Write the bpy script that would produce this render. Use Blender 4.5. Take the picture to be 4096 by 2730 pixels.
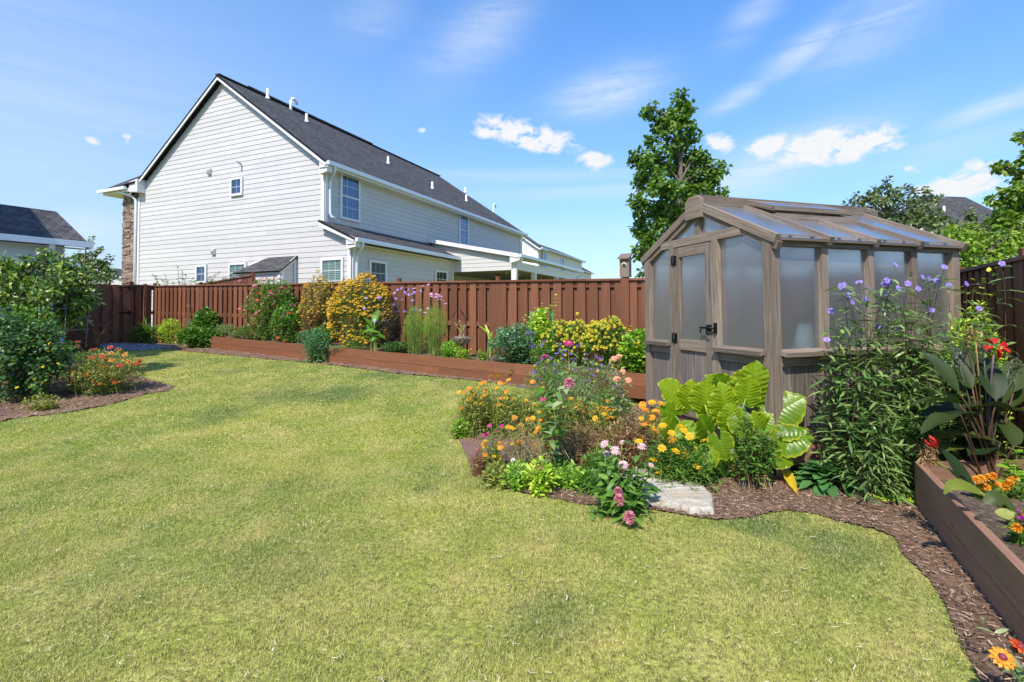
import bpy, math, random
import numpy as np
from mathutils import Vector, Matrix

for o in list(bpy.data.objects): bpy.data.objects.remove(o)
S = bpy.context.scene
C = S.collection

# ------------------------------------------------------------------ camera
F = 2000.0                                     # focal length in pixels of a 4096 x 2730 frame
TH = math.radians(1.6); RO = math.radians(0.25); CZ = 1.44
PY = 1242.0 - F * math.tan(TH)
fw = np.array([0, math.cos(TH), math.sin(TH)]); r0 = np.array([1.0, 0, 0]); u0 = np.cross(r0, fw)
RR = r0 * math.cos(RO) - u0 * math.sin(RO); UU = u0 * math.cos(RO) + r0 * math.sin(RO)
cam = bpy.data.cameras.new('camera'); camo = bpy.data.objects.new('camera', cam); C.objects.link(camo)
cam.sensor_width = 36.0; cam.sensor_fit = 'HORIZONTAL'; cam.lens = 36.0 * F / 4096
cam.shift_y = -(1365 - PY) / 4096; cam.clip_start = 0.05; cam.clip_end = 2000
camo.matrix_world = Matrix(((RR[0], UU[0], -fw[0], 0), (RR[1], UU[1], -fw[1], 0), (RR[2], UU[2], -fw[2], CZ), (0, 0, 0, 1)))
S.camera = camo

# ------------------------------------------------------------------ sun, sky, exposure
SUN_AZ = (-0.41, -0.91); SUN_EL = math.radians(50)
n_ = math.hypot(*SUN_AZ); sx, sy = SUN_AZ[0] / n_, SUN_AZ[1] / n_
SUND = np.array([sx * math.cos(SUN_EL), sy * math.cos(SUN_EL), math.sin(SUN_EL)])
sl = bpy.data.lights.new('sun', 'SUN'); sl.energy = 4.3; sl.angle = math.radians(0.53); sl.color = (1.0, 0.94, 0.84)
so = bpy.data.objects.new('sun', sl); C.objects.link(so)
so.rotation_euler = Vector(SUND).to_track_quat('Z', 'Y').to_euler(); so.location = (0, 0, 30)
S.view_settings.view_transform = 'Standard'; S.view_settings.look = 'None'
S.view_settings.exposure = 0.35; S.view_settings.gamma = 1.0; S.view_settings.use_curve_mapping = False

W = bpy.data.worlds.new('World'); S.world = W; W.use_nodes = True
nt = W.node_tree; nt.nodes.clear()
def wn(t, **k):
    n = nt.nodes.new(t)
    for a, b in k.items(): setattr(n, a, b)
    return n
def wl(a, b): nt.links.new(a, b)
def wmath(op, a, b=None, c=None):
    n = wn('ShaderNodeMath', operation=op)
    for i, v in enumerate((a, b, c)):
        if v is None: continue
        if isinstance(v, (int, float)): n.inputs[i].default_value = v
        else: wl(v, n.inputs[i])
    return n.outputs[0]
out = wn('ShaderNodeOutputWorld'); bg = wn('ShaderNodeBackground'); wl(bg.outputs[0], out.inputs[0])
sky = wn('ShaderNodeTexSky', sky_type='NISHITA'); sky.sun_disc = False
sky.sun_elevation = SUN_EL; sky.sun_rotation = math.atan2(sx, sy)
sky.air_density = 1.0; sky.dust_density = 0.6; sky.ozone_density = 2.0; sky.altitude = 0
bg.inputs[1].default_value = 0.15
tc = wn('ShaderNodeTexCoord'); sp = wn('ShaderNodeSeparateXYZ'); wl(tc.outputs['Generated'], sp.inputs[0])
az = wmath('MULTIPLY', wmath('ARCTAN2', sp.outputs[0], sp.outputs[1]), 57.2958)
el = wmath('MULTIPLY', wmath('ARCSINE', sp.outputs[2]), 57.2958)
ae = wn('ShaderNodeCombineXYZ'); wl(az, ae.inputs[0]); wl(wmath('MULTIPLY', el, 1.5), ae.inputs[1])
def wnoise(scale, det, rough, dist=0.0, off=0):
    n = wn('ShaderNodeTexNoise'); n.inputs['Scale'].default_value = scale; n.inputs['Detail'].default_value = det
    n.inputs['Roughness'].default_value = rough; n.inputs['Distortion'].default_value = dist
    m = wn('ShaderNodeVectorMath', operation='ADD'); wl(ae.outputs[0], m.inputs[0]); m.inputs[1].default_value = (off, off, off)
    wl(m.outputs[0], n.inputs['Vector']); return n.outputs[0]
nz = wnoise(0.42, 7, 0.62, 0.3); nzb = wnoise(0.9, 5, 0.6, 0, 31)
vm = wn('ShaderNodeMapping'); vm.inputs['Rotation'].default_value = (0, 0, math.radians(-26)); vm.inputs['Scale'].default_value = (0.055, 0.34, 1)
wl(ae.outputs[0], vm.inputs[0]); nw = wn('ShaderNodeTexNoise'); nw.inputs['Scale'].default_value = 1.0; nw.inputs['Detail'].default_value = 8
nw.inputs['Roughness'].default_value = 0.6; nw.inputs['Distortion'].default_value = 0.8; wl(vm.outputs[0], nw.inputs['Vector']); nw = nw.outputs[0]
def pxang(x, y):                                # direction of a photo point as azimuth, elevation
    d = fw + RR * (x - 2048) / F + UU * (PY - y) / F; d = d / np.linalg.norm(d)
    return math.degrees(math.atan2(d[0], d[1])), math.degrees(math.asin(d[2]))
def cloud_mask(items, noise, amp):
    tot = None
    for x, y, wx, wy, st, rot in items:
        a0, e0 = pxang(x, y); a1, _ = pxang(x + wx, y); _, e1 = pxang(x, y - wy)
        sa, se = abs(a1 - a0), abs(e1 - e0)
        dx = wmath('SUBTRACT', az, a0); dy = wmath('SUBTRACT', el, e0)
        c, s = math.cos(math.radians(rot)), math.sin(math.radians(rot))
        rx = wmath('ADD', wmath('MULTIPLY', dx, c / sa), wmath('MULTIPLY', dy, s / sa))
        ry = wmath('ADD', wmath('MULTIPLY', dx, -s / se), wmath('MULTIPLY', dy, c / se))
        d = wmath('ADD', wmath('MULTIPLY', rx, rx), wmath('MULTIPLY', ry, ry))
        g = wmath('MULTIPLY', wmath('EXPONENT', wmath('MULTIPLY', d, -0.7)), st)
        tot = g if tot is None else wmath('MAXIMUM', tot, g)
    return wmath('MULTIPLY', tot, 1.0), tot
puffs = [(2110, 545, 165, 50, 1.0, -12), (1960, 525, 60, 28, .8, 0), (2380, 645, 62, 30, 1.0, -5), (3330, 590, 210, 56, 1.3, 0), (3560, 585, 60, 25, .8, 0),
         (3060, 590, 84, 36, 1.0, 12), (2880, 575, 60, 34, .8, -10), (3880, 735, 170, 44, 1.15, 0), (3930, 665, 60, 34, .9, 0), (520, 560, 26, 26, .9, 10), (368, 560, 20, 28, .8, 60),
         (1685, 517, 16, 12, .8, 0), (3690, 755, 30, 22, .7, 0), (3650, 680, 40, 14, .6, -20)]
_, pm = cloud_mask(puffs, nz, 1)
pf = wmath('MULTIPLY', wmath('SUBTRACT', wmath('MULTIPLY', pm, wmath('ADD', wmath('MULTIPLY', nz, 5.0), -1.5)), .27), 2.0)
pcl = wn('ShaderNodeClamp'); wl(pf, pcl.inputs[0])
wisps = [(1930, 120, 220, 110, .6, 35), (2430, 370, 170, 75, 1.0, 10), (2950, 395, 100, 30, .8, 20), (3240, 180, 170, 50, .95, 25), (3500, 100, 260, 110, .6, 20), (3950, 440, 260, 34, .8, 12),
         (3080, 660, 340, 80, .95, 14), (2600, 760, 700, 30, .6, 0), (2150, 710, 500, 26, .5, 0), (3800, 600, 330, 60, .4, 8), (1500, 60, 120, 90, .3, 20), (340, 900, 130, 60, .65, 0),
         (100, 740, 260, 60, .3, 0), (-200, 300, 900, 420, .45, 0), (2200, 950, 600, 40, .35, 0), (3000, 80, 120, 60, .5, 30)]
_, wm_ = cloud_mask(wisps, nw, 1)
wf = wmath('MULTIPLY', wm_, wmath('MULTIPLY', wmath('SUBTRACT', wmath('ADD', nw, wmath('MULTIPLY', nzb, .25)), .28), 1.75))
wcl = wn('ShaderNodeClamp'); wl(wf, wcl.inputs[0])
hs = wn('ShaderNodeHueSaturation'); hs.inputs['Saturation'].default_value = 1.3; hs.inputs['Value'].default_value = 1.5; gm = wn('ShaderNodeMixRGB', blend_type='MULTIPLY'); gm.inputs[0].default_value = 1; gm.inputs[2].default_value = (.86, .93, 1.05, 1); wl(sky.outputs[0], gm.inputs[1]); wl(gm.outputs[0], hs.inputs['Color'])
m1 = wn('ShaderNodeMixRGB'); m1.inputs[2].default_value = (4.2, 4.7, 5.4, 1); wl(wcl.outputs[0], m1.inputs[0]); wl(hs.outputs[0], m1.inputs[1])
shade = wn('ShaderNodeMixRGB'); shade.inputs[1].default_value = (4.2, 4.5, 5.0, 1); shade.inputs[2].default_value = (5.4, 5.3, 5.2, 1); wl(nzb, shade.inputs[0])
m2 = wn('ShaderNodeMixRGB'); wl(pcl.outputs[0], m2.inputs[0]); wl(m1.outputs[0], m2.inputs[1]); wl(shade.outputs[0], m2.inputs[2])
azn = wmath('MULTIPLY', wmath('ADD', az, 34.0), 1 / 24.0)
hz = wmath('MINIMUM', wmath('ADD', wmath('MULTIPLY', wmath('EXPONENT', wmath('MULTIPLY', wmath('MAXIMUM', el, 0.0), -0.05)), .82), wmath('MULTIPLY', wmath('EXPONENT', wmath('MULTIPLY', wmath('MULTIPLY', azn, azn), -1.0)), .17)), .95)
m3 = wn('ShaderNodeMixRGB'); m3.inputs[2].default_value = (2.95, 3.72, 4.95, 1); wl(hz, m3.inputs[0]); wl(hs.outputs[0], m3.inputs[1])
wl(m3.outputs[0], m1.inputs[1])
wl(m2.outputs[0], bg.inputs[0])

# ------------------------------------------------------------------ helpers
def G(x, y):                                    # height of the ground
    x = np.asarray(x, float); y = np.asarray(y, float)
    t = np.clip((y - 4.5) / 3.7, 0, 1); s = t * t * (3 - 2 * t) * (1 - 0.45 * np.clip((x - 1.2) / 1.0, 0, 1))
    return 0.04 + 0.29 * s + 0.04 * np.clip(y - 8, 0, 4.7)
def ray(px, py): return fw + RR * (px - 2048) / F + UU * (PY - py) / F
def at(px, py, Y):                              # the point that photo pixel (px, py) shows at depth Y
    d = ray(px, py); return np.array([0, 0, CZ]) + d * (Y / d[1])
def gp(px, py, h=0.0):                          # the ground point (plus h) under a pixel
    d = ray(px, py); t = 3.0
    for _ in range(60): t = 0.5 * t + 0.5 * max(0.3, (float(G(d[0] * t, d[1] * t)) + h - CZ) / min(d[2], -1e-4))
    p = np.array([0, 0, CZ]) + d * t; return p
def hgt(px, py, Y): return float(at(px, py, Y)[2])
rng = np.random.default_rng(7); random.seed(7)
def nrm(v): v = np.asarray(v, float); return v / (np.linalg.norm(v, axis=-1, keepdims=True) + 1e-12)

class M:
    """collects geometry in world coordinates and links it as ONE mesh object"""
    def __init__(s): s.v = []; s.n = 0; s.f = []
    def add(s, V, Fa, mat=0, rnd=None, uv=None, smooth=False):
        V = np.asarray(V, float).reshape(-1, 3); Fa = np.asarray(Fa, int)
        if Fa.ndim == 1: Fa = Fa[None]
        m = len(Fa); rnd = np.full(m, random.random()) if rnd is None else np.broadcast_to(np.asarray(rnd, float), (m,))
        s.v.append(V); s.f.append((Fa + s.n, mat, rnd, uv, smooth)); s.n += len(V)
    def beam(s, p0, p1, w, h, up=(0, 0, 1), mat=0, rnd=None, taper=1.0):
        """box from p0 to p1, w across, h along up; uv u runs along the length in metres"""
        p0 = np.asarray(p0, float); p1 = np.asarray(p1, float); d = p1 - p0; L = np.linalg.norm(d); d = d / L
        up = np.asarray(up, float); sd = nrm(np.cross(d, up)); up = nrm(np.cross(sd, d))
        V = []
        for p, k in ((p0, 1.0), (p1, taper)):
            for a, b in ((-1, -1), (1, -1), (1, 1), (-1, 1)): V.append(p + sd * a * w / 2 * k + up * b * h / 2 * k)
        Fa = [[0, 1, 5, 4], [1, 2, 6, 5], [2, 3, 7, 6], [3, 0, 4, 7]]; r = random.random() if rnd is None else rnd
        u0_ = random.random() * 9; q = [(u0_, 0), (u0_, 1), (u0_ + L, 1), (u0_ + L, 0)]
        uvs = []
        for i, ww in enumerate((w, h, w, h)): v0 = i * 0.31 + r; uvs += [[(u0_, v0), (u0_, v0 + ww), (u0_ + L, v0 + ww), (u0_ + L, v0)]]
        s.add(V, Fa, mat, r, np.array(uvs)); s.f[-1] = s.f[-1]
        n0 = s.n - 8; s.f.append((np.array([[3, 2, 1, 0], [4, 5, 6, 7]]) + n0, mat, np.array([r, r]), np.array([[(0, 0), (0, w * 9), (.05, w * 9), (.05, 0)]] * 2), False))
    def box(s, lo, hi, mat=0, rnd=None):
        lo = np.array(lo, float); hi = np.array(hi, float); c = (lo + hi) / 2
        s.beam((c[0], c[1], lo[2]), (c[0], c[1], hi[2]), hi[0] - lo[0], hi[1] - lo[1], (0, 1, 0), mat, rnd)
    def poly(s, pts, mat=0, rnd=None, uv=None): s.add(pts, [list(range(len(pts)))], mat, rnd, None if uv is None else np.array([uv]))
    def prism(s, pts, off, mat=0, rnd=None):
        """closed slab: outline pts and the same outline moved by off"""
        n = len(pts); P = np.array(pts, float); V = np.vstack([P, P + np.asarray(off, float)]); r = random.random() if rnd is None else rnd
        e = nrm(P[1] - P[0]); nn = nrm(np.cross(P[1] - P[0], P[2] - P[1])); q = np.cross(nn, e)
        uv = np.stack([(P - P[0]) @ e, (P - P[0]) @ q], 1)
        s.add(V, [list(range(n))[::-1]], mat, r, np.array([uv[::-1]])); n0 = s.n - 2 * n
        s.f.append((np.array([[i + n for i in range(n)]]) + n0, mat, np.array([r]), np.array([uv]), False))
        side = np.array([[i, (i + 1) % n, (i + 1) % n + n, i + n] for i in range(n)])
        s.f.append((side + n0, mat, np.full(n, r), None, False))
    def tube(s, pts, rad, k=5, mat=0, rnd=None, cap=True):
        pts = np.asarray(pts, float); n = len(pts); rad = np.broadcast_to(np.asarray(rad, float), (n,))
        d = nrm(np.gradient(pts, axis=0)); a = np.cross(d, (0.13, 0.31, 0.94)); a = nrm(a); b = np.cross(d, a)
        an = np.arange(k) * 2 * math.pi / k
        V = pts[:, None] + rad[:, None, None] * (np.cos(an)[None, :, None] * a[:, None] + np.sin(an)[None, :, None] * b[:, None])
        i = np.arange(n - 1)[:, None] * k; j = np.arange(k)[None]; j2 = (j + 1) % k
        Fa = np.stack([i + j, i + j2, i + k + j2, i + k + j], -1).reshape(-1, 4)
        s.add(V.reshape(-1, 3), Fa, mat, rnd if rnd is not None else random.random(), None, True)
        if cap and k > 2:
            n0 = s.n - n * k; s.f.append((np.array([[n0 + (n - 1) * k + q for q in range(k)]]), mat, np.array([.5]), None, True))
    def grid(s, V, nu, nv, mat=0, rnd=None, smooth=True, uv=None):
        i = np.arange(nu - 1)[:, None] * nv; j = np.arange(nv - 1)[None]
        Fa = np.stack([i + j, i + nv + j, i + nv + j + 1, i + j + 1], -1).reshape(-1, 4)
        s.add(V, Fa, mat, rnd if rnd is not None else random.random(), None if uv is None else np.asarray(uv)[Fa], smooth)
    def build(s, name, mats, parent=None, loc=None):
        if not s.v: return None
        V = np.vstack(s.v)
        if parent is not None:
            l = np.array(parent.location); p = parent.parent
            while p is not None: l = l + np.array(p.location); p = p.parent
            V = V - l; o_loc = (0, 0, 0)
        elif loc is not None: V = V - np.array(loc); o_loc = tuple(loc)
        else: o_loc = (0, 0, 0)
        me = bpy.data.meshes.new(name); me.vertices.add(len(V)); me.vertices.foreach_set('co', V.astype(np.float32).ravel())
        cnt = np.concatenate([np.full(len(f[0]), f[0].shape[1]) for f in s.f]); idx = np.concatenate([f[0].ravel() for f in s.f])
        me.loops.add(len(idx)); me.loops.foreach_set('vertex_index', idx.astype(np.int32))
        st = np.concatenate([[0], np.cumsum(cnt)[:-1]]); me.polygons.add(len(cnt)); me.polygons.foreach_set('loop_start', st.astype(np.int32))
        me.polygons.foreach_set('material_index', np.concatenate([np.full(len(f[0]), f[1]) for f in s.f]).astype(np.int32))
        me.polygons.foreach_set('use_smooth', np.concatenate([np.full(len(f[0]), f[4]) for f in s.f]))
        a = me.attributes.new('rnd', 'FLOAT', 'FACE'); a.data.foreach_set('value', np.concatenate([f[2] for f in s.f]).astype(np.float32))
        if any(f[3] is not None for f in s.f):
            uvl = me.uv_layers.new(name='UVMap')
            uv = np.concatenate([(np.asarray(f[3], float).reshape(-1, 2) if f[3] is not None else np.zeros((f[0].size, 2))) for f in s.f])
            uvl.data.foreach_set('uv', uv.astype(np.float32).ravel())
        for m in (mats if isinstance(mats, (list, tuple)) else [mats]): me.materials.append(m)
        me.update(calc_edges=True)
        o = bpy.data.objects.new(name, me); C.objects.link(o); o.location = o_loc
        if parent is not None: o.parent = parent
        return o

def thing(name, label, cat, loc=(0, 0, 0), group=None):
    o = bpy.data.objects.new(name, None); C.objects.link(o); o.location = tuple(float(v) for v in loc); o.empty_display_size = 0.1
    o['label'] = label; o['category'] = cat
    if group: o['group'] = group
    return o
def tag(o, label, cat, group=None):
    o['label'] = label; o['category'] = cat
    if group: o['group'] = group
    return o
def kind(o, k='structure', label=None, cat=None):
    o['kind'] = k
    if label: o['label'] = label
    if cat: o['category'] = cat
    return o

# ------------------------------------------------------------------ materials
def newmat(name):
    m = bpy.data.materials.new(name); m.use_nodes = True; t = m.node_tree
    b = t.nodes['Principled BSDF']; return m, t, b
def nd(t, ty, **k):
    n = t.nodes.new(ty)
    for a, b in k.items():
        if a.startswith('i_'): n.inputs[a[2:].replace('_', ' ')].default_value = b
        else: setattr(n, a, b)
    return n
def ramp(t, fac, stops):
    r = t.nodes.new('ShaderNodeValToRGB'); e = r.color_ramp.elements
    while len(e) < len(stops): e.new(0.5)
    for i, (p, c) in enumerate(stops): e[i].position = p; e[i].color = (c[0], c[1], c[2], 1)
    t.links.new(fac, r.inputs[0]); return r.outputs[0]
def mixc(t, f, a, b, mode='MIX'):
    n = t.nodes.new('ShaderNodeMixRGB'); n.blend_type = mode
    for i, v in ((0, f), (1, a), (2, b)):
        if hasattr(v, 'is_linked') or hasattr(v, 'links'): t.links.new(v, n.inputs[i])
        elif isinstance(v, (int, float)): n.inputs[i].default_value = v
        else: n.inputs[i].default_value = (v[0], v[1], v[2], 1)
    return n.outputs[0]
def noise(t, vec, scale, det=4, rough=.55, dist=0):
    n = nd(t, 'ShaderNodeTexNoise'); n.inputs['Scale'].default_value = scale; n.inputs['Detail'].default_value = det
    n.inputs['Roughness'].default_value = rough; n.inputs['Distortion'].default_value = dist
    if vec is not None: t.links.new(vec, n.inputs['Vector'])
    return n.outputs[0]
def mapping(t, vec, sc):
    n = nd(t, 'ShaderNodeMapping'); n.inputs['Scale'].default_value = sc; t.links.new(vec, n.inputs[0]); return n.outputs[0]
def bump(t, b, h, st=.3, dist=.01):
    n = nd(t, 'ShaderNodeBump'); n.inputs['Strength'].default_value = st; n.inputs['Distance'].default_value = dist
    t.links.new(h, n.inputs['Height']); t.links.new(n.outputs[0], b.inputs['Normal'])
def rndo(t):
    n = nd(t, 'ShaderNodeAttribute'); n.attribute_name = 'rnd'; return n.outputs['Fac']
def plain(name, col, rough=.6, metal=0, spec=.5, var=.12, sc=8, rv=0):
    m, t, b = newmat(name); tcn = nd(t, 'ShaderNodeTexCoord'); n = noise(t, tcn.outputs['Object'], sc, 5, .6)
    c = ramp(t, n, [(.3, [v * (1 - var) for v in col]), (.7, [min(1, v * (1 + var)) for v in col])])
    if rv: c = mixc(t, 1.0, c, ramp(t, rndo(t), [(0, (1 - rv,) * 3), (1, (1 + rv,) * 3)]), 'MULTIPLY')
    t.links.new(c, b.inputs['Base Color']); b.inputs['Roughness'].default_value = rough; b.inputs['Metallic'].default_value = metal
    b.inputs['Specular IOR Level'].default_value = spec; return m
def wood(name, dark, mid, light, rough=.75, sc=1.0, tint=None, bst=.25):
    m, t, b = newmat(name); uv = nd(t, 'ShaderNodeTexCoord').outputs['UV']; r = rndo(t)
    v1 = mapping(t, uv, (1.6 * sc, 38 * sc, 1)); v2 = mapping(t, uv, (.9, 5, 1))
    cx = nd(t, 'ShaderNodeCombineXYZ'); rm = nd(t, 'ShaderNodeMath', operation='MULTIPLY'); rm.inputs[1].default_value = 37.0; t.links.new(r, rm.inputs[0]); t.links.new(rm.outputs[0], cx.inputs[2])
    va = nd(t, 'ShaderNodeVectorMath', operation='ADD'); t.links.new(v1, va.inputs[0]); t.links.new(cx.outputs[0], va.inputs[1])
    vb = nd(t, 'ShaderNodeVectorMath', operation='ADD'); t.links.new(v2, vb.inputs[0]); t.links.new(cx.outputs[0], vb.inputs[1])
    g = noise(t, va.outputs[0], 1.5, 6, .62, .6); g2 = noise(t, vb.outputs[0], 1.3, 4, .55, .4)
    c = ramp(t, g, [(.28, dark), (.5, mid), (.75, light)])
    c = mixc(t, ramp(t, g2, [(.3, (0, 0, 0)), (.75, (.55, .55, .55))]), c, tint or [v * .7 for v in mid])
    vo = nd(t, 'ShaderNodeTexVoronoi'); vo.inputs['Scale'].default_value = 1.0; vk = mapping(t, uv, (2.2, 7, 1)); vc = nd(t, 'ShaderNodeVectorMath', operation='ADD'); t.links.new(vk, vc.inputs[0]); t.links.new(cx.outputs[0], vc.inputs[1]); t.links.new(vc.outputs[0], vo.inputs['Vector'])
    kn = ramp(t, vo.outputs['Distance'], [(.03, (.75, .75, .75)), (.085, (0, 0, 0))]); c = mixc(t, kn, c, [v * .45 for v in dark])
    rr = nd(t, 'ShaderNodeMapRange'); rr.inputs[3].default_value = .76; rr.inputs[4].default_value = 1.22; t.links.new(r, rr.inputs[0])
    c = mixc(t, 1.0, c, rr.outputs[0], 'MULTIPLY')
    t.links.new(c, b.inputs['Base Color']); b.inputs['Roughness'].default_value = rough; b.inputs['Specular IOR Level'].default_value = .25
    bump(t, b, g, bst, .004); return m
MT = {}
MT['stain'] = wood('brown_stained_wood', (.135, .052, .026), (.205, .080, .038), (.27, .110, .056), .62, tint=(.13, .05, .03))
MT['stain_bed'] = wood('brown_stained_planter', (.17, .064, .028), (.235, .092, .042), (.29, .12, .06), .55, tint=(.17, .08, .05))
MT['stain_old'] = wood('faded_brown_planter', (.22, .115, .068), (.33, .175, .108), (.43, .24, .16), .7, tint=(.2, .13, .1))
MT['cedar'] = wood('weathered_cedar', (.08, .062, .048), (.20, .160, .128), (.37, .31, .255), .8, tint=(.255, .17, .105), bst=.4)
MT['cedar2'] = wood('weathered_cedar_boards', (.075, .058, .048), (.165, .137, .118), (.32, .27, .23), .8, tint=(.20, .15, .12), bst=.4)
MT['white'] = plain('white_trim_paint', (.72, .695, .665), .45, var=.03)
MT['siding'] = plain('light_grey_siding', (.56, .532, .50), .62, var=.03, sc=3, rv=.05)
MT['siding_w'] = plain('white_siding', (.70, .67, .64), .6, var=.03, sc=3)
MT['gutter'] = plain('white_gutter_metal', (.76, .78, .80), .3, 0.0, .6, var=.03)
MT['black'] = plain('black_iron', (.014, .014, .016), .4, .6)
MT['galv'] = plain('galvanised_wire', (.25, .26, .27), .4, .7)
MT['greenwire'] = plain('green_coated_wire', (.03, .32, .10), .4)
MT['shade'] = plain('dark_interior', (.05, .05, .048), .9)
MT['ceil'] = plain('porch_ceiling', (.22, .21, .19), .8); MT['ob'] = plain('shade_tinted_white_siding', (.50, .58, .72), .6, var=.03, sc=3)  # blue of the shade put into the outbuilding's white siding colour
MT['fanm'] = plain('dark_bronze_fan', (.03, .022, .02), .4, .3)
def shingle():
    m, t, b = newmat('asphalt_shingles'); uv = nd(t, 'ShaderNodeTexCoord').outputs['UV']
    br = nd(t, 'ShaderNodeTexBrick'); br.inputs['Scale'].default_value = 1.0; br.inputs['Brick Width'].default_value = .16; br.inputs['Row Height'].default_value = .135
    br.inputs['Mortar Size'].default_value = .008; br.inputs['Mortar Smooth'].default_value = .2; br.inputs['Bias'].default_value = 0
    br.inputs['Color1'].default_value = (.06, .058, .060, 1); br.inputs['Color2'].default_value = (.118, .113, .112, 1); br.inputs['Mortar'].default_value = (.02, .02, .022, 1)
    t.links.new(uv, br.inputs['Vector']); n = noise(t, uv, 60, 3, .7); n2 = noise(t, uv, .7, 4, .6)
    c = mixc(t, 1.0, br.outputs[0], ramp(t, n, [(.3, (.6, .6, .6)), (.7, (1.35, 1.35, 1.35))]), 'MULTIPLY'); c = mixc(t, 1.0, c, ramp(t, n2, [(.3, (.85, .85, .85)), (.7, (1.12, 1.12, 1.12))]), 'MULTIPLY')
    t.links.new(c, b.inputs['Base Color']); b.inputs['Roughness'].default_value = .95; b.inputs['Specular IOR Level'].default_value = .15; bump(t, b, br.outputs[1], .5, .006); return m
MT['roof'] = shingle()
def stonemat():
    m, t, b = newmat('stacked_stone'); r = rndo(t); tcn = nd(t, 'ShaderNodeTexCoord').outputs['Object']; n = noise(t, tcn, 9, 6, .65)
    c = ramp(t, r, [(0, (.13, .085, .06)), (.3, (.30, .21, .145)), (.6, (.22, .135, .105)), (1, (.42, .33, .25))]); c = mixc(t, 1.0, c, ramp(t, n, [(.3, (.6, .6, .6)), (.7, (1.25, 1.25, 1.25))]), 'MULTIPLY')
    t.links.new(c, b.inputs['Base Color']); b.inputs['Roughness'].default_value = .9; bump(t, b, n, .5, .02); return m
MT['stone'] = stonemat()
def glassmat(name, tint, tr=.45, rough=.03):
    m, t, b = newmat(name); o = t.nodes['Material Output']; g = nd(t, 'ShaderNodeBsdfGlossy'); g.inputs['Roughness'].default_value = rough; g.inputs['Color'].default_value = (.55, .68, .9, 1)
    trn = nd(t, 'ShaderNodeBsdfTransparent'); trn.inputs['Color'].default_value = (*tint, 1); lw_ = nd(t, 'ShaderNodeLayerWeight'); fr = nd(t, 'ShaderNodeMath', operation='POWER'); fr.inputs[1].default_value = 3.5; t.links.new(lw_.outputs['Facing'], fr.inputs[0])
    mr = nd(t, 'ShaderNodeMapRange'); mr.inputs[3].default_value = 1 - tr; mr.inputs[4].default_value = 1.0; t.links.new(fr.outputs[0], mr.inputs[0])
    mx = nd(t, 'ShaderNodeMixShader'); t.links.new(mr.outputs[0], mx.inputs[0]); t.links.new(trn.outputs[0], mx.inputs[1]); t.links.new(g.outputs[0], mx.inputs[2]); t.links.new(mx.outputs[0], o.inputs[0]); return m
MT['glass'] = glassmat('window_glass', (.75, .85, .82), .93)
MT['glass_sky'] = glassmat('window_glass_reflecting_sky', (.55, .68, .85), .80)
MT['blind'] = plain('pale_blinds', (.36, .42, .36), .6, var=.03)
MT['blind_dark'] = plain('dim_blinds', (.07, .11, .16), .6, var=.05)
def polycarb(name='twinwall_polycarbonate', lo=.32, hi=.58, col=(.42, .425, .42)):
    m, t, b = newmat(name); o = t.nodes['Material Output']; uv = nd(t, 'ShaderNodeTexCoord').outputs['UV']
    wv = nd(t, 'ShaderNodeTexWave', wave_type='BANDS', bands_direction='Y'); wv.inputs['Scale'].default_value = 24; wv.inputs['Distortion'].default_value = .15; t.links.new(uv, wv.inputs[0])
    dn = noise(t, mapping(t, uv, (1.2, 4, 1)), 2.2, 5, .6)
    b.inputs['Base Color'].default_value = (.9, .93, .95, 1); b.inputs['Transmission Weight'].default_value = 1.0; b.inputs['Roughness'].default_value = .45; b.inputs['IOR'].default_value = 1.1
    d = nd(t, 'ShaderNodeBsdfDiffuse'); d.inputs['Color'].default_value = (*col, 1); tl = nd(t, 'ShaderNodeBsdfTranslucent'); tl.inputs['Color'].default_value = (.36, .37, .37, 1)
    dm = nd(t, 'ShaderNodeMixShader'); dm.inputs[0].default_value = .5; t.links.new(d.outputs[0], dm.inputs[1]); t.links.new(tl.outputs[0], dm.inputs[2])
    gl = nd(t, 'ShaderNodeBsdfGlossy'); gl.inputs['Roughness'].default_value = .26; gl.inputs['Color'].default_value = (.72, .74, .76, 1)
    lw_ = nd(t, 'ShaderNodeLayerWeight'); fr = nd(t, 'ShaderNodeMath', operation='POWER'); fr.inputs[1].default_value = 2.6; t.links.new(lw_.outputs['Facing'], fr.inputs[0])
    mr = nd(t, 'ShaderNodeMapRange'); mr.inputs[3].default_value = lo; mr.inputs[4].default_value = hi; t.links.new(dn, mr.inputs[0])
    wa = nd(t, 'ShaderNodeMath', operation='MULTIPLY_ADD'); wa.inputs[1].default_value = .07; t.links.new(wv.outputs[1], wa.inputs[0]); t.links.new(mr.outputs[0], wa.inputs[2])
    a = nd(t, 'ShaderNodeMixShader'); t.links.new(wa.outputs[0], a.inputs[0]); t.links.new(b.outputs[0], a.inputs[1]); t.links.new(dm.outputs[0], a.inputs[2])
    fz = nd(t, 'ShaderNodeMath', operation='MULTIPLY_ADD'); fz.inputs[1].default_value = .9; fz.inputs[2].default_value = .21; t.links.new(fr.outputs[0], fz.inputs[0])
    a2 = nd(t, 'ShaderNodeMixShader'); t.links.new(fz.outputs[0], a2.inputs[0]); t.links.new(a.outputs[0], a2.inputs[1]); t.links.new(gl.outputs[0], a2.inputs[2]); t.links.new(a2.outputs[0], o.inputs[0]); return m
MT['poly'] = polycarb(); MT['polyr'] = polycarb('roof_polycarbonate', .82, .94, (.56, .58, .61))
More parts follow.
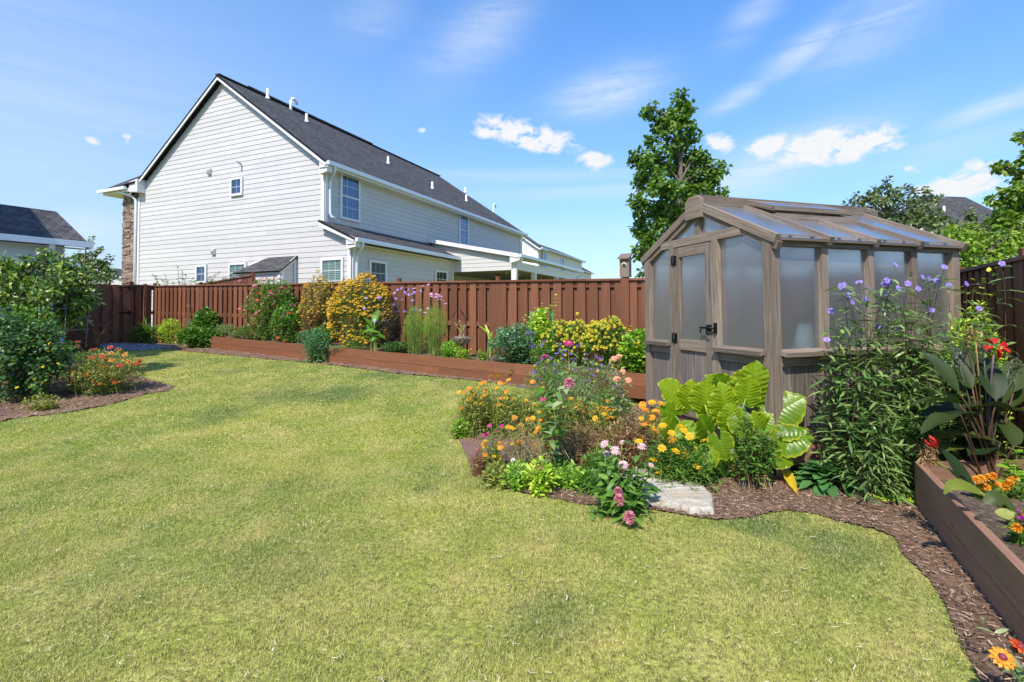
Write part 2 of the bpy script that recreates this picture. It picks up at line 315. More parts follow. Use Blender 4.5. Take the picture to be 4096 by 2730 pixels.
# ground: lawn soil and thatch, mulch, gravel
def lawnmat(blade=False):
    m, t, b = newmat('lawn_blades' if blade else 'lawn_thatch'); ob = nd(t, 'ShaderNodeTexCoord').outputs['Object']
    n1 = noise(t, ob, .55, 5, .6, .4); n2 = noise(t, ob, 2.6, 5, .65); n3 = noise(t, ob, 40, 3, .7)
    vr = nd(t, 'ShaderNodeTexVoronoi'); vr.inputs['Scale'].default_value = .42; t.links.new(ob, vr.inputs['Vector'])
    green = (.265, .395, .048); lite = (.56, .575, .085); straw = (.82, .69, .26); deep = (.07, .19, .05)
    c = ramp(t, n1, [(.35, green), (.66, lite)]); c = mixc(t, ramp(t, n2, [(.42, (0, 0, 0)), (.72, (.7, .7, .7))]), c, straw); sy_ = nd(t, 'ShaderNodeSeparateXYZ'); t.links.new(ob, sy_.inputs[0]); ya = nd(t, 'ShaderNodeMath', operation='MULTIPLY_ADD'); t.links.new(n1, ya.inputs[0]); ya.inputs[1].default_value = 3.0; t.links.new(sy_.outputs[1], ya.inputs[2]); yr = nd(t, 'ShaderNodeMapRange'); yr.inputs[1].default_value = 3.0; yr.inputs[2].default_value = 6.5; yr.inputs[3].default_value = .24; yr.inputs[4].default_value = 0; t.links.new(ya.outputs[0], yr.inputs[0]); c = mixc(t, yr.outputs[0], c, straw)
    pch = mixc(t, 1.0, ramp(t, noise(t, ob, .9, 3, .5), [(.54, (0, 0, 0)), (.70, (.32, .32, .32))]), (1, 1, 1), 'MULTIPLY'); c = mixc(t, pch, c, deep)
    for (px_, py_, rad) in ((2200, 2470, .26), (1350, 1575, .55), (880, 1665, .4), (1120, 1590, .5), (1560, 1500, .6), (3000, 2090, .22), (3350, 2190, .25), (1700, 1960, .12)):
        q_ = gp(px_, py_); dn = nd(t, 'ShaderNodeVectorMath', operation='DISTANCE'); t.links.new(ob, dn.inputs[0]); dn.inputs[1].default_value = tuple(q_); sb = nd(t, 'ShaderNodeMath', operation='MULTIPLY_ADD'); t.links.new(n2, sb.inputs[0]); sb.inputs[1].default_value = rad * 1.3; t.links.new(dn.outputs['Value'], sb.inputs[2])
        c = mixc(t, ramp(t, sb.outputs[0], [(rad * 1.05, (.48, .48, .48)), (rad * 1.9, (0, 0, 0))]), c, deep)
    if blade:
        r = rndo(t); c = mixc(t, ramp(t, r, [(.0, (0, 0, 0)), (.55, (.12, .12, .12)), (.8, (.5, .5, .5)), (1, (.95, .95, .95))]), c, (.78, .68, .36))
        c = mixc(t, 1.0, c, ramp(t, r, [(0, (.72, .72, .72)), (.5, (1.0, 1.0, 1.0)), (1, (1.12, 1.12, 1.12))]), 'MULTIPLY')
        tl = nd(t, 'ShaderNodeBsdfTranslucent'); mx = nd(t, 'ShaderNodeMixShader'); mx.inputs[0].default_value = .38; t.links.new(c, tl.inputs[0]); t.links.new(b.outputs[0], mx.inputs[1]); t.links.new(tl.outputs[0], mx.inputs[2]); t.links.new(mx.outputs[0], t.nodes['Material Output'].inputs[0])
        b.inputs['Roughness'].default_value = .6
    else:
        c = mixc(t, 1.0, c, ramp(t, n3, [(.35, (.22, .2, .18)), (.68, (.8, .8, .75))]), 'MULTIPLY'); b.inputs['Roughness'].default_value = .95; bump(t, b, n3, .6, .02)
    b.inputs['Specular IOR Level'].default_value = .2; t.links.new(c, b.inputs['Base Color']); return m
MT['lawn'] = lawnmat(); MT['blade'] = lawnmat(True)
def groundmat(name, cs, sc, bst, dist=.02, stretch=(1, 1, 1)):
    m, t, b = newmat(name); ob = mapping(t, nd(t, 'ShaderNodeTexCoord').outputs['Object'], stretch); n = noise(t, ob, sc, 8, .72, .5); n2 = noise(t, ob, 2.2, 4, .6)
    c = ramp(t, n, [(.3, cs[0]), (.5, cs[1]), (.72, cs[2])]); c = mixc(t, 1.0, c, ramp(t, n2, [(.3, (.8, .8, .8)), (.7, (1.2, 1.2, 1.2))]), 'MULTIPLY')
    t.links.new(c, b.inputs['Base Color']); b.inputs['Roughness'].default_value = .95; b.inputs['Specular IOR Level'].default_value = .15; bump(t, b, n, bst, dist); return m
MT['mulch'] = groundmat('shredded_bark_mulch', [(.08, .046, .029), (.23, .14, .090), (.42, .28, .19)], 34, .9, .03)
MT['soil'] = groundmat('pale_dry_soil', [(.12, .075, .05), (.26, .17, .12), (.42, .30, .22)], 22, .6)
MT['potting'] = groundmat('planter_soil', [(.05, .035, .025), (.13, .095, .07), (.30, .24, .18)], 26, .8)
MT['gravel'] = groundmat('grey_gravel', [(.07, .075, .085), (.19, .2, .22), (.38, .39, .41)], 45, .9)
def chipmat(name, a, b_, c_):
    m, t, b = newmat(name); r = rndo(t); c = ramp(t, r, [(0, a), (.6, b_), (1, c_)]); t.links.new(c, b.inputs['Base Color']); b.inputs['Roughness'].default_value = .9; b.inputs['Specular IOR Level'].default_value = .2; return m
MT['chip'] = chipmat('bark_chip', (.07, .042, .027), (.25, .155, .100), (.58, .41, .28))
MT['grav'] = chipmat('gravel_chip', (.10, .105, .12), (.24, .25, .28), (.5, .51, .54))

def gsheet(name, poly, mat, h, step, label=None, jit=.0):
    """ground-hugging sheet that fills a polygon given as (x, y) world points"""
    poly = np.array(poly)[:, :2]; lo = poly.min(0); hi = poly.max(0)
    xs = np.arange(lo[0], hi[0] + step, step); ys = np.arange(lo[1], hi[1] + step, step)
    X, Y = np.meshgrid(xs, ys, indexing='ij'); cx = X[:-1, :-1] + step / 2; cy = Y[:-1, :-1] + step / 2
    ins = inside(cx.ravel(), cy.ravel(), poly).reshape(cx.shape); nv = len(ys)
    V = np.stack([X, Y, G(X, Y) + h + jit * rng.standard_normal(X.shape)], -1).reshape(-1, 3)
    i, j = np.nonzero(ins); Fa = np.stack([i * nv + j, (i + 1) * nv + j, (i + 1) * nv + j + 1, i * nv + j + 1], -1)
    used = np.unique(Fa); rm = -np.ones(len(V), int); rm[used] = np.arange(len(used))
    m = M(); m.add(V[used], rm[Fa], 0, .5, None, True); o = m.build(name, mat); kind(o); return o
def inside(x, y, poly):
    x = np.asarray(x); y = np.asarray(y); r = np.zeros(x.shape, bool); n = len(poly); j = n - 1
    for i in range(n):
        xi, yi = poly[i]; xj, yj = poly[j]
        c = ((yi > y) != (yj > y)) & (x < (xj - xi) * (y - yi) / ((yj - yi) + 1e-12) + xi); r ^= c; j = i
    return r
def gpoly(pts): return np.array([gp(*p)[:2] for p in pts])
# ================================================================== SETTING
def axis(a, b, st, far): 
    c = np.arange(a, b + 1e-6, st); g = np.cumsum(st * 1.35 ** np.arange(1, 40)); g = g[g < far]
    return np.concatenate([(a - g)[::-1], c, b + g])
xs = axis(-16, 9, .25, 700); ys = axis(0, 18, .25, 900)
X, Y = np.meshgrid(xs, ys, indexing='ij'); m = M(); m.grid(np.stack([X, Y, G(X, Y)], -1).reshape(-1, 3), len(xs), len(ys), 0, .5)
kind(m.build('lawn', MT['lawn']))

LB = [(0, 1690), (71, 1674), (210, 1661), (286, 1650), (375, 1634), (491, 1607), (585, 1580), (670, 1567), (696, 1547), (640, 1535), (540, 1505), (430, 1450), (200, 1440), (-600, 1450), (-1400, 1600), (-900, 1740), (-300, 1720)]
left_bed = gpoly(LB)
IB = [(1800, 1741), (1838, 1760), (1868, 1817), (1878, 1871), (1903, 1905), (1949, 1936), (2018, 1957), (2094, 1976), (2171, 1990), (2247, 2004), (2330, 2022), (2450, 2035), (2560, 2040), (2620, 2045), (2740, 2066), (2860, 2085), (2950, 2078), (3000, 2074), (3066, 2058), (3151, 2045),
      (3263, 2061), (3368, 2094), (3493, 2120), (3578, 2153), (3604, 2212), (3657, 2265), (3723, 2331), (3788, 2436), (3828, 2547), (3874, 2639), (3920, 2730), (3990, 2900)]
right_bed = np.vstack([gpoly(IB), [(2.6, 1.2), (5.6, 2.0), (5.9, 6.0), (2.5, 7.45)], gpoly([(2500, 1640), (2300, 1655), (2100, 1680), (1900, 1705)])])
gsheet('mulch_bed', right_bed, MT['mulch'], .012, .018, jit=.003)
gsheet('mulch_bed', left_bed, MT['mulch'], .014, .05, jit=.006)
PB0 = gp(842, 1395); PB1 = gp(2145, 1547)                      # foot of the long planter
strip = gpoly([(800, 1412), (955, 1427), (1082, 1441), (1222, 1450), (1316, 1461), (1465, 1480), (1592, 1497), (1700, 1506), (1911, 1526), (2145, 1560), (2330, 1588), (2400, 1590)])
back = np.array([PB1[:2] + (1.2, .1), PB1[:2] + (0, .3), PB0[:2] + (0, .4), gp(700, 1375)[:2], gp(600, 1372)[:2], gp(640, 1398)[:2]])
far_strip = np.vstack([strip, back]); gsheet('mulch_strip', far_strip, MT['mulch'], .013, .05, jit=.006)
grav = gpoly([(651, 1397), (560, 1403), (480, 1407), (330, 1408), (250, 1395), (300, 1375), (420, 1374), (545, 1375), (600, 1381), (700, 1390)])
gsheet('gravel_path', grav, MT['gravel'], .010, .05, jit=.008)
soilp = gpoly([(3250, 1870), (3400, 1985), (3520, 2020), (3640, 2030), (3690, 2010), (3690, 1880), (3500, 1840)])
gsheet('bare_soil', soilp, MT['soil'], .022, .03, jit=.003)
kinds_no_grass = [left_bed, right_bed, far_strip, grav]

# chips that lie on the mulch and gravel
def chips(name, poly, n, Ls, Ws, mat, h, ycut=99, flat=.22):
    poly = np.array(poly); lo = poly.min(0); hi = poly.max(0); hi[1] = min(hi[1], ycut); lo[0] = max(lo[0], -14)
    x = rng.uniform(lo[0], hi[0], n * 3); y = rng.uniform(lo[1], hi[1], n * 3); k = inside(x, y, poly); x = x[k][:n]; y = y[k][:n]; n = len(x)
    a = rng.uniform(0, math.pi * 2, n); tl = rng.normal(0, flat, n); L = rng.uniform(*Ls, n) * rng.uniform(.5, 1, n); Wd = rng.uniform(*Ws, n)
    D = np.stack([np.cos(a) * np.cos(tl), np.sin(a) * np.cos(tl), np.sin(tl)], -1); r2 = rng.normal(0, .35, n)
    Sd = np.stack([-np.sin(a) * np.cos(r2), np.cos(a) * np.cos(r2), np.sin(r2)], -1); N = np.cross(D, Sd)
    P = np.stack([x, y, G(x, y) + h + rng.uniform(0, .012, n)], -1); V = []
    for sa, sb, sc in ((-1, -1, 0), (1, -.7, 0), (1, .5, 0), (-1, 1, 0), (-.8, -.6, 1), (.8, -.5, 1), (.7, .4, 1), (-.9, .7, 1)):
        V.append(P + D * (sa * L / 2)[:, None] + Sd * (sb * Wd / 2)[:, None] + N * (sc * Wd * .35)[:, None])
    V = np.stack(V, 1).reshape(-1, 3); b = np.arange(n)[:, None, None] * 8
    Fa = (np.array([[4, 5, 6, 7], [0, 1, 5, 4], [1, 2, 6, 5], [2, 3, 7, 6], [3, 0, 4, 7]])[None] + b).reshape(-1, 4)
    m = M(); m.add(V, Fa, 0, np.repeat(rng.random(n), 5)); o = m.build(name, mat); return o
kind(chips('wood_chips', right_bed, 46000, (.008, .060), (.002, .009), MT['chip'], .016), 'stuff', 'shredded brown bark chips covering the bed round the greenhouse', 'bark mulch')
kind(chips('wood_chips', left_bed, 9000, (.02, .07), (.004, .012), MT['chip'], .016), 'stuff', 'dark bark chips in the left flower bed under the shrubs', 'bark mulch')
kind(chips('wood_chips', far_strip, 7000, (.02, .08), (.005, .014), MT['chip'], .016), 'stuff', 'bark chips strewn along the foot of the long planter', 'bark mulch')
kind(chips('gravel_stones', grav, 9000, (.015, .035), (.012, .025), MT['grav'], .012, flat=.4), 'stuff', 'loose grey gravel on the path before the gate', 'gravel')

# ---- grass
def grass(n, box, hh, ww, seed):
    g = np.random.default_rng(seed); x = g.uniform(box[0], box[1], n); y = g.uniform(box[2], box[3], n)
    k = (np.abs(x) < 1.12 * y + .3)
    for p in kinds_no_grass: 
        xj = x + g.normal(0, .02, n) + .015 * np.sin(y * 13 + x * 5); yj = y + g.normal(0, .02, n); k &= ~inside(xj, yj, p)
    x = x[k]; y = y[k]; n = len(x); a = g.uniform(0, 2 * math.pi, n)
    cl = .75 + .5 * np.sin(x * 5.1 + np.sin(y * 4.3) * 2) * np.sin(y * 6.7 + x) * .5
    h = hh * g.uniform(.5, 1.15, n) * cl; w = ww * g.uniform(.6, 1.2, n); ln = g.uniform(.15, 1.1, n) * h; la = g.uniform(0, 2 * math.pi, n)
    B = np.stack([x, y, G(x, y) - .003], -1); S_ = np.stack([np.cos(a), np.sin(a), 0 * a], -1) * w[:, None] / 2
    T = B + np.stack([np.cos(la) * ln, np.sin(la) * ln, h], -1); Md = B + (T - B) * .5 + np.array([0, 0, 1]) * (h * .14)[:, None]
    V = np.stack([B - S_, B + S_, Md + S_ * .8, T, Md - S_ * .8], 1).reshape(-1, 3); b = np.arange(n)[:, None] * 5
    return V, np.hstack([b, b + 1, b + 2, b + 3, b + 4]), g.random(n)
m = M()
for n, bx, hh, ww, sd in ((330000, (-3.8, 4.0, 1.7, 3.2), .021, .0030, 1), (330000, (-5.6, 4.5, 3.2, 5.0), .022, .0044, 2), (250000, (-9, 4, 5.0, 8.2), .023, .0075, 3), (160000, (-12, 3, 8.2, 14.5), .026, .013, 4)):
    V, Fa, r = grass(n, bx, hh, ww, sd); m.add(V, Fa, 0, r, None, True)
# straw clippings lying on the turf
nS = 1500; x = rng.uniform(-5, 4, nS); y = 1.8 + 7 * rng.random(nS) ** 1.5; k = np.abs(x) < 1.1 * y
for p in kinds_no_grass: k &= ~inside(x, y, p)
x = x[k]; y = y[k]
sc_ = M()
for i in range(len(x)):
    a = rng.uniform(0, 6.28); L = rng.uniform(.012, .045); z = float(G(x[i], y[i])) + .02
    p0 = np.array([x[i], y[i], z]); d = np.array([math.cos(a), math.sin(a), rng.uniform(-.1, .3)]) * L; q = np.array([-d[1], d[0], 0]) * rng.uniform(-.4, .4); w = np.array([-d[1], d[0], 0.002]) / L * .0020
    sc_.add([p0 - w, p0 + w, p0 + d * .5 + q + w, p0 + d, p0 + d * .5 + q - w], [[0, 1, 2, 3, 4]], 0, rng.random())
kind(sc_.build('grass_clippings', chipmat('dry_clipping', (.42, .33, .16), (.62, .54, .32), (.80, .74, .55))), 'stuff', 'pale dry clippings lying on the lawn', 'clippings')
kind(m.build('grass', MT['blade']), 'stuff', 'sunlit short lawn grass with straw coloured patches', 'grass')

# ================================================================== BACK FENCE
FP = np.array([1.881, 8.222]); FD = np.array([-math.sin(1.066), math.cos(1.066)]); FN = np.array([-FD[1], FD[0]]) * 1.0   # FD runs left/back
if FN[1] > 0: FN = -FN                                            # towards the garden
def fpt(s, z, d=0.0): p = FP + FD * s + FN * d; return np.array([p[0], p[1], z])
def ftop(s): return 1.955 + .02 * s
def fence_bay(root, pt, s0, s1, zt, zb, mats, board=.15, pitch=.225, post0=True, gaps=()):
    """one bay: both rows of pickets with their rails as a panel, plus the post at s0"""
    mb = M(); n = max(1, int(round((s1 - s0) / pitch))); pp = (s1 - s0) / n; mid = lambda s: (zt(s) + zb(s)) / 2
    hor = lambda z, dz=0: (pt(s0, z(s0) + dz, 0), pt(s1, z(s1) + dz, 0))
    for dz, hh in ((-.09, .11), (-.83, .088), (-1.42, .088)):
        a, b = pt(s0, zt(s0) + dz), pt(s1, zt(s1) + dz); mb.beam(a, b, .038, hh, (0, 0, 1))
    for i in range(n):
        for row, off, sh in ((1, .030, 0), (-1, -.030, .5)):
            s = s0 + (i + .5 + sh * .98) * pp + random.uniform(-.006, .006)
            if s > s1 + .02: continue
            if row == 1 and i in gaps: continue
            z0 = zb(s) - .05; z1 = zt(s) - .035 - random.uniform(0, .006)
            mb.beam(pt(s, z0, off), pt(s, z1, off), (board if row == 1 else .20) * random.uniform(.97, 1.02), .018, pt(s, 0, 1) - pt(s, 0, 0))
    mb.build('panel', mats, root)
def cap_rail(root, pt, s0, s1, zt, mats):
    mb = M(); s = s0
    while s < s1 - .01:
        e = min(s + 2.44, s1); mb.beam(pt(s + .004, zt(s) - .017, .005), pt(e - .004, zt(e) - .017, .005), .135, .034, (0, 0, 1)); s = e
    mb.build('cap_rail', mats, root)
def post(root, pt, s, zt, zb, mats, w=.074, up=.06, off=0.0):
    mb = M(); mb.beam(pt(s, zb(s) - .1, off), pt(s, zt(s) + up, off), w, w, pt(s, 0, 1) - pt(s, 0, 0)); mb.beam(pt(s, zt(s) + up, off), pt(s, zt(s) + up + .012, off), w + .01, w + .01, pt(s, 0, 1) - pt(s, 0, 0)); return mb.build('post', mats, root)
zb_ = lambda s: float(G(*(FP + FD * s)))
bf = thing('board_fence', 'long reddish brown shadowbox fence behind the planted bed, running from the gate to the greenhouse', 'fence', fpt(7, .3))
SC = 14.64
for i in range(-2, 6):
    s0 = i * 2.44; s1 = min(s0 + 2.44, SC)
    if i == -2: s0 = -4.2
    fence_bay(bf, fpt, s0, s1, ftop, zb_, MT['stain'])
    if i > -2: post(bf, fpt, i * 2.44, ftop, zb_, MT['stain'])
post(bf, fpt, -4.2, ftop, zb_, MT['stain'])
cap_rail(bf, fpt, -4.2, SC - .05, ftop, MT['stain'])

# side fence with the gate, seen in shade
CN = fpt(SC, 0)[:2]; SD = np.array([-.484, -.875]); SN = np.array([.875, -.484])
def spt(s, z, d=0.0): p = CN + SD * s + SN * d; return np.array([p[0], p[1], z])
stop = lambda s: 2.245 + .012 * s; sb_ = lambda s: float(G(*(CN + SD * s)))
sf = thing('side_fence', 'shaded dark brown fence panel between the garden corner and the gate', 'fence', spt(.4, .45))
fence_bay(sf, spt, .05, .60, stop, sb_, MT['stain'], .15, .25); post(sf, spt, 0.0, stop, sb_, MT['stain']); post(sf, spt, .64, stop, sb_, MT['stain'], .10); post(sf, spt, .30, stop, lambda s: sb_(s) + .4, MT['stain'], .07, .02, .06)
cap_rail(sf, spt, .05, .64, stop, MT['stain'])
gt = thing('garden_gate', 'dark brown wooden gate with diagonal braces and black strap hinges', 'gate', spt(1.3, .45))
mb = M(); g0, g1 = .70, 2.05
for z in (-.12, -.85, -1.55): mb.beam(spt(g0, stop(g0) + z), spt(g1, stop(g1) + z), .038, .09)
mb.beam(spt(g0 + .05, stop(g0) - .2, .0), spt(g1 - .05, stop(g1) - .8, .0), .034, .085); mb.beam(spt(g0 + .05, stop(g0) - 1.5, .0), spt(g1 - .05, stop(g1) - .9, .0), .034, .085)
mb.build('brace', MT['stain'], gt)
mb = M()
for i in range(6):
    s = g0 + .07 + i * .25; mb.beam(spt(s, sb_(s) + .03, .03), spt(s, stop(s) - .03, .03), .15, .018, SN.tolist() + [0])
    if i < 5: mb.beam(spt(s + .125, sb_(s) + .03, -.03), spt(s + .125, stop(s) - .03, -.03), .14, .018, SN.tolist() + [0])
mb.build('board', MT['stain'], gt)
for z in (-.10, -.83):
    mb = M(); mb.beam(spt(.56, stop(.6) + z, .115), spt(.69, stop(.6) + z, .085), .006, .05, mat=0)
    c = .70; mb.beam(spt(c, stop(c) + z - .07, .05), spt(c, stop(c) + z + .07, .05), .03, .02, SN.tolist() + [0])
    for e0, e1 in ((c, c + .30), (c, c - .16)):
        mb.beam(spt(e0, stop(c) + z, .048), spt(e1, stop(c) + z, .048), .008, .055, taper=.35)
    mb.build('hinge', MT['black'], gt)
lf = thing('side_fence', 'dark brown fence between the gate and the low outbuilding, mostly behind the tall shrub', 'fence', spt(3, .45))
post(lf, spt, 2.12, stop, sb_, MT['stain'], .10); fence_bay(lf, spt, 2.16, 4.2, stop, sb_, MT['stain'], .15, .25); cap_rail(lf, spt, 2.1, 4.2, stop, MT['stain'])

# right hand fence, in shade, sun coming through its slots
CR = fpt(-4.2, 0)[:2]; RN = -SN
def rpt(s, z, d=0.0): p = CR + SD * s + RN * d; return np.array([p[0], p[1], z])
rtop = lambda s: 1.90; rb_ = lambda s: float(G(*(CR + SD * s)))
rf = thing('right_fence', 'shaded brown shadowbox fence at the right edge, slivers of sun between its boards', 'fence', rpt(2.5, .1))
for i in range(3):
    fence_bay(rf, rpt, i * 2.0, i * 2.0 + 2.0, rtop, rb_, MT['stain']); post(rf, rpt, i * 2.0 + 2.0, rtop, rb_, MT['stain'], .09)
cap_rail(rf, rpt, 0, 6.0, rtop, MT['stain'])
# neighbour's fence running away behind the back fence
nf0 = at(780, 1138, 20.)[:2]; nf1 = at(1012, 1110, 13.4)[:2]; nfd = nrm(nf1 - nf0); nfn = np.array([-nfd[1], nfd[0]]); nfn = nfn if nfn[1] < 0 else -nfn
def npt(s, z, d=0.0): p = nf0 + nfd * s + nfn * d; return np.array([p[0], p[1], z])
z0n, z1n = hgt(780, 1141, 20.), hgt(1012, 1100, 13.4); Ln = float(np.linalg.norm(nf1 - nf0)); ntop = lambda s: z0n + (z1n - z0n) * s / Ln
nfz = thing('neighbour_fence', 'dark brown fence of the next garden rising above the back fence before the small bump-out', 'fence', npt(1, .5))
fence_bay(nfz, npt, 0, Ln, ntop, lambda s: .5, MT['stain'], .135, .21); cap_rail(nfz, npt, 0, Ln, ntop, MT['stain']); post(nfz, npt, Ln, ntop, lambda s: .5, MT['stain'])

# ================================================================== BIG GREY HOUSE
HA = np.array([-6.365, 16.902]); HPH = 1.16; hl = np.array([-math.sin(HPH), math.cos(HPH)]); hr = np.array([math.cos(HPH), math.sin(HPH)])
def H(a, s, z): p = HA + hl * a + hr * s; return np.array([p[0], p[1], z])
hl3 = np.array([*hl, 0.]); hr3 = np.array([*hr, 0.])
def ppx(p):
    d = np.array(p) - [0, 0, CZ]; z = d @ fw; return 2048 + F * (d @ RR) / z, PY - F * (d @ UU) / z
def solve_s(px, a, z=3., org=None):
    lo, hi = -5., 40.
    for _ in range(50):
        md = (lo + hi) / 2
        if ppx((org or H)(a, md, z))[0] < px: lo = md
        else: hi = md
    return lo
def siding(mb, pt, z0, z1, ulo, uhi, expo=.178, mat=0):
    """lapped boards; pt(u, z, d) maps wall coordinates, ulo / uhi give the ends of a course"""
    z = z0
    while z < z1 - .01:
        e = min(z + expo, z1); u = [ulo(z), uhi(z), uhi(e), ulo(e)]
        if u[1] - u[0] > .02:
            if u[2] < u[3]: u[2] = u[3] = (u[0] + u[1]) / 2
            while u[1] - u[0] > 4.2 and u[2] - u[3] > 4.2:
                j_ = u[0] + random.uniform(1.6, 3.7); mb.add([pt(u[0], z, .018), pt(j_ - .003, z, .018), pt(j_ - .003, e, .004), pt(u[3], e, .004), pt(u[0], z, .002), pt(j_ - .003, z, .002)], [[0, 1, 2, 3], [0, 4, 5, 1]], mat, random.random()); u[0] = u[3] = j_
            mb.add([pt(u[0], z, .018), pt(u[1], z, .018), pt(u[2], e, .004), pt(u[3], e, .004), pt(u[0], z, .002), pt(u[1], z, .002)], [[0, 1, 2, 3], [0, 4, 5, 1]], mat, random.random())
        z = e
def interp(pts): 
    zz = [p[0] for p in pts]; aa = [p[1] for p in pts]; return lambda z: float(np.interp(z, zz, aa))
def window(root, pt, u0, u1, z0, z1, glass, cols=2, rows=2, double=False, blind=None, name='window'):
    """frame, muntins, pane and blinds built in front of the wall plane"""
    fr = M(); w = .085; d3 = pt(0, 0, 1) - pt(0, 0, 0)
    def bar(ua, za, ub, zb, ww, dd, th): fr.beam(pt(ua, za, dd), pt(ub, zb, dd), ww, th, d3)
    bar(u0 - w / 2, z0 - w, u0 - w / 2, z1 + w, w, .05, .06); bar(u1 + w / 2, z0 - w, u1 + w / 2, z1 + w, w, .05, .06)
    bar(u0, z1 + w / 2, u1, z1 + w / 2, w, .051, .062); bar(u0, z0 - w / 2, u1, z0 - w / 2, w, .053, .07)
    if double: bar(u0, (z0 + z1) / 2, u1, (z0 + z1) / 2, .055, .052, .05)
    f = fr.build(name, MT['white'], root)
    mu = M()
    for i in range(1, cols): u = u0 + (u1 - u0) * i / cols; mu.beam(pt(u, z0, .038), pt(u, z1, .038), .02, .012, d3)
    for i in range(1, rows):
        z = z0 + (z1 - z0) * i / rows
        mu.beam(pt(u0, z, .039), pt(u1, z, .039), .02, .012, d3)
    mu.build('muntin', MT['white'], f)
    p = M(); p.poly([pt(u0, z0, .044), pt(u1, z0, .044), pt(u1, z1, .044), pt(u0, z1, .044)]); p.build('pane', glass, f)
    if blind:
        b = M(); z = z0 + .02
        while z < z1: b.beam(pt(u0, z, .030), pt(u1, z, .030), .012, .040, hl3 * 0 + (0, 0, 1) + d3 * .9); z += .058
        b.poly([pt(u0, z0, .0245), pt(u1, z0, .0245), pt(u1, z1, .0245), pt(u0, z1, .0245)]); b.build('blind', blind, f)
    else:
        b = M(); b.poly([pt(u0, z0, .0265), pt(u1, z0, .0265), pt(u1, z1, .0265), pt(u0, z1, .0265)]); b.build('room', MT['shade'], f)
house = thing('grey_house', 'big two-storey pale grey lap-sided house with dark shingle roof behind the back fence', 'house', H(5, 8, .5))
WD, LN, ZE, ZP = 10.2, 17.36, 6.55, 10.28; RK = (ZP - ZE) / (WD / 2)
gpt = lambda u, z, d=0: H(u, -d, z); wpt = lambda u, z, d=0: H(-d, u, z); xpt = lambda u, z, d=0: H(-1.19 - d, u, z)
# body behind the boards
mb = M(); mb.prism([H(0, 0.0, -.3), H(0, 0.0, ZE), H(WD / 2, 0.0, ZP), H(WD, 0.0, ZE), H(WD, 0.0, -.3)], hr3 * LN)
mb.prism([H(-1.19, 0.003, -.3), H(-1.19, 0.003, 3.78), H(-.002, 0.003, 4.42), H(-.002, 0.003, -.3)], hr3 * 6.59)
siding(mb, gpt, -.3 + .03, ZP - .05, interp([(-1, -1.19), (3.78, -1.19), (4.42, 0), (ZE, 0), (ZP, WD / 2)]), interp([(-1, WD), (ZE, WD), (ZP, WD / 2)]))
mb.build('gable_wall', MT['siding'], house)
mb = M(); siding(mb, wpt, 4.0, ZE - .05, lambda z: 0.02, lambda z: LN); siding(mb, wpt, .5, 4.0, lambda z: 6.6, lambda z: LN); mb.build('upper_wall', MT['siding'], house)
mb = M(); siding(mb, xpt, -.3, 3.75, lambda z: .02, lambda z: 6.58); mb.build('extension_wall', MT['siding'], house)
# roofs
def slab(mb, pts, th=.07, uvd=None):
    P = np.array(pts, float); e = nrm(uvd if uvd is not None else P[1] - P[0]); nn = nrm(np.cross(P[1] - P[0], P[2] - P[1])); nn = nn if nn[2] > 0 else -nn; q = np.cross(nn, e)
    uv = np.stack([(P - P[0]) @ e, (P - P[0]) @ q], 1); mb.add(P, [list(range(len(P)))], 0, .5, np.array([uv])); n = len(P)
    V = np.vstack([P, P - nn * th]); mb.add(V, [[i, (i + 1) % n, (i + 1) % n + n, i + n] for i in range(n)], 0, .5); mb.add(P - nn * th, [list(range(n))[::-1]], 0, .5)
ov = .32; zr = ZP + .14; ze = zr - RK * (WD / 2 + ov); so_ = -.26; se_ = LN + .3; sr = solve_s(1758, WD / 2, zr)
mb = M(); slab(mb, [H(-ov, so_, ze), H(-ov, se_, ze), H(WD / 2, sr, zr), H(WD / 2, so_, zr)]); slab(mb, [H(WD + ov, se_, ze), H(WD + ov, so_, ze), H(WD / 2, so_, zr), H(WD / 2, sr, zr)]); slab(mb, [H(-ov, se_, ze), H(WD + ov, se_, ze), H(WD / 2, sr, zr)])
mb.beam(H(WD / 2, so_, zr + .015), H(WD / 2, sr, zr + .015), .22, .03); mb.beam(H(WD / 2, 1.0, zr + .05), H(WD / 2, 8.6, zr + .05), .26, .05)
rfo = mb.build('roof', MT['roof'], house)
for nm, px, py, hh in (('vent_pipe', 1070, 395, .42), ('vent_pipe', 1226, 488, .35), ('vent_pipe', 1552, 655, .35), ('vent_pipe', 1729, 755, .35), ('vent_pipe', 1865, 805, .38), ('vent_pipe', 1861, 770, .35)):
    d = ray(px, py); k = RK; zz = ze + k * ov
    t = (zz + k * (-HA @ hl) - CZ) / (d[2] - k * (d[:2] @ hl)); p = np.array([0, 0, CZ]) + d * t
    mb = M(); mb.tube([p - (0, 0, .1), p + (0, 0, hh)], .055, 10); mb.tube([p + (0, 0, -.03), p + (0, 0, .10)], [.11, .06], 10); mb.build(nm, MT['white'], rfo)
for px, py, hh in ((1163, 438, .50), (1974, 845, .45)):
    d = ray(px, py); t = (ze + RK * ov + RK * (-HA @ hl) - CZ) / (d[2] - RK * (d[:2] @ hl)); p = np.array([0, 0, CZ]) + d * t
    c = [p + (0, 0, z) for z in (-.1, .1, hh - .12)] + [p + hr3 * .06 + (0, 0, hh), p + hr3 * .2 + (0, 0, hh + .03), p + hr3 * .32 + (0, 0, hh - .06), p + hr3 * .33 + (0, 0, hh - .16)]
    mb = M(); mb.tube(c, .06, 10); mb.build('gooseneck_vent', MT['white'], rfo)
mb = M()   # white rake boards, fascias, soffits, corner boards
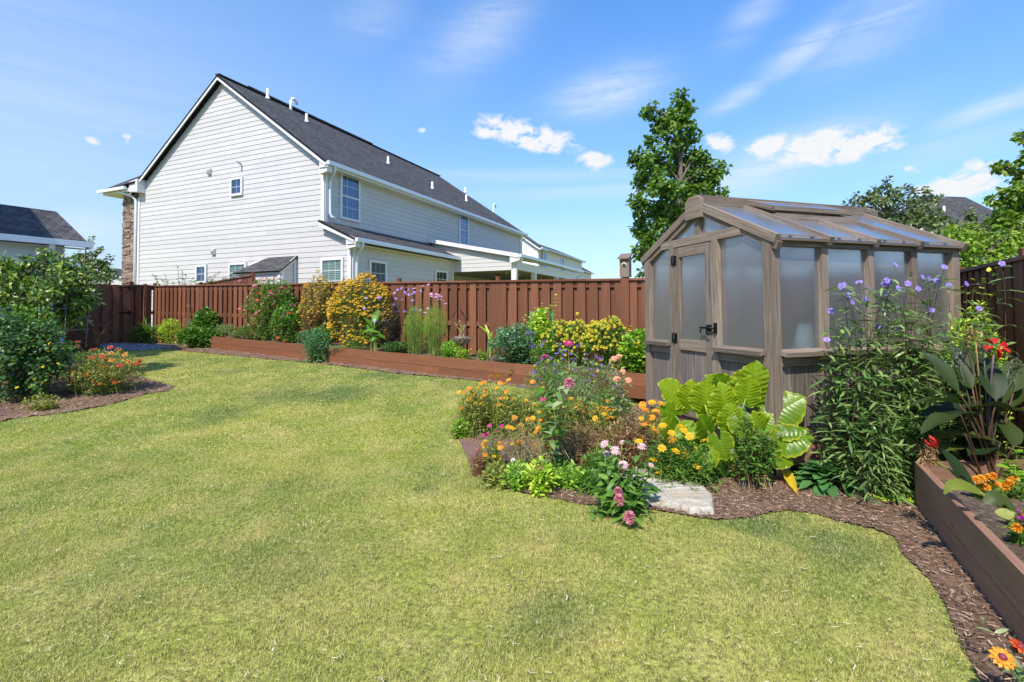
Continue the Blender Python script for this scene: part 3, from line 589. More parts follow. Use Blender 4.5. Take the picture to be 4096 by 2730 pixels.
for a0, z0, a1, z1 in ((-ov + .02, ze - .10, WD / 2, zr - .10), (WD + ov - .02, ze - .10, WD / 2, zr - .10)): mb.beam(H(a0, so_ + .02, z0), H(a1, so_ + .02, z1), .03, .14, (0, 0, 1))
mb.prism([H(-ov, so_ + .04, ze - .16), H(.02, so_ + .04, ze + .07), H(.02, so_ + .04, ze - .40), H(-ov, so_ + .04, ze - .34)], hr3 * .26)
for a in (-.045, WD + .045): mb.beam(gpt(a + (.09 if a < 0 else -.09), -.3 if a > 1 else 4.4, .03), gpt(a + (.09 if a < 0 else -.09), ze - .2, .03), .14, .03, hr3 * -1)
mb.beam(wpt(.07, 4.4, .03), wpt(.07, ze - .2, .03), .14, .03, hl3 * -1); mb.beam(wpt(LN - .07, 3.9, .03), wpt(LN - .07, ze - .2, .03), .14, .03, hl3 * -1)
mb.beam(gpt(-1.12, -.3, .032), gpt(-1.12, 3.62, .032), .15, .03, hr3 * -1); mb.beam(xpt(.08, -.3, .03), xpt(.08, 3.62, .03), .15, .03, hl3 * -1); mb.beam(xpt(6.52, -.3, .03), xpt(6.52, 3.6, .03), .12, .03, hl3 * -1)
mb.poly([H(-ov, so_, ze - .20), H(-ov, se_, ze - .20), H(0, se_, ze - .20), H(0, so_, ze - .20)]); mb.beam(H(-ov + .012, so_ + .05, ze - .10), H(-ov + .012, se_, ze - .10), .02, .2)
# rake trim of the low roof and its boxed end
mb.beam(H(-1.5, so_ + .02, 3.74), H(-.02, so_ + .02, 4.36), .03, .15, (0, 0, 1)); mb.prism([H(-1.53, so_ + .04, 3.70), H(-1.14, so_ + .04, 3.88), H(-1.14, so_ + .04, 3.46), H(-1.53, so_ + .04, 3.52)], hr3 * .26)
mb.poly([H(-1.5, so_, 3.62), H(-1.5, 7.1, 3.62), H(-1.19, 7.1, 3.62), H(-1.19, so_, 3.62)])
mb.build('trim', MT['white'], house)
mb = M(); slab(mb, [H(-1.53, so_, 3.80), H(-1.53, 7.2, 3.80), H(-.0, 7.2, 4.50), H(-.0, so_, 4.50)]); mb.build('low_roof', MT['roof'], house)
mb = M(); mb.beam(H(-ov - .055, so_ + .02, ze - .06), H(-ov - .055, se_, ze - .06), .11, .12); mb.beam(H(-ov - .09, so_ + .02, ze - .0), H(-ov - .09, se_, ze - .0), .03, .03); mb.build('gutter', MT['gutter'], house)
mb = M(); mb.beam(H(-1.585, so_ + .02, 3.74), H(-1.585, 7.15, 3.74), .11, .12); mb.beam(H(-1.62, so_ + .02, 3.80), H(-1.62, 7.15, 3.80), .03, .03); mb.build('gutter', MT['gutter'], house)
def downspout(pts, w=.075, name='downspout', root=None):
    mb = M(); mb.tube(pts, w / 1.6, 8); return mb.build(name, MT['gutter'], root or house)
downspout([H(-ov - .05, .10, ze - .1), H(-ov - .05, .10, ze - .24), H(-ov + .06, .16, ze - .36), H(-.09, .2, ze - .44), H(-.06, .2, ze - .6), H(-.06, .2, 4.8), H(-.1, .22, 4.68), H(-.2, .3, 4.62)])
downspout([H(-1.585, .08, 3.68), H(-1.585, .08, 3.56), H(-1.42, .14, 3.44), H(-1.27, .18, 3.34), H(-1.25, .18, 3.2), H(-1.25, .18, .3)])
downspout([H(-ov - .05, LN + .1, ze - .1), H(-ov - .05, LN + .1, ze - .25), H(-.05, LN + .06, ze - .5), H(-.05, LN + .06, 4.0)])
downspout([H(10.95, -.38, 6.60), H(10.9, -.38, 6.48), H(10.4, -.16, 6.30), H(10.26, -.1, 6.15), H(10.26, -.1, .3)], .08)
# front left eave: boxed return, hipped front roof and stone pier
mb = M(); mb.box((0, 0, 0), (0, 0, 0)) if False else None
mb.prism([H(9.75, -.34, 6.93), H(10.3, -.34, 6.86), H(10.3, -.34, 6.45), H(9.75, -.34, 6.40)], hr3 * .34)
mb.prism([H(10.28, -.36, 6.60), H(12.1, -.36, 6.60), H(12.1, -.36, 6.46), H(10.28, -.36, 6.46)], hr3 * 1.6)
mb.build('eave_return', MT['white'], house)
mb = M(); slab(mb, [H(12.2, -.42, 6.66), H(9.9, -.42, 6.80), H(9.45, .7, 7.75)], .05); slab(mb, [H(12.2, -.42, 6.66), H(9.45, .7, 7.75), H(9.45, 8, 7.75), H(12.2, 8, 6.66)], .05); mb.build('front_roof', MT['roof'], house)
mb = M(); mb.beam(H(12.25, -.46, 6.60), H(10.35, -.46, 6.60), .11, .12); mb.build('gutter', MT['gutter'], house)
mb = M(); z = -.2
while z < 6.45:
    hh = random.uniform(.05, .12); a = 10.30
    while a < 11.22:
        w = random.uniform(.15, .45); e = min(a + w, 11.25 + random.uniform(-.03, .03)); d = random.uniform(.0, .05)
        mb.beam(H((a + e) / 2, -.02 - d, z + hh / 2), H((a + e) / 2, 1.2, z + hh / 2), e - a - .008, hh - .008); a = e
    z += hh
mb.build('stone_pier', MT['stone'], house)
# windows
window(house, gpt, 4.00, 4.48, 5.84, 6.36, MT['glass_sky'], 2, 2, blind=MT['blind_dark'])
window(house, gpt, 5.92, 6.38, 2.62, 3.17, MT['glass_sky'], 2, 2, blind=MT['blind_dark'])
window(house, gpt, 3.75, 4.52, 2.0, 3.17, MT['glass'], 3, 4, blind=MT['blind'])
window(house, gpt, -.80, .0, 1.75, 3.14, MT['glass'], 3, 4, blind=MT['blind'])
window(house, wpt, .78, 1.64, 4.78, 6.30, MT['glass_sky'], 3, 4, True, blind=MT['blind_dark'])
window(house, wpt, 9.24, 10.02, 4.85, 6.28, MT['glass_sky'], 3, 4, True, blind=MT['blind_dark'])
window(house, xpt, .90, 1.68, 1.7, 3.12, MT['glass'], 3, 4, blind=MT['blind_dark'])
window(house, xpt, 5.10, 5.92, 2.2, 3.08, MT['glass'], 3, 3)
for a, z in ((5.76, 6.84), (5.48, 3.72)):
    mb = M(); mb.beam(gpt(a, z - .11, .05), gpt(a, z + .11, .05), .20, .07, hr3 * -1)
    for k in range(3): mb.beam(gpt(a - .08, z - .06 + k * .05, .10), gpt(a + .08, z - .06 + k * .05, .10), .03, .012, (0, 0, 1))
    mb.build('dryer_vent', MT['siding'], house)
mb = M(); mb.tube([gpt(4.12, 7.02, .04), gpt(4.22, 7.05, .07), gpt(4.02, 6.98, .08), gpt(3.98, 6.85, .05), gpt(3.99, 6.66, .04)], .012, 5); mb.build('cable_stub', MT['black'], house)
# bump-out
bo = M(); b0, b1, bd, zf, zt_ = 1.28, 3.30, .62, 2.78, 3.28
bo.prism([H(b0, -.01, .2), H(b0, -bd, .2), H(b0, -bd, zf), H(b0, -.01, zt_)], hl3 * (b1 - b0)); siding(bo, lambda u, z, d=0: H(u, -bd - d, z), .2, zf, lambda z: b0, lambda z: b1); siding(bo, lambda u, z, d=0: H(b0 - d, -u, z), .2, zt_, lambda z: 0, interp([(0, bd), (zf, bd), (zt_, .02)]))
bo.build('bump_out_wall', MT['siding'], house)
bo = M()
for u in (b0 + .05, b1 - .05): bo.beam(H(u, -bd - .035, .2), H(u, -bd - .035, zf), .11, .03, hr3)
bo.beam(H(b0, -bd - .036, zf - .02), H(b1, -bd - .036, zf - .02), .03, .12); bo.beam(H(b0 - .04, -bd - .1, zf - .03), H(b0 - .04, -.02, zt_ + .02), .03, .12); bo.beam(H(b0 - .035, -.06, .2), H(b0 - .035, -.06, zt_), .03, .1, hr3); bo.beam(H(b0 - .035, -bd + .03, .2), H(b0 - .035, -bd + .03, zf), .03, .11, hr3)
bo.build('bump_out_trim', MT['white'], house)
bo = M(); slab(bo, [H(b0 - .12, -bd - .16, zf + .02), H(b1 + .14, -bd - .16, zf + .02), H(b1 - .7, -.0, zt_ + .1), H(b0 - .12, -.0, zt_ + .1)], .04); slab(bo, [H(b1 + .14, -bd - .16, zf + .02), H(b1 + .14, -.0, zf + .02), H(b1 - .7, -.0, zt_ + .1)], .04); bo.build('bump_out_roof', MT['roof'], house)
# covered porch
s_p0 = 6.55; s_p1 = solve_s(2325, -4.45, 3.75)
mb = M(); slab(mb, [H(-4.5, s_p0 - .2, 3.80), H(-4.5, s_p1, 3.80), H(0, s_p1, 4.72), H(0, s_p0 - .2, 4.72)], .05); mb.build('porch_roof', MT['roof'], house)
mb = M(); mb.beam(H(-4.5, s_p0 - .22, 3.73), H(0, s_p0 - .22, 4.64), .03, .17); mb.beam(H(-4.16, s_p0, 3.36), H(-4.16, s_p1 - .25, 3.36), .16, .34); mb.prism([H(-4.52, s_p0 - .2, 3.70), H(-4.08, s_p0 - .2, 3.80), H(-4.08, s_p0 - .2, 3.44), H(-4.52, s_p0 - .2, 3.54)], hr3 * .2)
mb.poly([H(-4.5, s_p0 - .2, 3.66), H(-4.5, s_p1, 3.66), H(-4.16, s_p1, 3.66), H(-4.16, s_p0 - .2, 3.66)]); mb.build('porch_trim', MT['white'], house)
mb = M(); mb.prism([H(-4.1, s_p0, 3.16), H(-4.1, s_p0, 3.74), H(-.1, s_p0, 4.58), H(-.1, s_p0, 3.16)], hr3 * .1); siding(mb, lambda u, z, d=0: H(u, s_p0 - d, z), 3.16, 4.55, interp([(3.0, -4.1), (3.72, -4.1), (4.56, -.1)]), lambda z: -.1); mb.build('porch_gable', MT['siding'], house)
mb = M(); mb.poly([H(-4.2, s_p0, 3.20), H(-4.2, s_p1 - .2, 3.20), H(0, s_p1 - .2, 3.20), H(0, s_p0, 3.20)]); mb.build('porch_ceiling', MT['ceil'], house)
mb = M(); mb.beam(H(-4.56, s_p0 - .2, 3.74), H(-4.56, s_p1, 3.74), .11, .12); mb.build('gutter', MT['gutter'], house)
for px in (2022, 2136, 2225, 2290):
    s = solve_s(px, -4.16, 3.) if px > 2030 else s_p0 + .1; mb = M(); mb.beam(H(-4.16, s, .3), H(-4.16, s, 3.2), .2, .2, hl3); mb.build('porch_column', MT['white'], house)
downspout([H(-4.56, s_p0 - .02, 3.68), H(-4.56, s_p0 - .02, 3.58), H(-4.4, s_p0 + .0, 3.46), H(-4.3, s_p0 + .05, 3.38), H(-4.3, s_p0 + .05, .5)])
downspout([H(-4.56, s_p1 - .1, 3.68), H(-4.5, s_p1 - .1, 3.5), H(-4.26, s_p1 - .15, 3.4), H(-4.26, s_p1 - .15, .5)])
mb = M(); mb.prism([H(-3.6, s_p1 - .1, .3), H(-3.6, s_p1 - .1, 2.9), H(-.1, s_p1 - .1, 2.9), H(-.1, s_p1 - .1, .3)], hr3 * .1); mb.build('porch_screen_wall', MT['siding'], house)
def fan(px, py, a, lab):
    s = solve_s(px, a, 3.0); c = H(a, s, 0); f = thing('ceiling_fan', lab, 'ceiling fan', (c[0], c[1], 3.19), 'ceiling fans under the porch roof')
    c = c[:2]; mb = M(); mb.tube([(c[0], c[1], z) for z in (3.19, 3.14, 3.13, 2.98, 2.96, 2.88, 2.80, 2.76, 2.74)], [.07, .06, .018, .018, .08, .13, .13, .08, .03], 12); mb.build('motor', MT['fanm'], f)
    for k in range(5):
        an = k * 2 * math.pi / 5 + .4; d = np.array([math.cos(an), math.sin(an), 0]); q = np.array([-d[1], d[0], 0]); p = np.array([c[0], c[1], 2.82])
        mb = M(); mb.prism([p + d * .12 - q * .02, p + d * .25 - q * .06, p + d * .68 - q * .075, p + d * .7 + q * .06, p + d * .25 + q * .06, p + d * .12 + q * .02], (0, 0, .012)); mb.build('blade', MT['fanm'], f)
fan(1993, 1087, -2.3, 'dark bronze ceiling fan nearest the porch corner column'); fan(2096, 1100, -2.3, 'dark ceiling fan deeper under the porch roof')
for i in range(6):
    s = s_p0 + 1 + i * 1.5; mb = M(); c = H(-3.4, s, 3.19); mb.tube([c, c - (0, 0, .02), c - (0, 0, .10)], [.02, .02, .035], 8); o = mb.build('porch_bulb', MT['white'], None, c)
    tag(o, ('first', 'second', 'third', 'fourth', 'fifth', 'last')[i] + ' small white bulb from the porch corner column, under the porch ceiling', 'light bulb', 'bulbs under the porch ceiling')

# ---- white house further along
def simple_house(root, org, du, dv, wd, ln, ze_, zp_, wall, ov=.35, hip=False):
    P = lambda a, s, z: np.array([*(org + du * a + dv * s), z]); rk = (zp_ - ze_) / (wd / 2); dv3 = np.array([*dv, 0.]); du3 = np.array([*du, 0.])
    mb = M(); mb.prism([P(0, 0, -.2), P(0, 0, ze_), P(wd / 2, 0, zp_), P(wd, 0, ze_), P(wd, 0, -.2)], dv3 * ln)
    siding(mb, lambda u, z, d=0: P(u, -d, z), 0, zp_ - .05, interp([(0, 0), (ze_, 0), (zp_, wd / 2)]), interp([(0, wd), (ze_, wd), (zp_, wd / 2)]), .2); siding(mb, lambda u, z, d=0: P(-d, u, z), 0, ze_ - .05, lambda z: 0, lambda z: ln, .2)
    mb.build('wall', wall, root); zr_ = zp_ + .12; z_ = zr_ - rk * (wd / 2 + ov)
    mb = M(); slab(mb, [P(-ov, -.3, z_), P(-ov, ln + .3, z_), P(wd / 2, ln + .3, zr_), P(wd / 2, -.3, zr_)], .08); slab(mb, [P(wd + ov, ln + .3, z_), P(wd + ov, -.3, z_), P(wd / 2, -.3, zr_), P(wd / 2, ln + .3, zr_)], .08); mb.build('roof', MT['roof'], root)
    mb = M(); mb.beam(P(-ov, -.28, z_ - .12), P(wd / 2, -.28, zr_ - .12), .04, .2); mb.beam(P(wd + ov, -.28, z_ - .12), P(wd / 2, -.28, zr_ - .12), .04, .2); mb.beam(P(-ov - .06, -.3, z_ - .08), P(-ov - .06, ln + .3, z_ - .08), .12, .13)
    mb.poly([P(-ov, -.3, z_ - .2), P(-ov, ln + .3, z_ - .2), P(0, ln + .3, z_ - .2), P(0, -.3, z_ - .2)]); mb.beam(P(-.03, -.03, 0), P(-.03, -.03, z_ - .2), .16, .16, dv3); mb.build('trim', MT['white'], root)
    return P
o2 = at(2157, 1100, 46)[:2]; h2 = thing('white_house', 'white lap-sided house farther along, showing past the end of the grey house', 'house', (*o2, .8))
P2 = simple_house(h2, o2, hl, hr, 7.0, 14.5, hgt(2165, 990, 46), hgt(2165, 990, 46) + 1.5, MT['siding_w'])
simple_house(h2, o2 - hr * .4, hl, hr, 10.0, 1.3, hgt(2165, 990, 46), hgt(2165, 990, 46) + 3.6, MT['siding_w'])
window(h2, lambda u, z, d=0: P2(-d, u, z), .9, 1.8, 5.3, 6.9, MT['glass_sky'], 3, 4, True, MT['blind_dark']); window(h2, lambda u, z, d=0: P2(-d, u, z), 6.5, 7.3, 5.3, 6.9, MT['glass_sky'], 3, 4, True, MT['blind_dark'])
o3 = at(2288, 1150, 66)[:2]; h3 = thing('white_house', 'farthest white house, only its gable tip and eave showing beyond the porch roof', 'house', (*o3, .8))
simple_house(h3, o3, hl, hr, 5.0, 10, hgt(2290, 1072, 66), hgt(2290, 1072, 66) + 1.4, MT['siding_w'])
# ---- distant houses on the right and left edges
o4 = at(3700, 1150, 40)[:2]; h4 = thing('distant_house', 'grey shingled hip roof of a distant house seen over the bushes at right', 'house', (*o4, .5))
du4 = np.array([1., .15]); du4 /= np.linalg.norm(du4); dv4 = np.array([-du4[1], du4[0]]); z4 = hgt(3700, 1000, 40)
Q = lambda a, s, z: np.array([*(o4 + du4 * a + dv4 * s), z]); mb = M(); mb.prism([Q(0, 0, 0), Q(0, 0, z4), Q(14, 0, z4), Q(14, 0, 0)], np.array([*dv4, 0]) * 9); mb.build('wall', MT['siding_w'], h4)
mb = M(); zt4 = hgt(4096, 770, 44); slab(mb, [Q(-.4, -.4, z4), Q(14.4, -.4, z4), Q(9.6, 4.5, zt4), Q(5.0, 4.5, zt4)], .1); slab(mb, [Q(-.4, 9.4, z4), Q(-.4, -.4, z4), Q(5.0, 4.5, zt4)], .1); slab(mb, [Q(14.4, -.4, z4), Q(14.4, 9.4, z4), Q(9.6, 4.5, zt4)], .1); slab(mb, [Q(14.4, 9.4, z4), Q(-.4, 9.4, z4), Q(5.0, 4.5, zt4), Q(9.6, 4.5, zt4)], .1); r4 = mb.build('roof', MT['roof'], h4)
for a, s in ((3.2, 2.2), (5.5, 3.0)):
    z = z4 + (zt4 - z4) * (s + .4) / 4.9; mb = M(); mb.tube([Q(a, s, z - .2), Q(a, s, z + .45)], .1, 8); mb.build('vent_pipe', MT['white'], r4)
o5 = at(3735, 1150, 34)[:2]; h5 = thing('distant_house', 'brown walled distant house with a white rake board, beside the trees right of the greenhouse', 'house', (*o5, .5))
simple_house(h5, o5, np.array([-.9, .436]), np.array([.436, .9]), 7.0, 6, hgt(3735, 905, 34) - .5, hgt(3735, 905, 34) + 1.3, plain('tan_siding', (.30, .25, .20), .7))
o6 = at(560, 1150, 44)[:2]; h6 = thing('distant_house', 'far grey shingled roof seen between the small tree and the stone pier', 'house', (*o6, .5))
simple_house(h6, o6, np.array([-1., 0.05]), np.array([.05, 1.]), 9.0, 9, hgt(500, 1130, 44) , hgt(480, 1077, 46), MT['siding'])
# ---- low outbuilding on the left
E0 = at(357, 978, 10.5)[:2]; gr = -SD; gl_ = np.array([-.875, .484])
ob = thing('outbuilding', 'low white outbuilding with dark shingle roof at the left edge', 'outbuilding', (*E0, .35))
P = lambda a, s, z: np.array([*(E0 + gl_ * a + gr * s), z]); ze6 = hgt(357, 978, 10.5) + .02
mb = M(); mb.prism([P(.32, -.3, .1), P(.32, -.3, ze6 - .05), P(1.65, -.3, ze6 + .62), P(5.0, -.3, ze6 - .1), P(5.0, -.3, .1)], np.array([*gr, 0]) * -9)
siding(mb, lambda u, z, d=0: P(.32 - d, -u, z), .1, ze6 - .05, lambda z: .3, lambda z: 9.3, .2); mb.build('wall', MT['ob'], ob)
mb = M(); slab(mb, [P(0, 0, ze6), P(0, -9.6, ze6), P(1.65, -9.6, ze6 + .84), P(1.65, 0, ze6 + .84)], .06); slab(mb, [P(5.3, -9.6, ze6), P(5.3, 0, ze6), P(1.65, 0, ze6 + .84), P(1.65, -9.6, ze6 + .84)], .06); mb.build('roof', MT['roof'], ob)  # unseen far slope lengthened so that its shadow reaches the gate
mb = M(); mb.beam(P(-.055, .03, ze6 - .04), P(-.055, -9.6, ze6 - .04), .11, .12); mb.beam(P(.0, .0, ze6 - .08), P(1.65, .0, ze6 + .75), .03, .13); mb.poly([P(0, 0, ze6 - .12), P(0, -9.6, ze6 - .12), P(.32, -9.6, ze6 - .12), P(.32, 0, ze6 - .12)]); mb.build('gutter', MT['gutter'], ob)
mb = M(); mb.tube([P(-.05, -.62, ze6 - .1), P(-.04, -.62, ze6 - .22), P(.12, -.62, ze6 - .32), P(.26, -.62, ze6 - .4), P(.28, -.62, .3)], .05, 8); mb.build('downspout', MT['gutter'], ob)
# the photographer's own house stands outside the frame, at the left; only its shadow enters
K = np.array([-10.42, 5.89]); oh = thing('own_house', 'two-storey house outside the left edge whose shadow falls on the outbuilding roof', 'house', (*K, 0))
kd = np.array([-.58, .81]); q = lambda v, z: np.array([*(K + v), z]); fo_ = [np.zeros(2), kd * 7, kd * 7 + (-5, -3), -gr * 5 + gl_ * 6, -gr * 7]
mb = M(); mb.prism([q(v, -.2) for v in fo_], (0, 0, 7.4)); mb.build('wall', MT['siding_w'], oh); mb = M(); mb.prism([q(v * 1.0, 7.2) for v in fo_], (0, 0, .4)); mb.build('roof', MT['roof'], oh)

# ================================================================== GREENHOUSE
GS = .9; gc = np.array([2.4412, 4.6964]) * GS; gph = .30307; gu = np.array([-math.sin(gph), math.cos(gph)]); gv = np.array([math.cos(gph), math.sin(gph)])
def GZ(z): return CZ + (z - CZ) * GS
GW = 2.024 * GS; GL = 2.44 * GS
def g3(a, s, z): p = gc + gu * a + gv * s; return np.array([p[0], p[1], z])
gu3 = np.array([*gu, 0.]); gv3 = np.array([*gv, 0.]); FNn = -gv3; RNn = -gu3          # outward of door face, of long face
zbot, zbase, zsill, zbeam = GZ(-.032), GZ(.176), GZ(1.029), GZ(2.041); ztop = zbeam + .10; zridge = GZ(2.635)
gh = thing('greenhouse', 'weathered cedar greenhouse with hazy twin-wall panels and gabled roof', 'greenhouse', g3(GW / 2, GL / 2, zbot))
cw = MT['cedar']; mb = M()
for p, q_ in ((g3(.0, .0, 0), g3(GW, .0, 0)), (g3(0, 0, 0), g3(0, GL, 0)), (g3(GW, 0, 0), g3(GW, GL, 0)), (g3(0, GL, 0), g3(GW, GL, 0))):
    ins_ = nrm(g3(GW / 2, GL / 2, 0) - (p + q_) / 2) * .0; mb.beam(p + (0, 0, (zbot + zbase) / 2) + ins_, q_ + (0, 0, (zbot + zbase) / 2) + ins_, .045, zbase - zbot)
mb.build('base_board', MT['stain_old'], gh)
PW = .075
def gpost(a, s, z0, z1, w=PW, t=PW, dirn=RNn, off=0, name='post'): mb = M(); o = dirn * off; mb.beam(g3(a, s, z0) + o, g3(a, s, z1) + o, w, t, dirn); mb.build(name, cw, gh)
bays = [GL * i / 4 for i in range(5)]
gpost(.0, .0, zbase, ztop - .02, .095, .095); gpost(GW, 0, zbase, ztop - .02, .095, .095); gpost(0, GL, zbase, ztop - .02, .095, .095); gpost(GW, GL, zbase, ztop - .02, .095, .095)
for s in bays[1:4]: gpost(0, s, zbase, ztop - .03); gpost(GW, s, zbase, ztop - .03)
mb = M()
for a in (0, GW): o = RNn * (.012 if a == 0 else -.012); mb.beam(g3(a, -.04, zbeam + .045) + o, g3(a, GL + .05, zbeam + .045) + o, .06, .10)
mb.build('eave_beam', cw, gh)
# boards below the sills
def boards(p0, p1, z0, z1, nout, w=.12):
    mb = M(); L = np.linalg.norm(p1 - p0); n = int(round(L / w)); d = (p1 - p0) / n
    for i in range(n): c = p0 + d * (i + .5); mb.beam(c + (0, 0, z0), c + (0, 0, z1), L / n - .003, .02 + .003 * random.random(), nout)
    return mb
Z0 = lambda p: np.array([p[0], p[1], 0.])
dz0, dz1 = GW * .275, GW * .275 + 0; jl, jr = GW - .50, .66                   # door jambs, measured along the front from the corner post
boards(Z0(g3(.05, .0, 0)), Z0(g3(jr - .06, 0, 0)), zbase, zsill, FNn).build('lower_boards', MT['cedar2'], gh)
boards(Z0(g3(jl + .03, .0, 0)), Z0(g3(GW - .05, 0, 0)), zbase, zsill, FNn).build('lower_boards', MT['cedar2'], gh)
boards(Z0(g3(0, .05, 0)), Z0(g3(0, GL - .05, 0)), zbase, zsill, RNn).build('lower_boards', MT['cedar2'], gh)
boards(Z0(g3(GW, .05, 0)), Z0(g3(GW, GL - .05, 0)), zbase, zsill, -RNn).build('lower_boards', MT['cedar2'], gh)
boards(Z0(g3(0.05, GL, 0)), Z0(g3(GW - .05, GL, 0)), zbase, zsill, -FNn).build('lower_boards', MT['cedar2'], gh)
mb = M(); mb.beam(g3(0, .05, zbase + .045) + RNn * .02, g3(0, GL, zbase + .045) + RNn * .02, .03, .09); mb.beam(g3(.05, 0, zbase + .045) + FNn * .02, g3(jr - .06, 0, zbase + .045) + FNn * .02, .03, .09); mb.beam(g3(jl + .02, 0, zbase + .045) + FNn * .02, g3(GW, 0, zbase + .045) + FNn * .02, .03, .09)
mb.beam(g3(0, .05, zsill - .075) + RNn * .02, g3(0, GL - .04, zsill - .075) + RNn * .02, .03, .08); mb.beam(g3(.05, 0, zsill - .075) + FNn * .02, g3(jr - .05, 0, zsill - .075) + FNn * .02, .03, .08); mb.beam(g3(jl + .03, 0, zsill - .075) + FNn * .02, g3(GW - .05, 0, zsill - .075) + FNn * .02, .03, .08)
mb.build('skirt_rail', cw, gh)
for a0, a1 in ((.03, jr - .03), (jl + .02, GW - .01)): mb = M(); mb.beam(g3(a0, 0, zsill + .0) + FNn * .055, g3(a1, 0, zsill + .0) + FNn * .055, .115, .038, (0, 0, 1) + FNn * .18); mb.build('sill', cw, gh)
mb = M(); mb.beam(g3(0, .03, zsill) + RNn * .055, g3(0, GL + .02, zsill) + RNn * .055, .115, .038, (0, 0, 1) + RNn * .18); mb.build('sill', cw, gh)
mb = M(); mb.beam(g3(GW, .03, zsill) - RNn * .055, g3(GW, GL + .02, zsill) - RNn * .055, .115, .038, (0, 0, 1) - RNn * .18); mb.build('sill', cw, gh)
# roof line of the front: z of panel underside as a function of a
rise = (zridge - ztop) / (GW / 2); roofz = lambda a: ztop - .0 + rise * min(a, GW - a)
zhead = GZ(2.235)
def pane(pts, name='panel', parent=gh, uvw=None, back=None):
    P_ = np.array(pts, float); e = nrm(P_[1] - P_[0]); n = nrm(np.cross(P_[1] - P_[0], P_[2] - P_[1])); q = np.cross(n, e); uv = np.stack([(P_ - P_[0]) @ q, (P_ - P_[0]) @ e], 1)
    mb = M(); mb.add(P_, [list(range(len(P_)))], 0, .5, np.array([uv])); return mb.build(name, MT['polyr'] if name in ('roof_panel', 'hatch_panel') else MT['poly'], parent)
for i in range(4):
    for a in (0, GW): s0, s1 = bays[i] + .035, bays[i + 1] - .035; pane([g3(a, s0, zsill), g3(a, s1, zsill), g3(a, s1, zbeam), g3(a, s0, zbeam)], 'wall_panel')
def gable_panel(a0, a1, s, nm='wall_panel', z0=zsill):
    k = [a0] + ([GW / 2] if a0 < GW / 2 < a1 else []) + [a1]; pane([g3(a0, s, z0), g3(a1, s, z0)] + [g3(a, s, roofz(a) - .02) for a in k[::-1]], nm)
gable_panel(.04, jr - .05, .0); gable_panel(jl + .03, GW - .04, .0); gable_panel(.04, GW - .04, GL)
gable_panel(.42, GW / 2 - .035, .0, 'gable_panel', zhead + .02); gable_panel(GW / 2 + .035, GW - .42, .0, 'gable_panel', zhead + .02)
for s in (.0, GL): gpost(GW / 2, s, zhead + .02 if s == 0 else zsill, zridge - .05, .07, .06, FNn, .012, 'king_post')
for s, f in ((0, 1), (GL, -1)):
    mb = M(); mb.beam(g3(.33 * .9, s, zhead) + FNn * .03 * f, g3(GW - .33 * .9, s, zhead) + FNn * .03 * f, .045, .085); mb.build('header', cw, gh)
gpost(GW * .52, GL, zbase, zhead, .06, .05, -FNn, .0, 'stud')
# jambs
for a in (jr - .02, jl + .0):
    mb = M(); mb.beam(g3(a, 0, zbase) + FNn * .03, g3(a, 0, zhead - .02) + FNn * .03, .075, .055, FNn); mb.build('door_jamb', cw, gh)
# rafters and ridge
ovh = .105
def rafter(s, w=.05, h=.075, lift=-.006, cut=(0, 1), nm='rafter', side=(0, 1), drop=0.0):
    for k in side:
        a0 = -ovh; a1 = GW / 2
        A_ = [a0 + (a1 - a0) * cut[0], a0 + (a1 - a0) * cut[1]]; f = (lambda a: a) if k == 0 else (lambda a: GW - a)
        z = lambda a: ztop + rise * a + lift - drop
        mb = M(); mb.beam(g3(f(A_[0]), s, z(A_[0])), g3(f(A_[1] - .02), s, z(A_[1] - .02)), w, h, (0, 0, 1)); mb.build(nm, cw, gh)
for i, s in enumerate(bays):
    if i in (0, 4): s = s + (-.035 if i == 0 else .035)
    rafter(s, cut=(0, 1) if i not in (2,) else (0, .60), side=(0,)); rafter(s, side=(1,))
rafter(-.015, .05, .07, -.065, nm='rake_board', side=(0, 1))
mb = M(); mb.beam(g3(GW / 2, -.06, zridge + .03), g3(GW / 2, GL + .06, zridge + .03), .045, .13); mb.build('ridge_beam', cw, gh)
for s in (-.085, GL + .085): mb = M(); o = g3(GW / 2, s, zridge - .0); f = FNn; mb.prism([o + gu3 * a + (0, 0, z) for a, z in ((-.12, -.15), (.12, -.15), (.12, .035), (.06, .075), (-.06, .075), (-.12, .035))], gv3 * .04); mb.build('ridge_cap', cw, gh)
# roof panels, one bay each and a hatch in the two middle bays on the near slope
def rp(s0, s1, t0, t1, k, nm='roof_panel', dz=.0):
    a0 = -.085; L_ = GW / 2 - a0; A_ = (a0 + L_ * t0, a0 + L_ * t1); f = (lambda a: a) if k == 0 else (lambda a: GW - a); z = lambda a: ztop + rise * a + dz
    pane([g3(f(A_[0]), s0, z(A_[0])), g3(f(A_[0]), s1, z(A_[0])), g3(f(A_[1]), s1, z(A_[1])), g3(f(A_[1]), s0, z(A_[1]))], nm)
for i in range(4):
    s0, s1 = bays[i] + (.0 if i else -.04), bays[i + 1] + (.04 if i == 3 else 0)
    rp(s0, s1, 0, 1.0 if i in (0, 3) else .58, 0); rp(s0, s1, 0, 1, 1)
mb = M(); f0, f1 = bays[1] + .04, bays[3] - .04
def sl(a, s, dz): return g3(a, s, ztop + rise * a + dz)
aH0, aH1 = GW * .30, GW / 2 - .02
for A_, B_ in (((aH0, f0, .10), (aH0, f1, .10)), ((aH1, f0, .06), (aH1, f1, .06)), ((aH0, f0, .10), (aH1, f0, .06)), ((aH0, f1, .10), (aH1, f1, .06)), ((aH0, (f0 + f1) / 2, .10), (aH1, (f0 + f1) / 2, .06))): mb.beam(sl(*A_), sl(*B_), .04, .045)
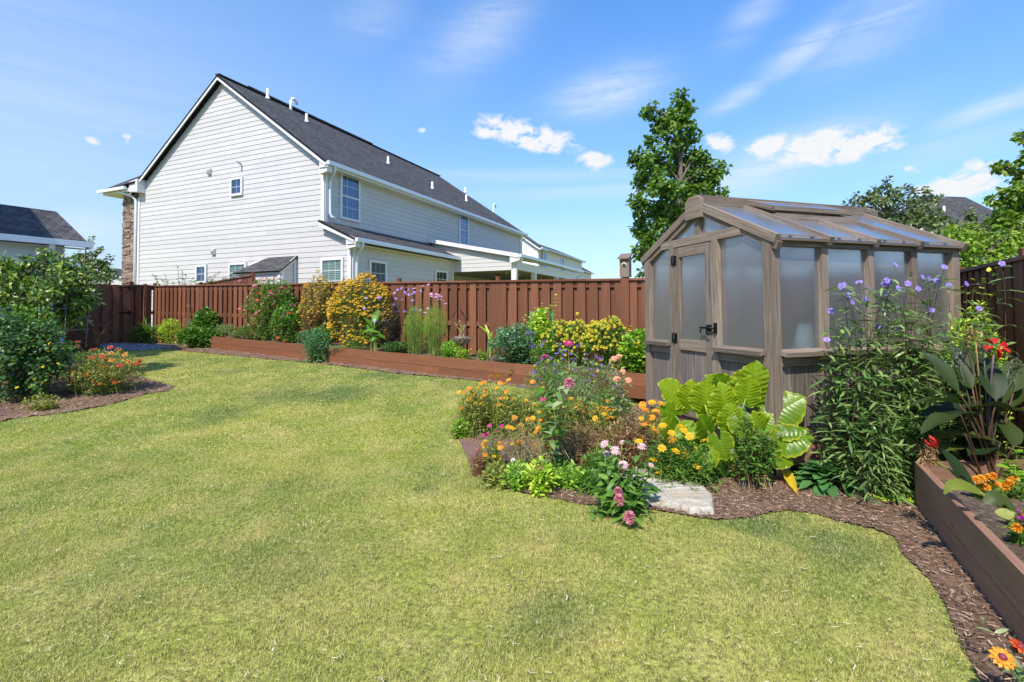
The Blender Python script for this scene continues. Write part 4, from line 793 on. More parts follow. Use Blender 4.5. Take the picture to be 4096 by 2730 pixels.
mb.beam(sl(aH0 - .03, f0 - .02, .02), sl(aH0 - .03, f1 + .02, .02), .05, .07); hatch = mb.build('roof_hatch', cw, gh)
pane([sl(aH0, f0, .12), sl(aH0, f1, .12), sl(aH1, f1, .08), sl(aH1, f0, .08)], 'hatch_panel', hatch)
mb = M(); mb.beam(g3(-.05, -.05, ztop - rise * .05 - .022), g3(-.05, GL + .06, ztop - rise * .05 - .022), .105, .016, (0, 0, 1) + RNn * .25); mb.build('eave_board', MT['cedar'], gh)
mb = M()
for i in range(4):
    for q in (.28, .72):
        s = bays[i] + (bays[i + 1] - bays[i]) * q; c = sl(-.055, s, .006); mb.tube([c, c + (0, 0, .006)], [.018, .012], 8)
mb.build('roof_washer', MT['galv'], gh)
# door
dw0, dw1 = jr + .03, jl - .045; dr = M(); z0, z1 = zbase + .02, zhead - .055
for a in (dw0 + .04, dw1 - .04): dr.beam(g3(a, 0, z0) + FNn * .035, g3(a, 0, z1) + FNn * .035, .085, .04, FNn)
dr.beam(g3(dw0 + .08, 0, z1 - .05) + FNn * .035, g3(dw1 - .08, 0, z1 - .05) + FNn * .035, .038, .10); dr.beam(g3(dw0 + .08, 0, zsill + .0) + FNn * .036, g3(dw1 - .08, 0, zsill + .0) + FNn * .036, .04, .11); dr.beam(g3(dw0 + .08, 0, z0 + .06) + FNn * .036, g3(dw1 - .08, 0, z0 + .06) + FNn * .036, .04, .11)
door = dr.build('door', cw, gh); boards(Z0(g3(dw0 + .08, .0, 0)) + FNn * .022, Z0(g3(dw1 - .08, 0, 0)) + FNn * .022, z0 + .1, zsill - .05, FNn, .1).build('door_boards', MT['cedar2'], door)
pane([g3(dw0 + .08, 0, zsill + .05) + FNn * .03, g3(dw1 - .08, 0, zsill + .05) + FNn * .03, g3(dw1 - .08, 0, z1 - .09) + FNn * .03, g3(dw0 + .08, 0, z1 - .09) + FNn * .03], 'door_panel', door)
for z in (GZ(2.03), GZ(1.10)):
    mb = M(); c = g3(dw1 + .0, 0, z) + FNn * .06; mb.beam(c - (0, 0, .05), c + (0, 0, .05), .09, .008, FNn); mb.tube([c + FNn * .008 - (0, 0, .058), c + FNn * .008 + (0, 0, .058)], .007, 6); mb.build('hinge', MT['black'], door)
mb = M(); c = g3(dw0 + .03, 0, GZ(1.24)) + FNn * .065; mb.beam(c - gu3 * .005 - (0, 0, .03), c - gu3 * .005 + (0, 0, .03), .06, .018, FNn); mb.tube([c + gu3 * .10 + FNn * .02, c - gu3 * .10 + FNn * .02], .010, 8); mb.tube([c + gu3 * .09 + FNn * .02 - (0, 0, .012), c + gu3 * .09 + FNn * .03 - (0, 0, .05)], .007, 6); mb.beam(c - gu3 * .10 - (0, 0, .05), c - gu3 * .10 + (0, 0, .05), .028, .03, FNn); mb.tube([c + FNn * .02, c + FNn * .03 - (0, 0, .05), c + FNn * .02 - gu3 * .03 - (0, 0, .07)], .007, 6); mb.build('latch', MT['black'], door)

# things inside the greenhouse
gin = g3(.45, .45, zbase); mb = M(); mb.tube([g3(.33, .30, zbase), g3(.36, .36, GZ(1.62))], .028, 10); o = mb.build('timber_stake', plain('raw_timber', (.5, .33, .17)), None, tuple(g3(.33, .3, zbase))); tag(o, 'tan wooden stake standing inside the greenhouse behind the panel right of the door', 'stake')
floor = M(); floor.poly([g3(.04, .04, zbase - .02), g3(.04, GL - .04, zbase - .02), g3(GW - .04, GL - .04, zbase - .02), g3(GW - .04, .04, zbase - .02)]); floor.build('greenhouse_floor', MT['soil'], gh)
sh = thing('potting_bench', 'dark potting bench inside the greenhouse along its far side', 'bench', g3(1.45, 1.0, zbase)); mb = M(); mb.beam(g3(1.5, .25, zbase + .75), g3(1.5, GL - .1, zbase + .75), .45, .04); mb.build('bench_top', MT['cedar2'], sh)
for a, s in ((1.3, .3), (1.7, .3), (1.3, GL - .15), (1.7, GL - .15)): mb = M(); mb.beam(g3(a, s, zbase), g3(a, s, zbase + .73), .05, .05, gu3); mb.build('leg', MT['cedar2'], sh)
mb = M(); mb.tube([g3(.28, .62, zbase + .1), g3(.24, .55, zbase + .55), g3(.16, .50, zbase + 1.0)], [.12, .14, .06], 12); o = mb.build('plastic_bag', plain('clear_blue_plastic', (.45, .68, .72), .3), None, tuple(g3(.28, .62, zbase))); tag(o, 'pale blue and white plastic sack leaning inside the greenhouse at the first long-side panel', 'sack')
mb = M(); mb.tube([g3(1.5, .5, zbase + .79), g3(1.5, .5, zbase + .93)], [.13, .17], 16); o = mb.build('storage_tub', plain('dark_tub', (.03, .04, .04)), None, tuple(g3(1.5, .5, zbase + .79))); tag(o, 'dark round tub on the bench inside the greenhouse', 'tub')
mb = M()
for k in range(3): mb.box(g3(.75, 1.2, 0) * (1, 1, 0) + (-.16, -.12, zbase + .3 + k * .06), g3(.75, 1.2, 0) * (1, 1, 0) + (.16, .12, zbase + .34 + k * .06))
o = mb.build('yellow_crate', plain('yellow_plastic', (.65, .48, .06)), None, tuple(g3(.75, 1.2, zbase))); tag(o, 'yellow slatted crate low inside the greenhouse beyond the long side panels', 'crate')

# ================================================================== PLANTERS
def planter_board(root, p0, p1, z0, z1, t, mat, rows=2, name='board', seams=()):
    p0 = np.array([*p0[:2], 0.]); p1 = np.array([*p1[:2], 0.]); d = p1 - p0
    for r_ in range(rows):
        cuts = [0] + (list(seams[r_]) if r_ < len(seams) else []) + [1]
        for i in range(len(cuts) - 1):
            a, b = p0 + d * cuts[i], p0 + d * cuts[i + 1]; za = lambda k: z0[0] + (z0[1] - z0[0]) * k; zb = lambda k: z1[0] + (z1[1] - z1[0]) * k
            q = lambda k: za(k) + (zb(k) - za(k)) * (r_ + .5) / rows; hgt_ = ((zb(cuts[i]) - za(cuts[i])) / rows)
            mb = M(); e = d / np.linalg.norm(d) * .002; mb.beam(a + (0, 0, q(cuts[i])) + e, b + (0, 0, q(cuts[i + 1])) - e, t, hgt_ - .005 - .0 * r_); mb.build(name, mat, root)
# long planter by the back fence
dirP = nrm(PB1[:2] - PB0[:2]); PB2 = PB1[:2] + dirP * 1.75; topz = lambda p: float(G(*p[:2])) + .34
lp = thing('long_planter', 'long low brown planter of stained boards running along the foot of the back fence', 'planter', (*PB0[:2], float(PB0[2])))
zA, zB = hgt(842, 1345, PB0[1]), hgt(2145, 1462, PB1[1]); L1 = np.linalg.norm(PB1[:2] - PB0[:2]); zC = zB + (zB - zA) * 1.75 / L1 * .6
gA, gB = float(PB0[2]) - .03, float(PB1[2]) - .03
planter_board(lp, PB0, PB1, (gA, gB), (zA, zB), .04, MT['stain_bed'], 2, 'front_board', ((.30, .80), (.40, .55, .96)))
planter_board(lp, PB1[:2], PB2, (gB, gB), (zB, zC), .04, MT['stain_bed'], 2, 'front_board')
pn = np.array([-dirP[1], dirP[0]]); pn = pn if pn[1] > 0 else -pn
planter_board(lp, PB0, PB0[:2] + pn * .8, (gA, gA), (zA, zA), .04, MT['stain_bed'], 2, 'end_board'); planter_board(lp, PB2, PB2 + pn * .55, (gB, gB), (zC, zC), .04, MT['stain_bed'], 2, 'end_board')
for f_ in (.3, .8): c = PB0[:2] + (PB1[:2] - PB0[:2]) * f_
psoil = lambda t: (PB0[:2] + (PB2 - PB0[:2]) * t)
mb = M(); k = 40; V = []
for i in range(k):
    t = i / (k - 1); c = psoil(t); z = zA + (zB - zA) * min(1, t * 1.2) - .05; fb = .86
    for j in range(6): p = c + pn * (.03 + fb * j / 5); V.append((p[0], p[1], z + .012 * random.random() + .02 * j / 5))
mb.grid(V, k, 6); mb.build('soil', MT['potting'], lp)
def planter_pt(px, py_or_frac, isfrac=True):
    """world point on the soil of the long planter under photo column px; frac 0 front .. 1 back"""
    lo, hi = -.2, 1.2
    for _ in range(40):
        md = (lo + hi) / 2; c = psoil(md) + pn * (.1 + .7 * py_or_frac); p = (c[0], c[1], 1.0)
        if ppx(p)[0] < px: lo = md
        else: hi = md
    c = psoil(lo) + pn * (.1 + .7 * py_or_frac); return np.array([c[0], c[1], zA + (zB - zA) * min(1, lo * 1.2) - .05])
# right hand planter close to the camera
A0 = gp(3677, 2028); zt0 = hgt(3677, 1846, A0[1]); B0 = gp(4096, 2576); dd = nrm(B0[:2] - A0[:2]); B0 = B0[:2] + dd * .9
rp_ = thing('tall_planter', 'faded brown timber planter in the right foreground holding marigolds', 'planter', tuple(A0))
c1 = at(4130, 1843, A0[1] + .02)[:2]; dfar = nrm(c1 - A0[:2])
off = np.array([-dd[1], dd[0]]); off = off if off @ dfar > 0 else -off
zg = float(A0[2]) - .02; ztp = zt0
for r_, (q0, q1) in enumerate(((zg, zg + (ztp - zg) * .46), (zg + (ztp - zg) * .46, ztp))):
    mb = M(); mb.beam((*(A0[:2]), (q0 + q1) / 2), (*B0, (q0 + q1) / 2), .042, q1 - q0 - .004); mb.build('side_board', MT['stain_old'], rp_)
    C1 = A0[:2] + dfar * 1.7; mb = M(); mb.beam((*(A0[:2] + dfar * .0), (q0 + q1) / 2), (*C1, (q0 + q1) / 2), .042, q1 - q0 - .004); mb.build('back_board', MT['stain_old'], rp_)
    mb = M(); mb.beam((*C1, (q0 + q1) / 2), (*(B0 + dfar * 1.7), (q0 + q1) / 2), .042, q1 - q0 - .004); mb.build('side_board', MT['stain_old'], rp_)
V = []
for i in range(30):
    for j in range(16): p = A0[:2] + (B0 - A0[:2]) * i / 29 + dfar * (1.68 * j / 15 + .01); V.append((p[0], p[1], ztp - .13 + .01 * random.random()))
mb = M(); mb.grid(V, 30, 16); mb.build('soil', MT['potting'], rp_)
def rsoil(px, py):                                   # point on the soil of the right planter
    d = ray(px, py); t = (ztp - .13 - CZ) / d[2]; return np.array([0, 0, CZ]) + d * t
# raised bed behind the left shrubs
lb0 = at(235, 1332, 12.0)[:2]; lb1 = at(378, 1332, 12.0)[:2]; lbz = hgt(300, 1332, 12.0); lbp = thing('small_planter', 'low dark planter in shade beside the wire cage on the left', 'planter', (*lb0, float(G(*lb0))))
q = np.array([-.35, .93]); mb = M()
for r_ in range(2):
    gz = float(G(*lb0)); z = gz + (lbz - gz) * (r_ + .5) / 2; hh = (lbz - gz) / 2 - .005
    mb.beam((*(lb0 - (.6, 0.1)), z), (*lb1, z), .04, hh); mb.beam((*lb1, z), (*(lb1 + q * .3), z), .04, hh)
mb.build('board', MT['stain'], lbp); mb = M(); mb.poly([(*(lb0 - (1.2, .1)), lbz - .05), (*lb1, lbz - .05), (*(lb1 + q * .3), lbz - .05), (*(lb0 - (1.2, .1) + q * .9), lbz - .05)]); mb.build('soil', MT['potting'], lbp)

# birdhouse on the fence post
bp = fpt(0, 0, .0); bz = ftop(0) + .02; bh = thing('birdhouse', 'grey weathered wooden birdhouse on top of the fence post left of the greenhouse', 'birdhouse', (bp[0], bp[1], bz))
w3 = np.array([*FN, 0.]); u3 = np.array([*FD, 0.]); c = np.array([bp[0], bp[1], bz]) + w3 * .03
mb = M(); w, dp, h0, h1 = .155, .15, .30, .36
mb.prism([c + w3 * dp / 2 + (0, 0, 0), c + w3 * dp / 2 + (0, 0, h0), c - w3 * dp / 2 + (0, 0, h1), c - w3 * dp / 2], u3 * w); 
for v in mb.v: v -= u3 * w / 2
mb.build('body', cw, bh); mb = M(); mb.prism([c + w3 * (dp / 2 + .05) - u3 * .10 + (0, 0, h0 - .01), c + w3 * (dp / 2 + .05) + u3 * .10 + (0, 0, h0 - .01), c - w3 * (dp / 2 + .01) + u3 * .10 + (0, 0, h1 + .02), c - w3 * (dp / 2 + .01) - u3 * .10 + (0, 0, h1 + .02)], (0, 0, .02)); mb.build('roof', cw, bh)
mb = M(); e = c + w3 * (dp / 2 + .003) + (0, 0, .20); mb.tube([e - w3 * .001, e + w3 * .006], .040, 20); mb.build('hole_plate', plain('pale_worn_wood', (.5, .48, .42)), bh)
mb = M(); mb.tube([e + w3 * .0, e + w3 * .008], .021, 20); mb.build('entrance_hole', MT['black'], bh)
mb = M(); mb.beam(fpt(0, .2, .08), fpt(0, bz - .01, .08), .14, .02, w3); mb.build('mounting_board', MT['stain'], bh)

# stone slab and small stones
def rock(name, label, pts, th, mat, seed=0, cat='stone', sub=6):
    g = np.random.default_rng(seed); P_ = np.array([gp(*p) for p in pts]); c = P_.mean(0); n = len(P_); mb = M(); out_ = []
    for i in range(n):
        for k in range(sub): t = k / sub; q = P_[i] * (1 - t) + P_[(i + 1) % n] * t; out_.append(q + g.normal(0, .006, 3) * (1, 1, 0))
    O = np.array(out_); rings = []
    for f_, z in ((1.02, -.02), (1.0, th * .55), (.975, th * .9), (.93, th), (.7, th * 1.02), (.35, th * 1.03)): R_ = c + (O - c) * f_; R_[:, 2] = c[2] + z + g.normal(0, th * .05, len(O)); rings.append(R_)
    V = np.vstack(rings + [[c + (0, 0, th * 1.02)]]); k = len(O); Fa = []
    for r_ in range(len(rings) - 1):
        for i in range(k): Fa.append([r_ * k + i, r_ * k + (i + 1) % k, (r_ + 1) * k + (i + 1) % k, (r_ + 1) * k + i])
    mb.add(V, Fa, 0, .5, None, False); b = (len(rings) - 1) * k; mb.add(V, [[b + i, b + (i + 1) % k, len(V) - 1] for i in range(k)], 0, .5)
    o = mb.build(name, mat, None, tuple(c)); return tag(o, label, cat)
def slabmat():
    m, t, b = newmat('pale_striated_stone'); ob = nd(t, 'ShaderNodeTexCoord').outputs['Object']; mp = nd(t, 'ShaderNodeMapping'); mp.inputs['Rotation'].default_value = (0, 0, .25); mp.inputs['Scale'].default_value = (3, 34, 8); t.links.new(ob, mp.inputs[0])
    n = noise(t, mp.outputs[0], 1.4, 7, .65, .6); n2 = noise(t, ob, 3.5, 4, .6); c = ramp(t, n, [(.3, (.22, .18, .13)), (.48, (.44, .39, .31)), (.68, (.60, .56, .48))]); c = mixc(t, ramp(t, n2, [(.5, (0, 0, 0)), (.75, (.55, .55, .55))]), c, (.50, .33, .18)); t.links.new(c, b.inputs['Base Color']); b.inputs['Roughness'].default_value = .85; bump(t, b, n, .7, .012); return m
rock('stone_slab', 'large flat pale striated stone slab at the edge of the lawn beside the pink zinnia', [(2480, 1905), (2540, 1893), (2620, 1905), (2700, 1925), (2790, 1955), (2850, 2000), (2858, 2060), (2800, 2068), (2700, 2045), (2600, 2030), (2500, 2015), (2440, 1970)], .055, slabmat(), 3)
rock('dark_stone', 'small smooth dark grey stone on the mulch before the speckled lily plant', [(2955, 1942), (2975, 1936), (3000, 1938), (3000, 1950), (2975, 1955), (2958, 1951)], .03, plain('dark_slate', (.05, .052, .06), .5), 5, sub=3)
rock('paving_block', 'grey broken paving block half hidden behind the yellow fallen leaf', [(3100, 1885), (3155, 1880), (3165, 1905), (3110, 1912)], .07, plain('grey_concrete', (.33, .31, .27), .9), 6, sub=3)
rock('garden_rock', 'rounded grey rock behind the broad-leaved rosette', [(3345, 1860), (3385, 1868), (3382, 1892), (3335, 1890), (3310, 1876)], .07, plain('grey_rock', (.26, .24, .22), .9), 8, sub=3)
# flat brown ground mat that crosses the island bed
mt = gpoly([(1836, 1766), (1874, 1850), (1960, 1860), (2150, 1850), (2300, 1835), (2480, 1800), (2640, 1740), (2560, 1705), (2400, 1720), (2200, 1740), (2000, 1752)])
mb = M(); P_ = np.array([[x, y, float(G(x, y)) + .016] for x, y in mt]); mb.prism(P_, (0, 0, .010)); o = mb.build('ground_mat', plain('brown_ground_mat', (.19, .105, .078), .9, var=.12), None, tuple(P_[0])); tag(o, 'flat reddish brown mat lying across the island bed under the cosmos', 'ground mat')
# ================================================================== PLANTS
def leafmat(name, cs, trans=.35, rough=.45, spec=.4, tcol=None):
    m, t, b = newmat(name); r = rndo(t); k = len(cs); c = ramp(t, r, [(i / max(1, k - 1), c_) for i, c_ in enumerate(cs)])
    ob = nd(t, 'ShaderNodeTexCoord').outputs['Object']; n = noise(t, ob, 3.0, 3, .5); c = mixc(t, 1.0, c, ramp(t, n, [(.3, (.78, .82, .8)), (.7, (1.2, 1.16, 1.1))]), 'MULTIPLY')
    t.links.new(c, b.inputs['Base Color']); b.inputs['Roughness'].default_value = rough; b.inputs['Specular IOR Level'].default_value = spec
    tl = nd(t, 'ShaderNodeBsdfTranslucent'); g = mixc(t, 1.0, c, tcol or (1.15, 1.25, .55), 'MULTIPLY'); t.links.new(g, tl.inputs[0]); mx = nd(t, 'ShaderNodeMixShader'); mx.inputs[0].default_value = trans
    t.links.new(b.outputs[0], mx.inputs[1]); t.links.new(tl.outputs[0], mx.inputs[2]); t.links.new(mx.outputs[0], t.nodes['Material Output'].inputs[0]); return m
LM = dict(
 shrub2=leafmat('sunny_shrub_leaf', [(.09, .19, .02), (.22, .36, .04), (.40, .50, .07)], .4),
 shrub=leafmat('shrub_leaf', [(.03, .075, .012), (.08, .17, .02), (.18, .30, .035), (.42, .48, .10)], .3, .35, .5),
 green=leafmat('mid_green_leaf', [(0.0675, 0.162, 0.0243), (0.135, 0.284, 0.0405), (0.216, 0.378, 0.0675)]),
 bright=leafmat('bright_green_leaf', [(0.135, 0.297, 0.027), (0.27, 0.486, 0.0473), (0.459, 0.648, 0.081)]),
 lime=leafmat('lime_leaf', [(0.216, 0.405, 0.027), (0.432, 0.621, 0.054), (0.743, 0.783, 0.108)]),
 dark=leafmat('dark_glossy_leaf', [(0.027, 0.0743, 0.0189), (0.054, 0.135, 0.027), (0.121, 0.23, 0.0405)], .2, .38, .4),
 olive=leafmat('olive_leaf', [(.13, .18, .03), (.30, .34, .06), (.55, .52, .16)]),
 grey=leafmat('grey_green_leaf', [(.12, .20, .07), (.24, .34, .13), (.42, .50, .24)]),
 blueg=leafmat('blue_green_leaf', [(0.054, 0.162, 0.0675), (0.121, 0.284, 0.121), (0.23, 0.419, 0.203)]),
 fern=leafmat('feathery_leaf', [(0.135, 0.297, 0.027), (0.27, 0.486, 0.054), (0.405, 0.621, 0.0945)], .45),
 ruel=leafmat('narrow_dark_leaf', [(.06, .13, .035), (.16, .28, .07), (.34, .46, .16)], .3, .35, .55),
 purp=leafmat('dusky_leaf', [(0.0338, 0.027, 0.0243), (0.081, 0.081, 0.0675), (0.176, 0.203, 0.149)], .2),
 brown=leafmat('dry_leaf', [(0.135, 0.0675, 0.0338), (0.324, 0.176, 0.081), (0.567, 0.378, 0.189)], .25),
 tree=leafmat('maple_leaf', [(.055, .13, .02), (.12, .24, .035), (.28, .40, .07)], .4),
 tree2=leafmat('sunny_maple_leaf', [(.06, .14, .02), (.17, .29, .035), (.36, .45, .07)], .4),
 far=leafmat('distant_tree_leaf', [(0.0675, 0.108, 0.0405), (0.135, 0.203, 0.0675), (0.27, 0.297, 0.121)], .3),
 stem=leafmat('green_stem', [(.20, .26, .06), (.40, .42, .14)], .1), stemd=leafmat('dark_stem', [(0.0675, 0.0405, 0.027), (0.149, 0.081, 0.0473)], .05), stemr=leafmat('reddish_stem', [(0.216, 0.0675, 0.0405), (0.324, 0.135, 0.0675)], .05), stemb=leafmat('tan_stem', [(0.338, 0.23, 0.121), (0.567, 0.432, 0.243)], .05),
 bark=plain('bark', (.16, .13, .105), .9, var=.3, sc=14))
def petal(name, c, c2=None, tr=.3):
    m, t, b = newmat(name); r = rndo(t); col = ramp(t, r, [(0, [v * .8 for v in c]), (1, c2 or c)]); t.links.new(col, b.inputs['Base Color']); b.inputs['Roughness'].default_value = .6
    tl = nd(t, 'ShaderNodeBsdfTranslucent'); t.links.new(col, tl.inputs[0]); mx = nd(t, 'ShaderNodeMixShader'); mx.inputs[0].default_value = tr; t.links.new(b.outputs[0], mx.inputs[1]); t.links.new(tl.outputs[0], mx.inputs[2]); t.links.new(mx.outputs[0], t.nodes['Material Output'].inputs[0]); return m
PM = dict(yellow=petal('golden_petal', (.85, .45, .005), (.9, .56, .01)), lemon=petal('lemon_petal', (.82, .66, .02), (.90, .80, .09)), orange=petal('orange_petal', (.85, .28, .01), (.9, .42, .02)), red=petal('red_orange_petal', (.80, .07, .02), (.85, .16, .03)), scarlet=petal('scarlet_petal', (.72, .015, .02), (.85, .05, .03)),
 pink=petal('pink_petal', (.80, .12, .28), (.85, .25, .40)), pale=petal('pale_pink_petal', (.86, .48, .52), (.9, .66, .66)), hot=petal('magenta_petal', (.75, .01, .20), (.85, .03, .32)), mag=petal('purple_magenta_petal', (.62, .01, .50), (.72, .05, .62)), viol=petal('violet_blue_petal', (.34, .22, .78), (.48, .36, .90)), purp=petal('purple_petal', (.26, .14, .52), (.40, .25, .66)),
 rose=petal('dusty_rose_petal', (.60, .14, .19), (.70, .30, .32)), peach=petal('peach_petal', (.85, .35, .18), (.88, .48, .30)), cosm=petal('cosmos_pink_petal', (.75, .25, .60), (.82, .42, .72)), white=petal('white_petal', (.8, .8, .78), (.85, .85, .82)), blue=petal('sky_blue_petal', (.10, .28, .85), (.2, .4, .9)), eye=petal('dark_flower_eye', (.05, .022, .012), (.08, .03, .015), 0), gold=petal('gold_flower_eye', (.55, .30, .02), (.7, .4, .03), 0), maroon=petal('maroon_flower_eye', (.16, .02, .03), (.25, .04, .05), 0), lav=petal('lavender_spike', (.30, .28, .42), (.44, .40, .55)), fade=petal('faded_brown_head', (.20, .12, .07), (.34, .22, .12), .1))

TPL = {'lance': ([.32, .68], [.5, .40]), 'ovate': ([.28, .62], [.5, .42]), 'linear': ([.25, .7], [.5, .45]), 'obov': ([.4, .75], [.38, .5])}
def leaves(mb, P, D, N, L, Wd, droop=.25, rnd=None, shape='lance', mat=0, fold=.15):
    n = len(P); 
    if n == 0: return
    D = nrm(D); S_ = nrm(np.cross(D, N)); N = np.cross(S_, D); L = np.broadcast_to(np.asarray(L, float), (n,))[:, None]; Wd = np.broadcast_to(np.asarray(Wd, float), (n,))[:, None]; dr = np.broadcast_to(np.asarray(droop, float), (n,))[:, None]
    ts, ws = TPL[shape]; q = lambda t, w: P + D * (L * t) + S_ * (Wd * w) + N * (-dr * L * t * t + fold * Wd * abs(w))
    V = np.stack([q(0, 0), q(ts[0], -ws[0]), q(ts[0], ws[0]), q(ts[1], -ws[1]), q(ts[1], ws[1]), q(1, 0)], 1).reshape(-1, 3); b = np.arange(n)[:, None] * 6
    r = rng.random(n) if rnd is None else rnd
    mb.add(V, np.hstack([b + 1, b + 3, b + 4, b + 2]), mat, r, None, True); k = len(mb.v); base = mb.n - len(V)
    mb.f.append((np.vstack([np.hstack([b, b + 1, b + 2]), np.hstack([b + 3, b + 5, b + 4])]) + base, mat, np.concatenate([r, r]), None, True))
def unit(n): v = rng.standard_normal((n, 3)); return nrm(v)

# ---- flower head prototypes
def fl_daisy(pet, eye, n=8, wide=.45, cup=.15, inner=.28, layers=1, notch=0, eyeh=.12):
    """radius 1 flower facing +z"""
    mb = M()
    for l in range(layers):
        sc = 1 - .24 * l
        a = np.arange(n) * 2 * math.pi / n + l * math.pi / n + rng.normal(0, .05, n); D = np.stack([np.cos(a), np.sin(a), np.full(n, cup + .30 * l)], -1); leaves(mb, D * .1, D, np.tile((0, 0, 1.), (n, 1)), .92 * sc, wide * sc, .28 - .04 * l, None, 'obov', 0, .1)
    if eye:
        k = 8; an = np.arange(k) * 2 * math.pi / k; V = [[0, 0, eyeh + .06]] + [[inner * math.cos(x), inner * math.sin(x), .06] for x in an] + [[inner * .6 * math.cos(x), inner * .6 * math.sin(x), eyeh + .03] for x in an]
        mb.add(V, [[1 + i, 1 + (i + 1) % k, 1 + k + (i + 1) % k, 1 + k + i] for i in range(k)], 1, .5); b = mb.n - len(V); mb.f.append((np.array([[0, 1 + k + i, 1 + k + (i + 1) % k] for i in range(k)]) + b, 1, np.full(k, .8), None, True))
    return mb
def fl_ball(layers=5, n=12, flat=.5, wide=.3):
    mb = M()
    for l in range(layers):
        e = l / (layers - 1); k = max(4, int(n * (1 - .55 * e))); a = np.arange(k) * 2 * math.pi / k + l * .9 + rng.normal(0, .12, k); tilt = -.15 + 1.25 * e; D = np.stack([np.cos(a) * math.cos(tilt), np.sin(a) * math.cos(tilt), np.full(k, math.sin(tilt))], -1)
        leaves(mb, D * .08 + (0, 0, flat * e * .6), D, np.tile((0, 0, 1.), (k, 1)), (1 - .35 * e) * .95, wide, .25, None, 'obov', 0, .2)
    return mb
def fl_cluster(n=26, r=.22):
    mb = M(); d = unit(n); d[:, 2] = np.abs(d[:, 2]) * .8 + .05; leaves(mb, d * .55, d * .3 + unit(n) * .6, d, .5, .42, .1, None, 'obov', 0, .0); return mb
def fl_trumpet():
    mb = M(); n = 5; a = np.arange(n) * 2 * math.pi / n; D = np.stack([np.cos(a), np.sin(a), np.full(n, .12)], -1); leaves(mb, D * .08, D, np.tile((0, 0, 1.), (n, 1)), .95, .92, .1, None, 'obov', 0, .12)
    mb.tube([(0, 0, -.9), (0, 0, -.5), (0, 0, -.1), (0, 0, .04)], [.06, .08, .16, .24], 6, 0, .1); mb.tube([(0, 0, .03), (0, 0, .07)], [.15, .02], 6, 1, .3); return mb
def fl_spike(n=40, h=6):
    mb = M(); z = np.linspace(0, h, n); a = np.arange(n) * 2.4; D = np.stack([np.cos(a), np.sin(a), np.full(n, .5)], -1); P_ = np.stack([0 * z, 0 * z, z], -1) + D * .2; leaves(mb, P_, D, np.tile((0, 0, 1.), (n, 1)), .9 * (1 - .5 * z / h), .7, .1, None, 'obov'); return mb
def fl_seed():
    mb = M(); mb.tube([(0, 0, -.3), (0, 0, 0), (0, 0, .5), (0, 0, .9)], [.2, .55, .5, .1], 6); return mb
FLB = {}
def proto(key, builder, mats):
    o = builder.build(key, mats); me = o.data; bpy.data.objects.remove(o); FLB[key] = me; return me
proto('susan', fl_daisy(0, 1, 9, .42, .05, .34, eyeh=.30), [PM['yellow'], PM['eye']]); proto('susan_low', fl_daisy(0, 1, 10, .45, .1, .30, layers=2), [PM['yellow'], PM['gold']])
for k_, c_ in (('orange', 'orange'), ('yellow', 'yellow')): proto('cosmos_' + k_, fl_daisy(0, 1, 7, .62, .28, .16, layers=2), [PM[c_], PM['gold']])
proto('cosmos_pink', fl_daisy(0, 1, 8, .55, .12, .18), [PM['cosm'], PM['gold']]); proto('cosmos_white', fl_daisy(0, 1, 8, .55, .12, .18), [PM['white'], PM['gold']])
for k_, p_, e_ in (('pink', 'pink', 'gold'), ('pale', 'pale', 'gold'), ('red', 'red', 'maroon'), ('peach', 'peach', 'gold'), ('mag', 'mag', 'gold'), ('scarlet', 'hot', 'gold')): proto('zinnia_' + k_, fl_daisy(0, 1, 15, .30, .02, .25, layers=3, eyeh=.16), [PM[p_], PM[e_]])
proto('zinnia_rose', fl_ball(6, 18, .7, .22), [PM['rose']]); proto('marigold', fl_ball(5, 12, .7, .42), [PM['orange']]); proto('yellow_pom', fl_ball(5, 12, .6, .40), [PM['lemon']])
proto('ruellia', fl_trumpet(), [PM['viol'], PM['purp']]); proto('vinca', fl_daisy(0, 1, 5, .85, .02, .12, eyeh=.02), [PM['hot'], PM['white']]); proto('vinca_white', fl_daisy(0, 1, 5, .85, .02, .12, eyeh=.02), [PM['white'], PM['gold']]); proto('tiny_blue', fl_daisy(0, 1, 5, .7, .1, .15), [PM['blue'], PM['white']])
proto('verbena', fl_cluster(), [PM['purp']]); proto('gaillardia', fl_daisy(0, 1, 12, .38, .1, .40, layers=2, eyeh=.3), [PM['red'], PM['maroon']]); proto('gaillardia_tip', fl_daisy(0, 1, 12, .38, .1, .40, layers=2, eyeh=.3), [PM['orange'], PM['maroon']])
proto('seed', fl_seed(), [PM['eye']]); proto('seed_brown', fl_seed(), [PM['fade']]); proto('seed_gold', fl_ball(4, 10, .8, .4), [PM['gold']]); proto('agastache', fl_spike(), [PM['lav']]); proto('lily', fl_daisy(0, 1, 6, .25, .5, .12), [PM['lav'], PM['purp']])
def flower(parent, key, p, r, up=None, name='flower'):
    o = bpy.data.objects.new(name, FLB[key]); C.objects.link(o); d = nrm(np.array([0, 0, .8]) + SUND * np.array([.5, .7, .2]) + rng.normal(0, .28, 3)) if up is None else nrm(up)
    
    if key == 'ruellia' and up is None: d = nrm(np.array([-.1, -.9, .45]) + rng.normal(0, .3, 3))
    q = Vector(d).to_track_quat('Z', 'Y'); l = np.array(p, float)
    if parent is not None: l = l - np.array(parent.location); o.parent = parent
    o.matrix_basis = Matrix.Translation(Vector(l)) @ q.to_matrix().to_4x4() @ Matrix.Rotation(rng.uniform(0, 6.28), 4, 'Z') @ Matrix.Scale(float(r), 4); return o
